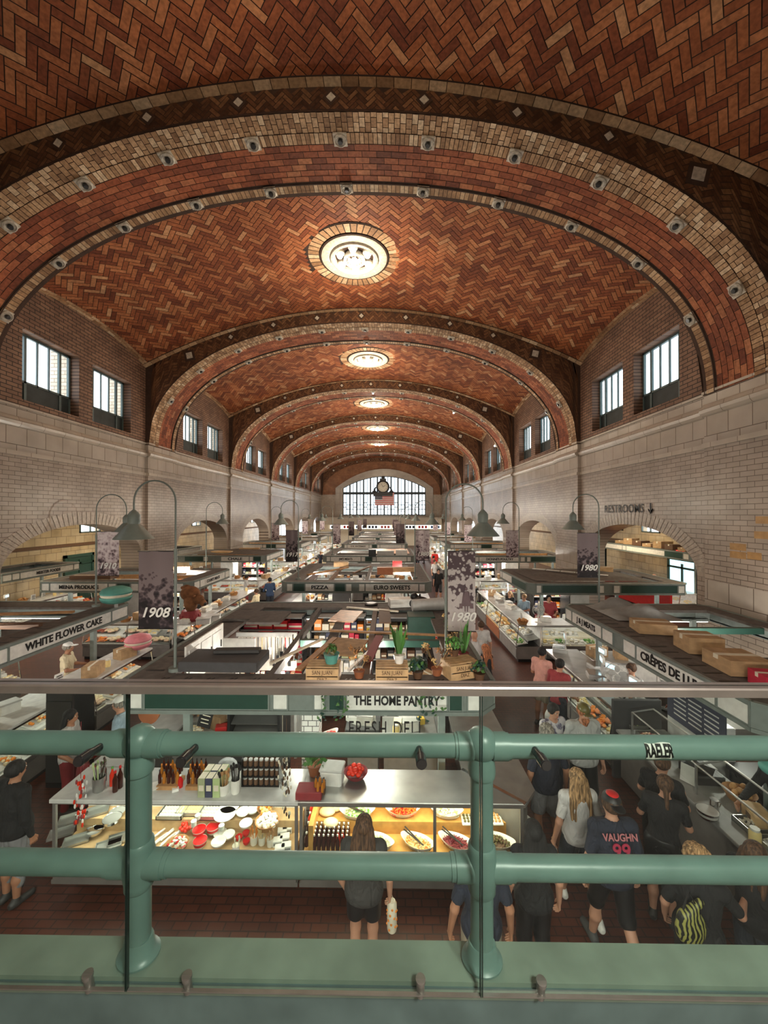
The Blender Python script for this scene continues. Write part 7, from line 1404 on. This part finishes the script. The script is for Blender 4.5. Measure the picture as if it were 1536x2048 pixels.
    # ---- hair, eyes, mouth
    if style != 'bald':
        f = Field(hc-V3(.22, .28, .62), hc+V3(.22, .2, .2), min(h, .013)); f.ell(hc+Hm.T@V3(0, -.012, .03), (.093, .104, .1), .01, Hm)
        if 'long' in style:
            L = .42 if 'xlong' in style else .28
            for j, q in enumerate((-.075, -.045, -.015, .015, .045, .075)): m_ = hc+V3(q*1.5+.01*math.sin(j*2), -.085, -.2); f.cap(HL(q*1.0, -.05, .0), m_, .038, .036, .015); f.cap(m_, hc+V3(q*1.6+.012*math.sin(j*5), -.115-.012*(j % 2), -L-.05*math.sin(j*3)), .034, .014, .012)
        if 'curly' in style:
            rr = random.Random(3)
            for _ in range(60): a_, e_ = rr.uniform(0, 6.28), rr.uniform(-.6, 1.5); q = V3(math.cos(a_)*math.cos(e_)*.1, math.sin(a_)*math.cos(e_)*.11-.015, math.sin(e_)*.11+.03); f.ell(HL(*q), (.03, .03, .03), .012)
        if 'bun' in style: f.ell(HL(0, -.11, .04), (.045, .04, .045), .02)
        if 'tail' in style: f.cap(HL(0, -.1, .03), hc+V3(.02, -.15, -.2), .035, .02, .02)
        f.ell(HL(0, .14, -.045), (.085, .105, .11), .01, Hm, sub=True); f.ell(HL(0, .0, -.13), (.075, .085, .07), .01, Hm, sub=True) if 'long' not in style else None
        skin('hair', f.mesh(), hair, rt)
    if dist < 14:
        for s in (-1, 1): b = MB(); b.ball(tuple(HL(s*.03, .083, .012)), (.013, .01, .008), 8, 6); b.build('eye', 'white', rt, True); b = MB(); b.ball(tuple(HL(s*.03, .0915, .012)), (.006, .004, .006), 6, 4); b.build('pupil', 'black', rt, True)
        b = MB(); b.ball(tuple(HL(0, .094, -.05)), (.02, .006, .006), 8, 4); b.build('mouth', 'meat', rt, True)
    if extra: extra(rt, hc, HL, Hm, wr, sh, lo, hi, h)
    return rt
def cap_hat(mat, brim=1, top=None):
    def g(rt, hc, HL, Hm, wr, sh, lo, hi, h):
        f = Field(hc-V3(.2, .25, .1), hc+V3(.2, .25, .2), min(h, .01)); f.ell(HL(0, -.006, .045), (.09, .104, .095), .01, Hm); f.cut(tuple(Hm.T@V3(0, -.1, 1)), float((Hm.T@V3(0, -.1, 1))@HL(0, 0, .045))); f.ell(HL(0, .12*brim, .05), (.065, .08, .012), .01, Hm); skin('cap', f.mesh(), mat, rt)
        if top: b = MB(); b.ball(tuple(HL(0, -.02, .128)), (.06, .065, .018), 12, 6); b.build('cap_crown_patch', top, rt, True)
    return g
def both(*fs): return lambda *a: [f(*a) for f in fs]
def beard(mat, L=.12): 
    def g(rt, hc, HL, Hm, wr, sh, lo, hi, h): f = Field(hc-V3(.15, .2, .3), hc+V3(.15, .25, .1), .008); f.ell(HL(0, .07, -.07), (.055, .04, .045), .02, Hm); f.cap(HL(0, .075, -.08), HL(0, .085, -.08-L), .045, .02, .02); f.ell(HL(0, .13, -.045), (.02, .03, .006), .01, Hm, sub=True); skin('beard', f.mesh(), mat, rt)
    return g
def back_print():
    def g(rt, hc, HL, Hm, wr, sh, lo, hi, h): a = text('VAUGHN', .085, 'print_pink', rt, (0, -.138, 1.385), bold=.02, sx=.95); a.rotation_euler.x = -.35; a = text('99', .18, 'print_red', rt, (0, -.158, 1.265), bold=.02); a.rotation_euler.x = -.12
    return g
plain('print_pink', (.45, .16, .17), .8); plain('print_red', (.4, .03, .07), .8)
DOWN = dict(el=((-.25, -.03, 1.1), (.25, -.03, 1.1)), wr=((-.28, .03, .85), (.28, .03, .85)))
REACH = dict(el=((-.25, .08, 1.14), (.25, .08, 1.14)), wr=((-.17, .33, 1.12), (.17, .33, 1.12)))
HOLD = dict(el=((-.25, .05, 1.1), (.25, .0, 1.08)), wr=((-.1, .27, 1.08), (.27, .2, .95)))
def bagmesh(loc, w_, hh, mat, label, name='shopping_bag', rz=0, cat='bag'):
    t = thing(name, label, cat, loc, rz); f = Field(V3(-.3, -.3, -.7), V3(.3, .3, .15), .014); f.ell((0, 0, -hh*.62), (w_/2, w_/3, hh*.42), .03); f.cap((0, 0, -hh*.3), (0, 0, -.02), w_*.22, .012, .04); skin('bag_body', f.mesh(), mat, t)
    b = MB(); b.tube([(-.03, 0, -.05), (-.02, 0, .02), (.02, 0, .02), (.03, 0, -.05)], .006, 6); b.build('bag_handle', mat, t); return t
person('woman with long brown hair, charcoal tee and black shorts facing the front counter', -.26, 4.0, -.05, 1.62, 'tee_charcoal', .45, 'black', .36, 'dark', 'skin', 'hair_brown', 'long', el=((-.27, -.02, 1.1), (.27, -.02, 1.08)), wr=((-.2, .05, .87), (.28, .03, .86)), fat=1.12)
t = thing('patterned_bottle_bag', 'slim cream patterned cylinder bag hanging from her hand', 'bag', (.03, 4.02, .44)); b = MB(); b.lathe([(.0, 0), (.045, .01), (.05, .03), (.05, .28), (.035, .31)], n=18); b.build('bag_body', 'cream', t, True); b = MB(); [b.ball((.05*math.cos(i*1.3), .05*math.sin(i*1.3), .05+.03*(i % 8)), .012, 6, 4) for i in range(24)]; b.build('printed_dots', 'orange', t); b = MB(); b.tube([(-.02, 0, .3), (0, 0, .37), (.02, 0, .3)], .005); b.build('bag_handle', 'cream', t)
person('woman with black hair in black clothes and white shoes near the right corner post', 1.47, 3.95, .0, 1.62, 'tee_black', .45, 'black', 1, 'white', 'skin', 'hair_black', 'long', fat=1.1, **DOWN)
person('person in a navy top and khaki trousers standing behind the right green post', .86, 3.62, 0, 1.72, 'tee_navy', .45, 'khaki', 1, 'dark', 'skin_tan', 'hair_brown', 'short', **DOWN)
person('woman with long blonde hair, white tee and dark shorts walking up the aisle', 2.28, 4.7, .05, 1.66, 'tee_white', .45, 'denim', .42, 'white', 'skin', 'hair_blonde', 'xlong', step=.6, **DOWN)
person('man in a navy shirt and grey shorts with short grey hair', 2.22, 5.45, .15, 1.8, 'tee_navy', .5, 'shortgrey', .48, 'white', 'skin_tan', 'hair_grey', 'short', step=.3, fat=1.05, **DOWN)
person('person in a white patterned tee facing the camera in the right aisle', 2.66, 6.3, PI+.3, 1.68, 'tee_dye', .5, 'denim', 1, 'dark', 'skin', 'hair_black', 'short', head=(0, -.1), el=((-.25, .0, 1.1), (.25, .05, 1.1)), wr=((-.1, .2, .98), (.1, .22, 1.0))) if 0 else None
m, t_, b_ = nt('tee_dye'); tc = N(t_, 'ShaderNodeTexCoord'); nn = N(t_, 'ShaderNodeTexNoise'); nn.inputs['Scale'].default_value = 14; t_.links.new(tc.outputs['Object'], nn.inputs['Vector']); t_.links.new(ramp(t_, [(.42, (.16, .15, .22)), (.52, (.6, .58, .62)), (.7, (.68, .66, .66))], nn.outputs[0]), b_.inputs['Base Color']); b_.inputs['Roughness'].default_value = .85; MATS['tee_dye'] = m
person('person in a white and grey patterned tee facing the camera in the right aisle', 2.66, 6.3, PI+.3, 1.68, 'tee_dye', .5, 'denim', 1, 'dark', 'skin', 'hair_black', 'short', head=(0, -.1), el=((-.25, .0, 1.1), (.25, .05, 1.1)), wr=((-.1, .2, .98), (.1, .22, 1.0)))
person('bearded man in a dark green cap and grey tee walking towards the camera', 3.02, 6.05, PI+.05, 1.8, 'tee_grey', .5, 'black', 1, 'dark', 'skin', 'hair_red', 'short', fat=1.15, step=.3, head=(0, -.25), extra=both(cap_hat('olive'), beard('hair_red', .13)), **DOWN)
bagmesh((2.62, 5.0, 1.06), .26, .42, 'plastic_bag', 'translucent white plastic shopping bag hanging in the right aisle')
person('man with a black and red cap and a black jersey printed 99', 2.38, 4.15, .0, 1.76, 'tee_navy', .5, 'black', .5, 'charcoal', 'skin', 'hair_brown', 'short', step=.7, fat=1.12, extra=both(cap_hat('black', -1, 'red'), back_print()), **DOWN)
person('young woman in black with a brown ponytail leaning at the crepe counter', 3.22, 4.6, -.6, 1.62, 'tee_black', .45, 'black', .44, 'dark', 'skin', 'hair_brown', 'tail', lean=(.03, .08), **REACH)
person('taller woman in black with dark brown hair pointing at the crepe counter', 3.42, 4.95, -.9, 1.68, 'tee_black', .45, 'black', 1, 'dark', 'skin', 'hair_brown', 'bun', lean=(.02, .05), **REACH)
person('person with curly blonde hair and a black top with a patterned bag', 2.86, 3.62, -.5, 1.64, 'tee_black', .5, 'black', 1, 'white', 'skin', 'hair_blonde', 'curly', el=((-.25, .0, 1.1), (.33, .12, 1.15)), wr=((-.25, .1, .9), (.42, .36, 1.12)), fat=1.1)
t = thing('patterned_shoulder_bag', 'yellow and black patterned shoulder bag carried by the curly haired person', 'bag', (2.66, 3.45, 1.22)); f = Field(V3(-.25, -.2, -.4), V3(.25, .2, .2), .012); f.ell((0, 0, -.1), (.13, .07, .16), .03); f.cap((-.05, 0, .0), (.1, .02, .1), .05, .03, .03)
m, t_, b_ = nt('tiger_print'); tc = N(t_, 'ShaderNodeTexCoord'); wv = N(t_, 'ShaderNodeTexWave'); wv.inputs['Scale'].default_value = 9; wv.inputs['Distortion'].default_value = 8; t_.links.new(tc.outputs['Object'], wv.inputs['Vector']); t_.links.new(ramp(t_, [(.45, (.01, .012, .01)), (.55, (.3, .3, .08))], wv.outputs[0]), b_.inputs['Base Color']); MATS['tiger_print'] = m
skin('bag_body', f.mesh(), m, t); b = MB(); b.tube([(-.08, 0, .0), (0, .02, .2), (.08, 0, .02)], .01); b.build('bag_strap', 'black', t)
person('person in dark clothes at the right edge beside the crepe counter', 3.5, 3.75, -1.2, 1.6, 'tee_black', .5, 'denim', 1, 'lightgrey', 'skin', 'hair_brown', 'long', **REACH)
person('person with a bare shoulder in the bottom right corner', 3.52, 3.2, -.3, 1.6, 'tee_black', 0, 'denim', 1, 'dark', 'skin', 'hair_brown', 'tail', **HOLD)
person('crepe stall worker in black with a white apron bending over the griddle', 5.1, 5.0, 1.7, 1.7, 'tee_black', .9, 'black', 1, 'dark', 'skin_tan', 'hair_black', 'short', lean=(0, .12), el=((-.25, .15, 1.1), (.25, .15, 1.1)), wr=((-.15, .42, 1.02), (.18, .42, 1.0)))
person('person with black hair, black top and grey trousers at the left edge', -4.62, 4.7, -.3, 1.7, 'tee_black', .9, 'shortgrey', .8, 'dark', 'skin_tan', 'hair_black', 'short', fat=1.25, **DOWN)
person('child in dark red beside the left end of the front counter', -4.55, 5.7, -.6, 1.25, 'maroon', .5, 'denim', .48, 'dark', 'skin_tan', 'hair_brown', 'short', **REACH)
person('woman with dark hair, white tee and a red bundle in the left aisle', -5.15, 6.15, -1.3, 1.6, 'tee_white', .5, 'maroon', 1, 'dark', 'skin_tan', 'hair_black', 'long', **HOLD)
bagmesh((-4.75, 6.1, 1.2), .3, .32, 'red', 'red cloth bundle in front of the woman in the white tee')
person('man in a light blue tee and white cap in the left aisle', -4.45, 6.35, 1.9, 1.72, 'tee_blue', .5, 'denim', 1, 'dark', 'skin', 'hair_grey', 'short', extra=cap_hat('white'), **HOLD)
person('cake stall vendor in a white shirt and white hat behind the counter', -7.6, 9.0, -1.2, 1.72, 'tee_cream', .5, 'black', 1, 'dark', 'skin_tan', 'hair_grey', 'short', extra=cap_hat('white'), **REACH)
person('man in a navy jacket eating in the left aisle', -5.65, 18.2, .6, 1.75, 'jacket', .9, 'denim', 1, 'dark', 'skin_tan', 'hair_black', 'short', el=((-.25, .1, 1.12), (.25, .1, 1.12)), wr=((-.08, .22, 1.4), (.08, .22, 1.38)))
person('woman in a cream top with brown hair at the left cases', -5.6, 16.2, 1.4, 1.6, 'tee_cream', .6, 'denim', 1, 'dark', 'skin', 'hair_brown', 'bun', **REACH)
person('man in a salmon pink tee shopping at the meat counter', 3.45, 8.75, -.9, 1.74, 'tee_pink', .5, 'khaki', .48, 'dark', 'skin_tan', 'hair_black', 'short', head=(-.2, -.2), **HOLD)
person('man in a maroon tee beside the man in pink', 3.5, 8.05, -.9, 1.72, 'tee_maroon', .5, 'denim', 1, 'dark', 'skin', 'hair_black', 'short', head=(0, -.3), lean=(0, .06), **HOLD)
bagmesh((3.15, 7.6, 1.02), .2, .36, 'white', 'white plastic bag hanging beside the man in the maroon tee')
person('butcher in a grey tee behind the J and J meat counter', 5.0, 8.0, 1.9, 1.68, 'tee_grey', .5, 'black', 1, 'dark', 'skin', 'hair_brown', 'bun', head=(.2, -.2), **REACH)
t = thing('paper_sign', 'white paper sign with a black round emblem before the butcher', 'sign', (4.4, 7.35, 1.18), -.3); b = MB(); b.bx((0, 0, .16), (.22, .01, .3), rx=-.1); b.build('card', 'white', t); b = MB(); b.lathe([(.07, -.01), (.045, -.01)], (0, 0, .16), 20, axis='y', cap=False); b.bx((0, -.012, .16), (.07, .004, .06)); b.bx((0, -.012, .27), (.16, .004, .02)); b.build('emblem', 'black', t)
person('woman with long brown hair and a black top in the right aisle', 2.3, 9.2, .6, 1.66, 'tee_black', 0, 'lightgrey', .4, 'dark', 'skin', 'hair_red', 'xlong', **HOLD)
person('bald man in a pale shirt in the right aisle', 2.2, 9.9, .3, 1.76, 'tee_white', .5, 'denim', 1, 'dark', 'skin', 'hair_grey', 'bald', **DOWN)
person('man in a white tee by the pale 1980 banner', 2.6, 10.9, .1, 1.74, 'tee_white', .5, 'denim', 1, 'dark', 'skin', 'hair_brown', 'short', **DOWN)
person('man in a black printed tee and black shorts walking up the right aisle', 2.75, 21.4, PI, 1.74, 'tee_black', .5, 'black', .5, 'dark', 'skin', 'hair_black', 'short', step=.4, **DOWN)
person('person in a bright red tee far up the right aisle', 4.0-.25, 31.5, 0, 1.78, 'tee_red', .5, 'shortgrey', .5, 'dark', 'skin', 'hair_brown', 'short', fat=1.2, **DOWN)
person('vendor in a light blue tee in the dark green panel stall', 5.25, 15.0, 2.2, 1.66, 'tee_blue', .5, 'denim', 1, 'dark', 'skin', 'hair_blonde', 'bun', **REACH)
person('vendor in a black apron beside the vendor in blue', 4.95, 15.8, 2.2, 1.62, 'tee_black', .4, 'denim', 1, 'dark', 'skin', 'hair_blonde', 'long', **REACH)
person('vendor in a maroon shirt under the dark green panel', 5.9, 14.3, 2.9, 1.78, 'tee_maroon', .5, 'black', 1, 'dark', 'skin', 'hair_black', 'short', fat=1.15, **REACH)
person('grey haired cafe vendor behind the red counter', 13.4, 19.6, 1.6, 1.75, 'tee_grey', .5, 'black', 1, 'dark', 'skin', 'hair_grey', 'bald', **REACH)
person('vendor in a striped apron inside the CHALE side cases', -7.3, 19.6, -1.2, 1.65, 'tee_white', .5, 'maroon', 1, 'dark', 'skin_tan', 'hair_black', 'short', **REACH)
FARP = [('tee_grey', 'grey'), ('tee_cream', 'cream'), ('tee_navy', 'navy'), ('tee_white', 'white'), ('tee_maroon', 'dark red'), ('tee_black', 'black'), ('tee_blue', 'light blue'), ('khaki', 'tan')]
for i, (x, y) in enumerate(((-5.3, 24.5), (-4.8, 28.3), (-5.6, 31.5), (3.0, 25.5), (3.3, 28.6), (2.6, 35.0), (3.4, 37.5), (-5.0, 37.0))):
    m, l = FARP[i]; person('distant shopper in %s in the %s aisle, %s of these from the balcony' % (l, 'left' if x < 0 else 'right', ORD[i]), x, y, i*1.3, 1.68+.02*(i % 4), m, .5, 'denim', 1, 'dark', 'skin', ('hair_brown', 'hair_black', 'hair_blonde')[i % 3], 'short', h=.028, **DOWN)
# ================================================================ lamps inside the stalls, then added fill lights
for i, y in enumerate(FY):
    for x in (-2.9, .6):
        lamp('POINT', (x, y+2.45, 2.25) if i else (x*.35-.45, y+1.6, 2.2), (110 if i else 38)*LP, NEUT, .12)
for i, (y0, y1) in enumerate(((4.2, 9.9), (12.9, 18), (21.2, 26), (29.7, 34.5), (38.2, 43), (46.8, 51.5))):
    for x in (-8.4, 6.2): lamp('POINT', (x, (y0+y1)/2, 2.2), (100 if i else 60)*LP, NEUT, .12)
lamp('AREA', (1.0, -1.0, CZ+1.5), 46*LP, NEUT, .5, (math.radians(28), 0, 0))          # unseen fill light added behind the camera to brighten the railing
lamp('AREA', (-1.2, .55, 3.0), 125*LP, NEUT, 9, (math.radians(68), 0, 0), .3)      # unseen strip light added below the balcony to brighten the stall fronts
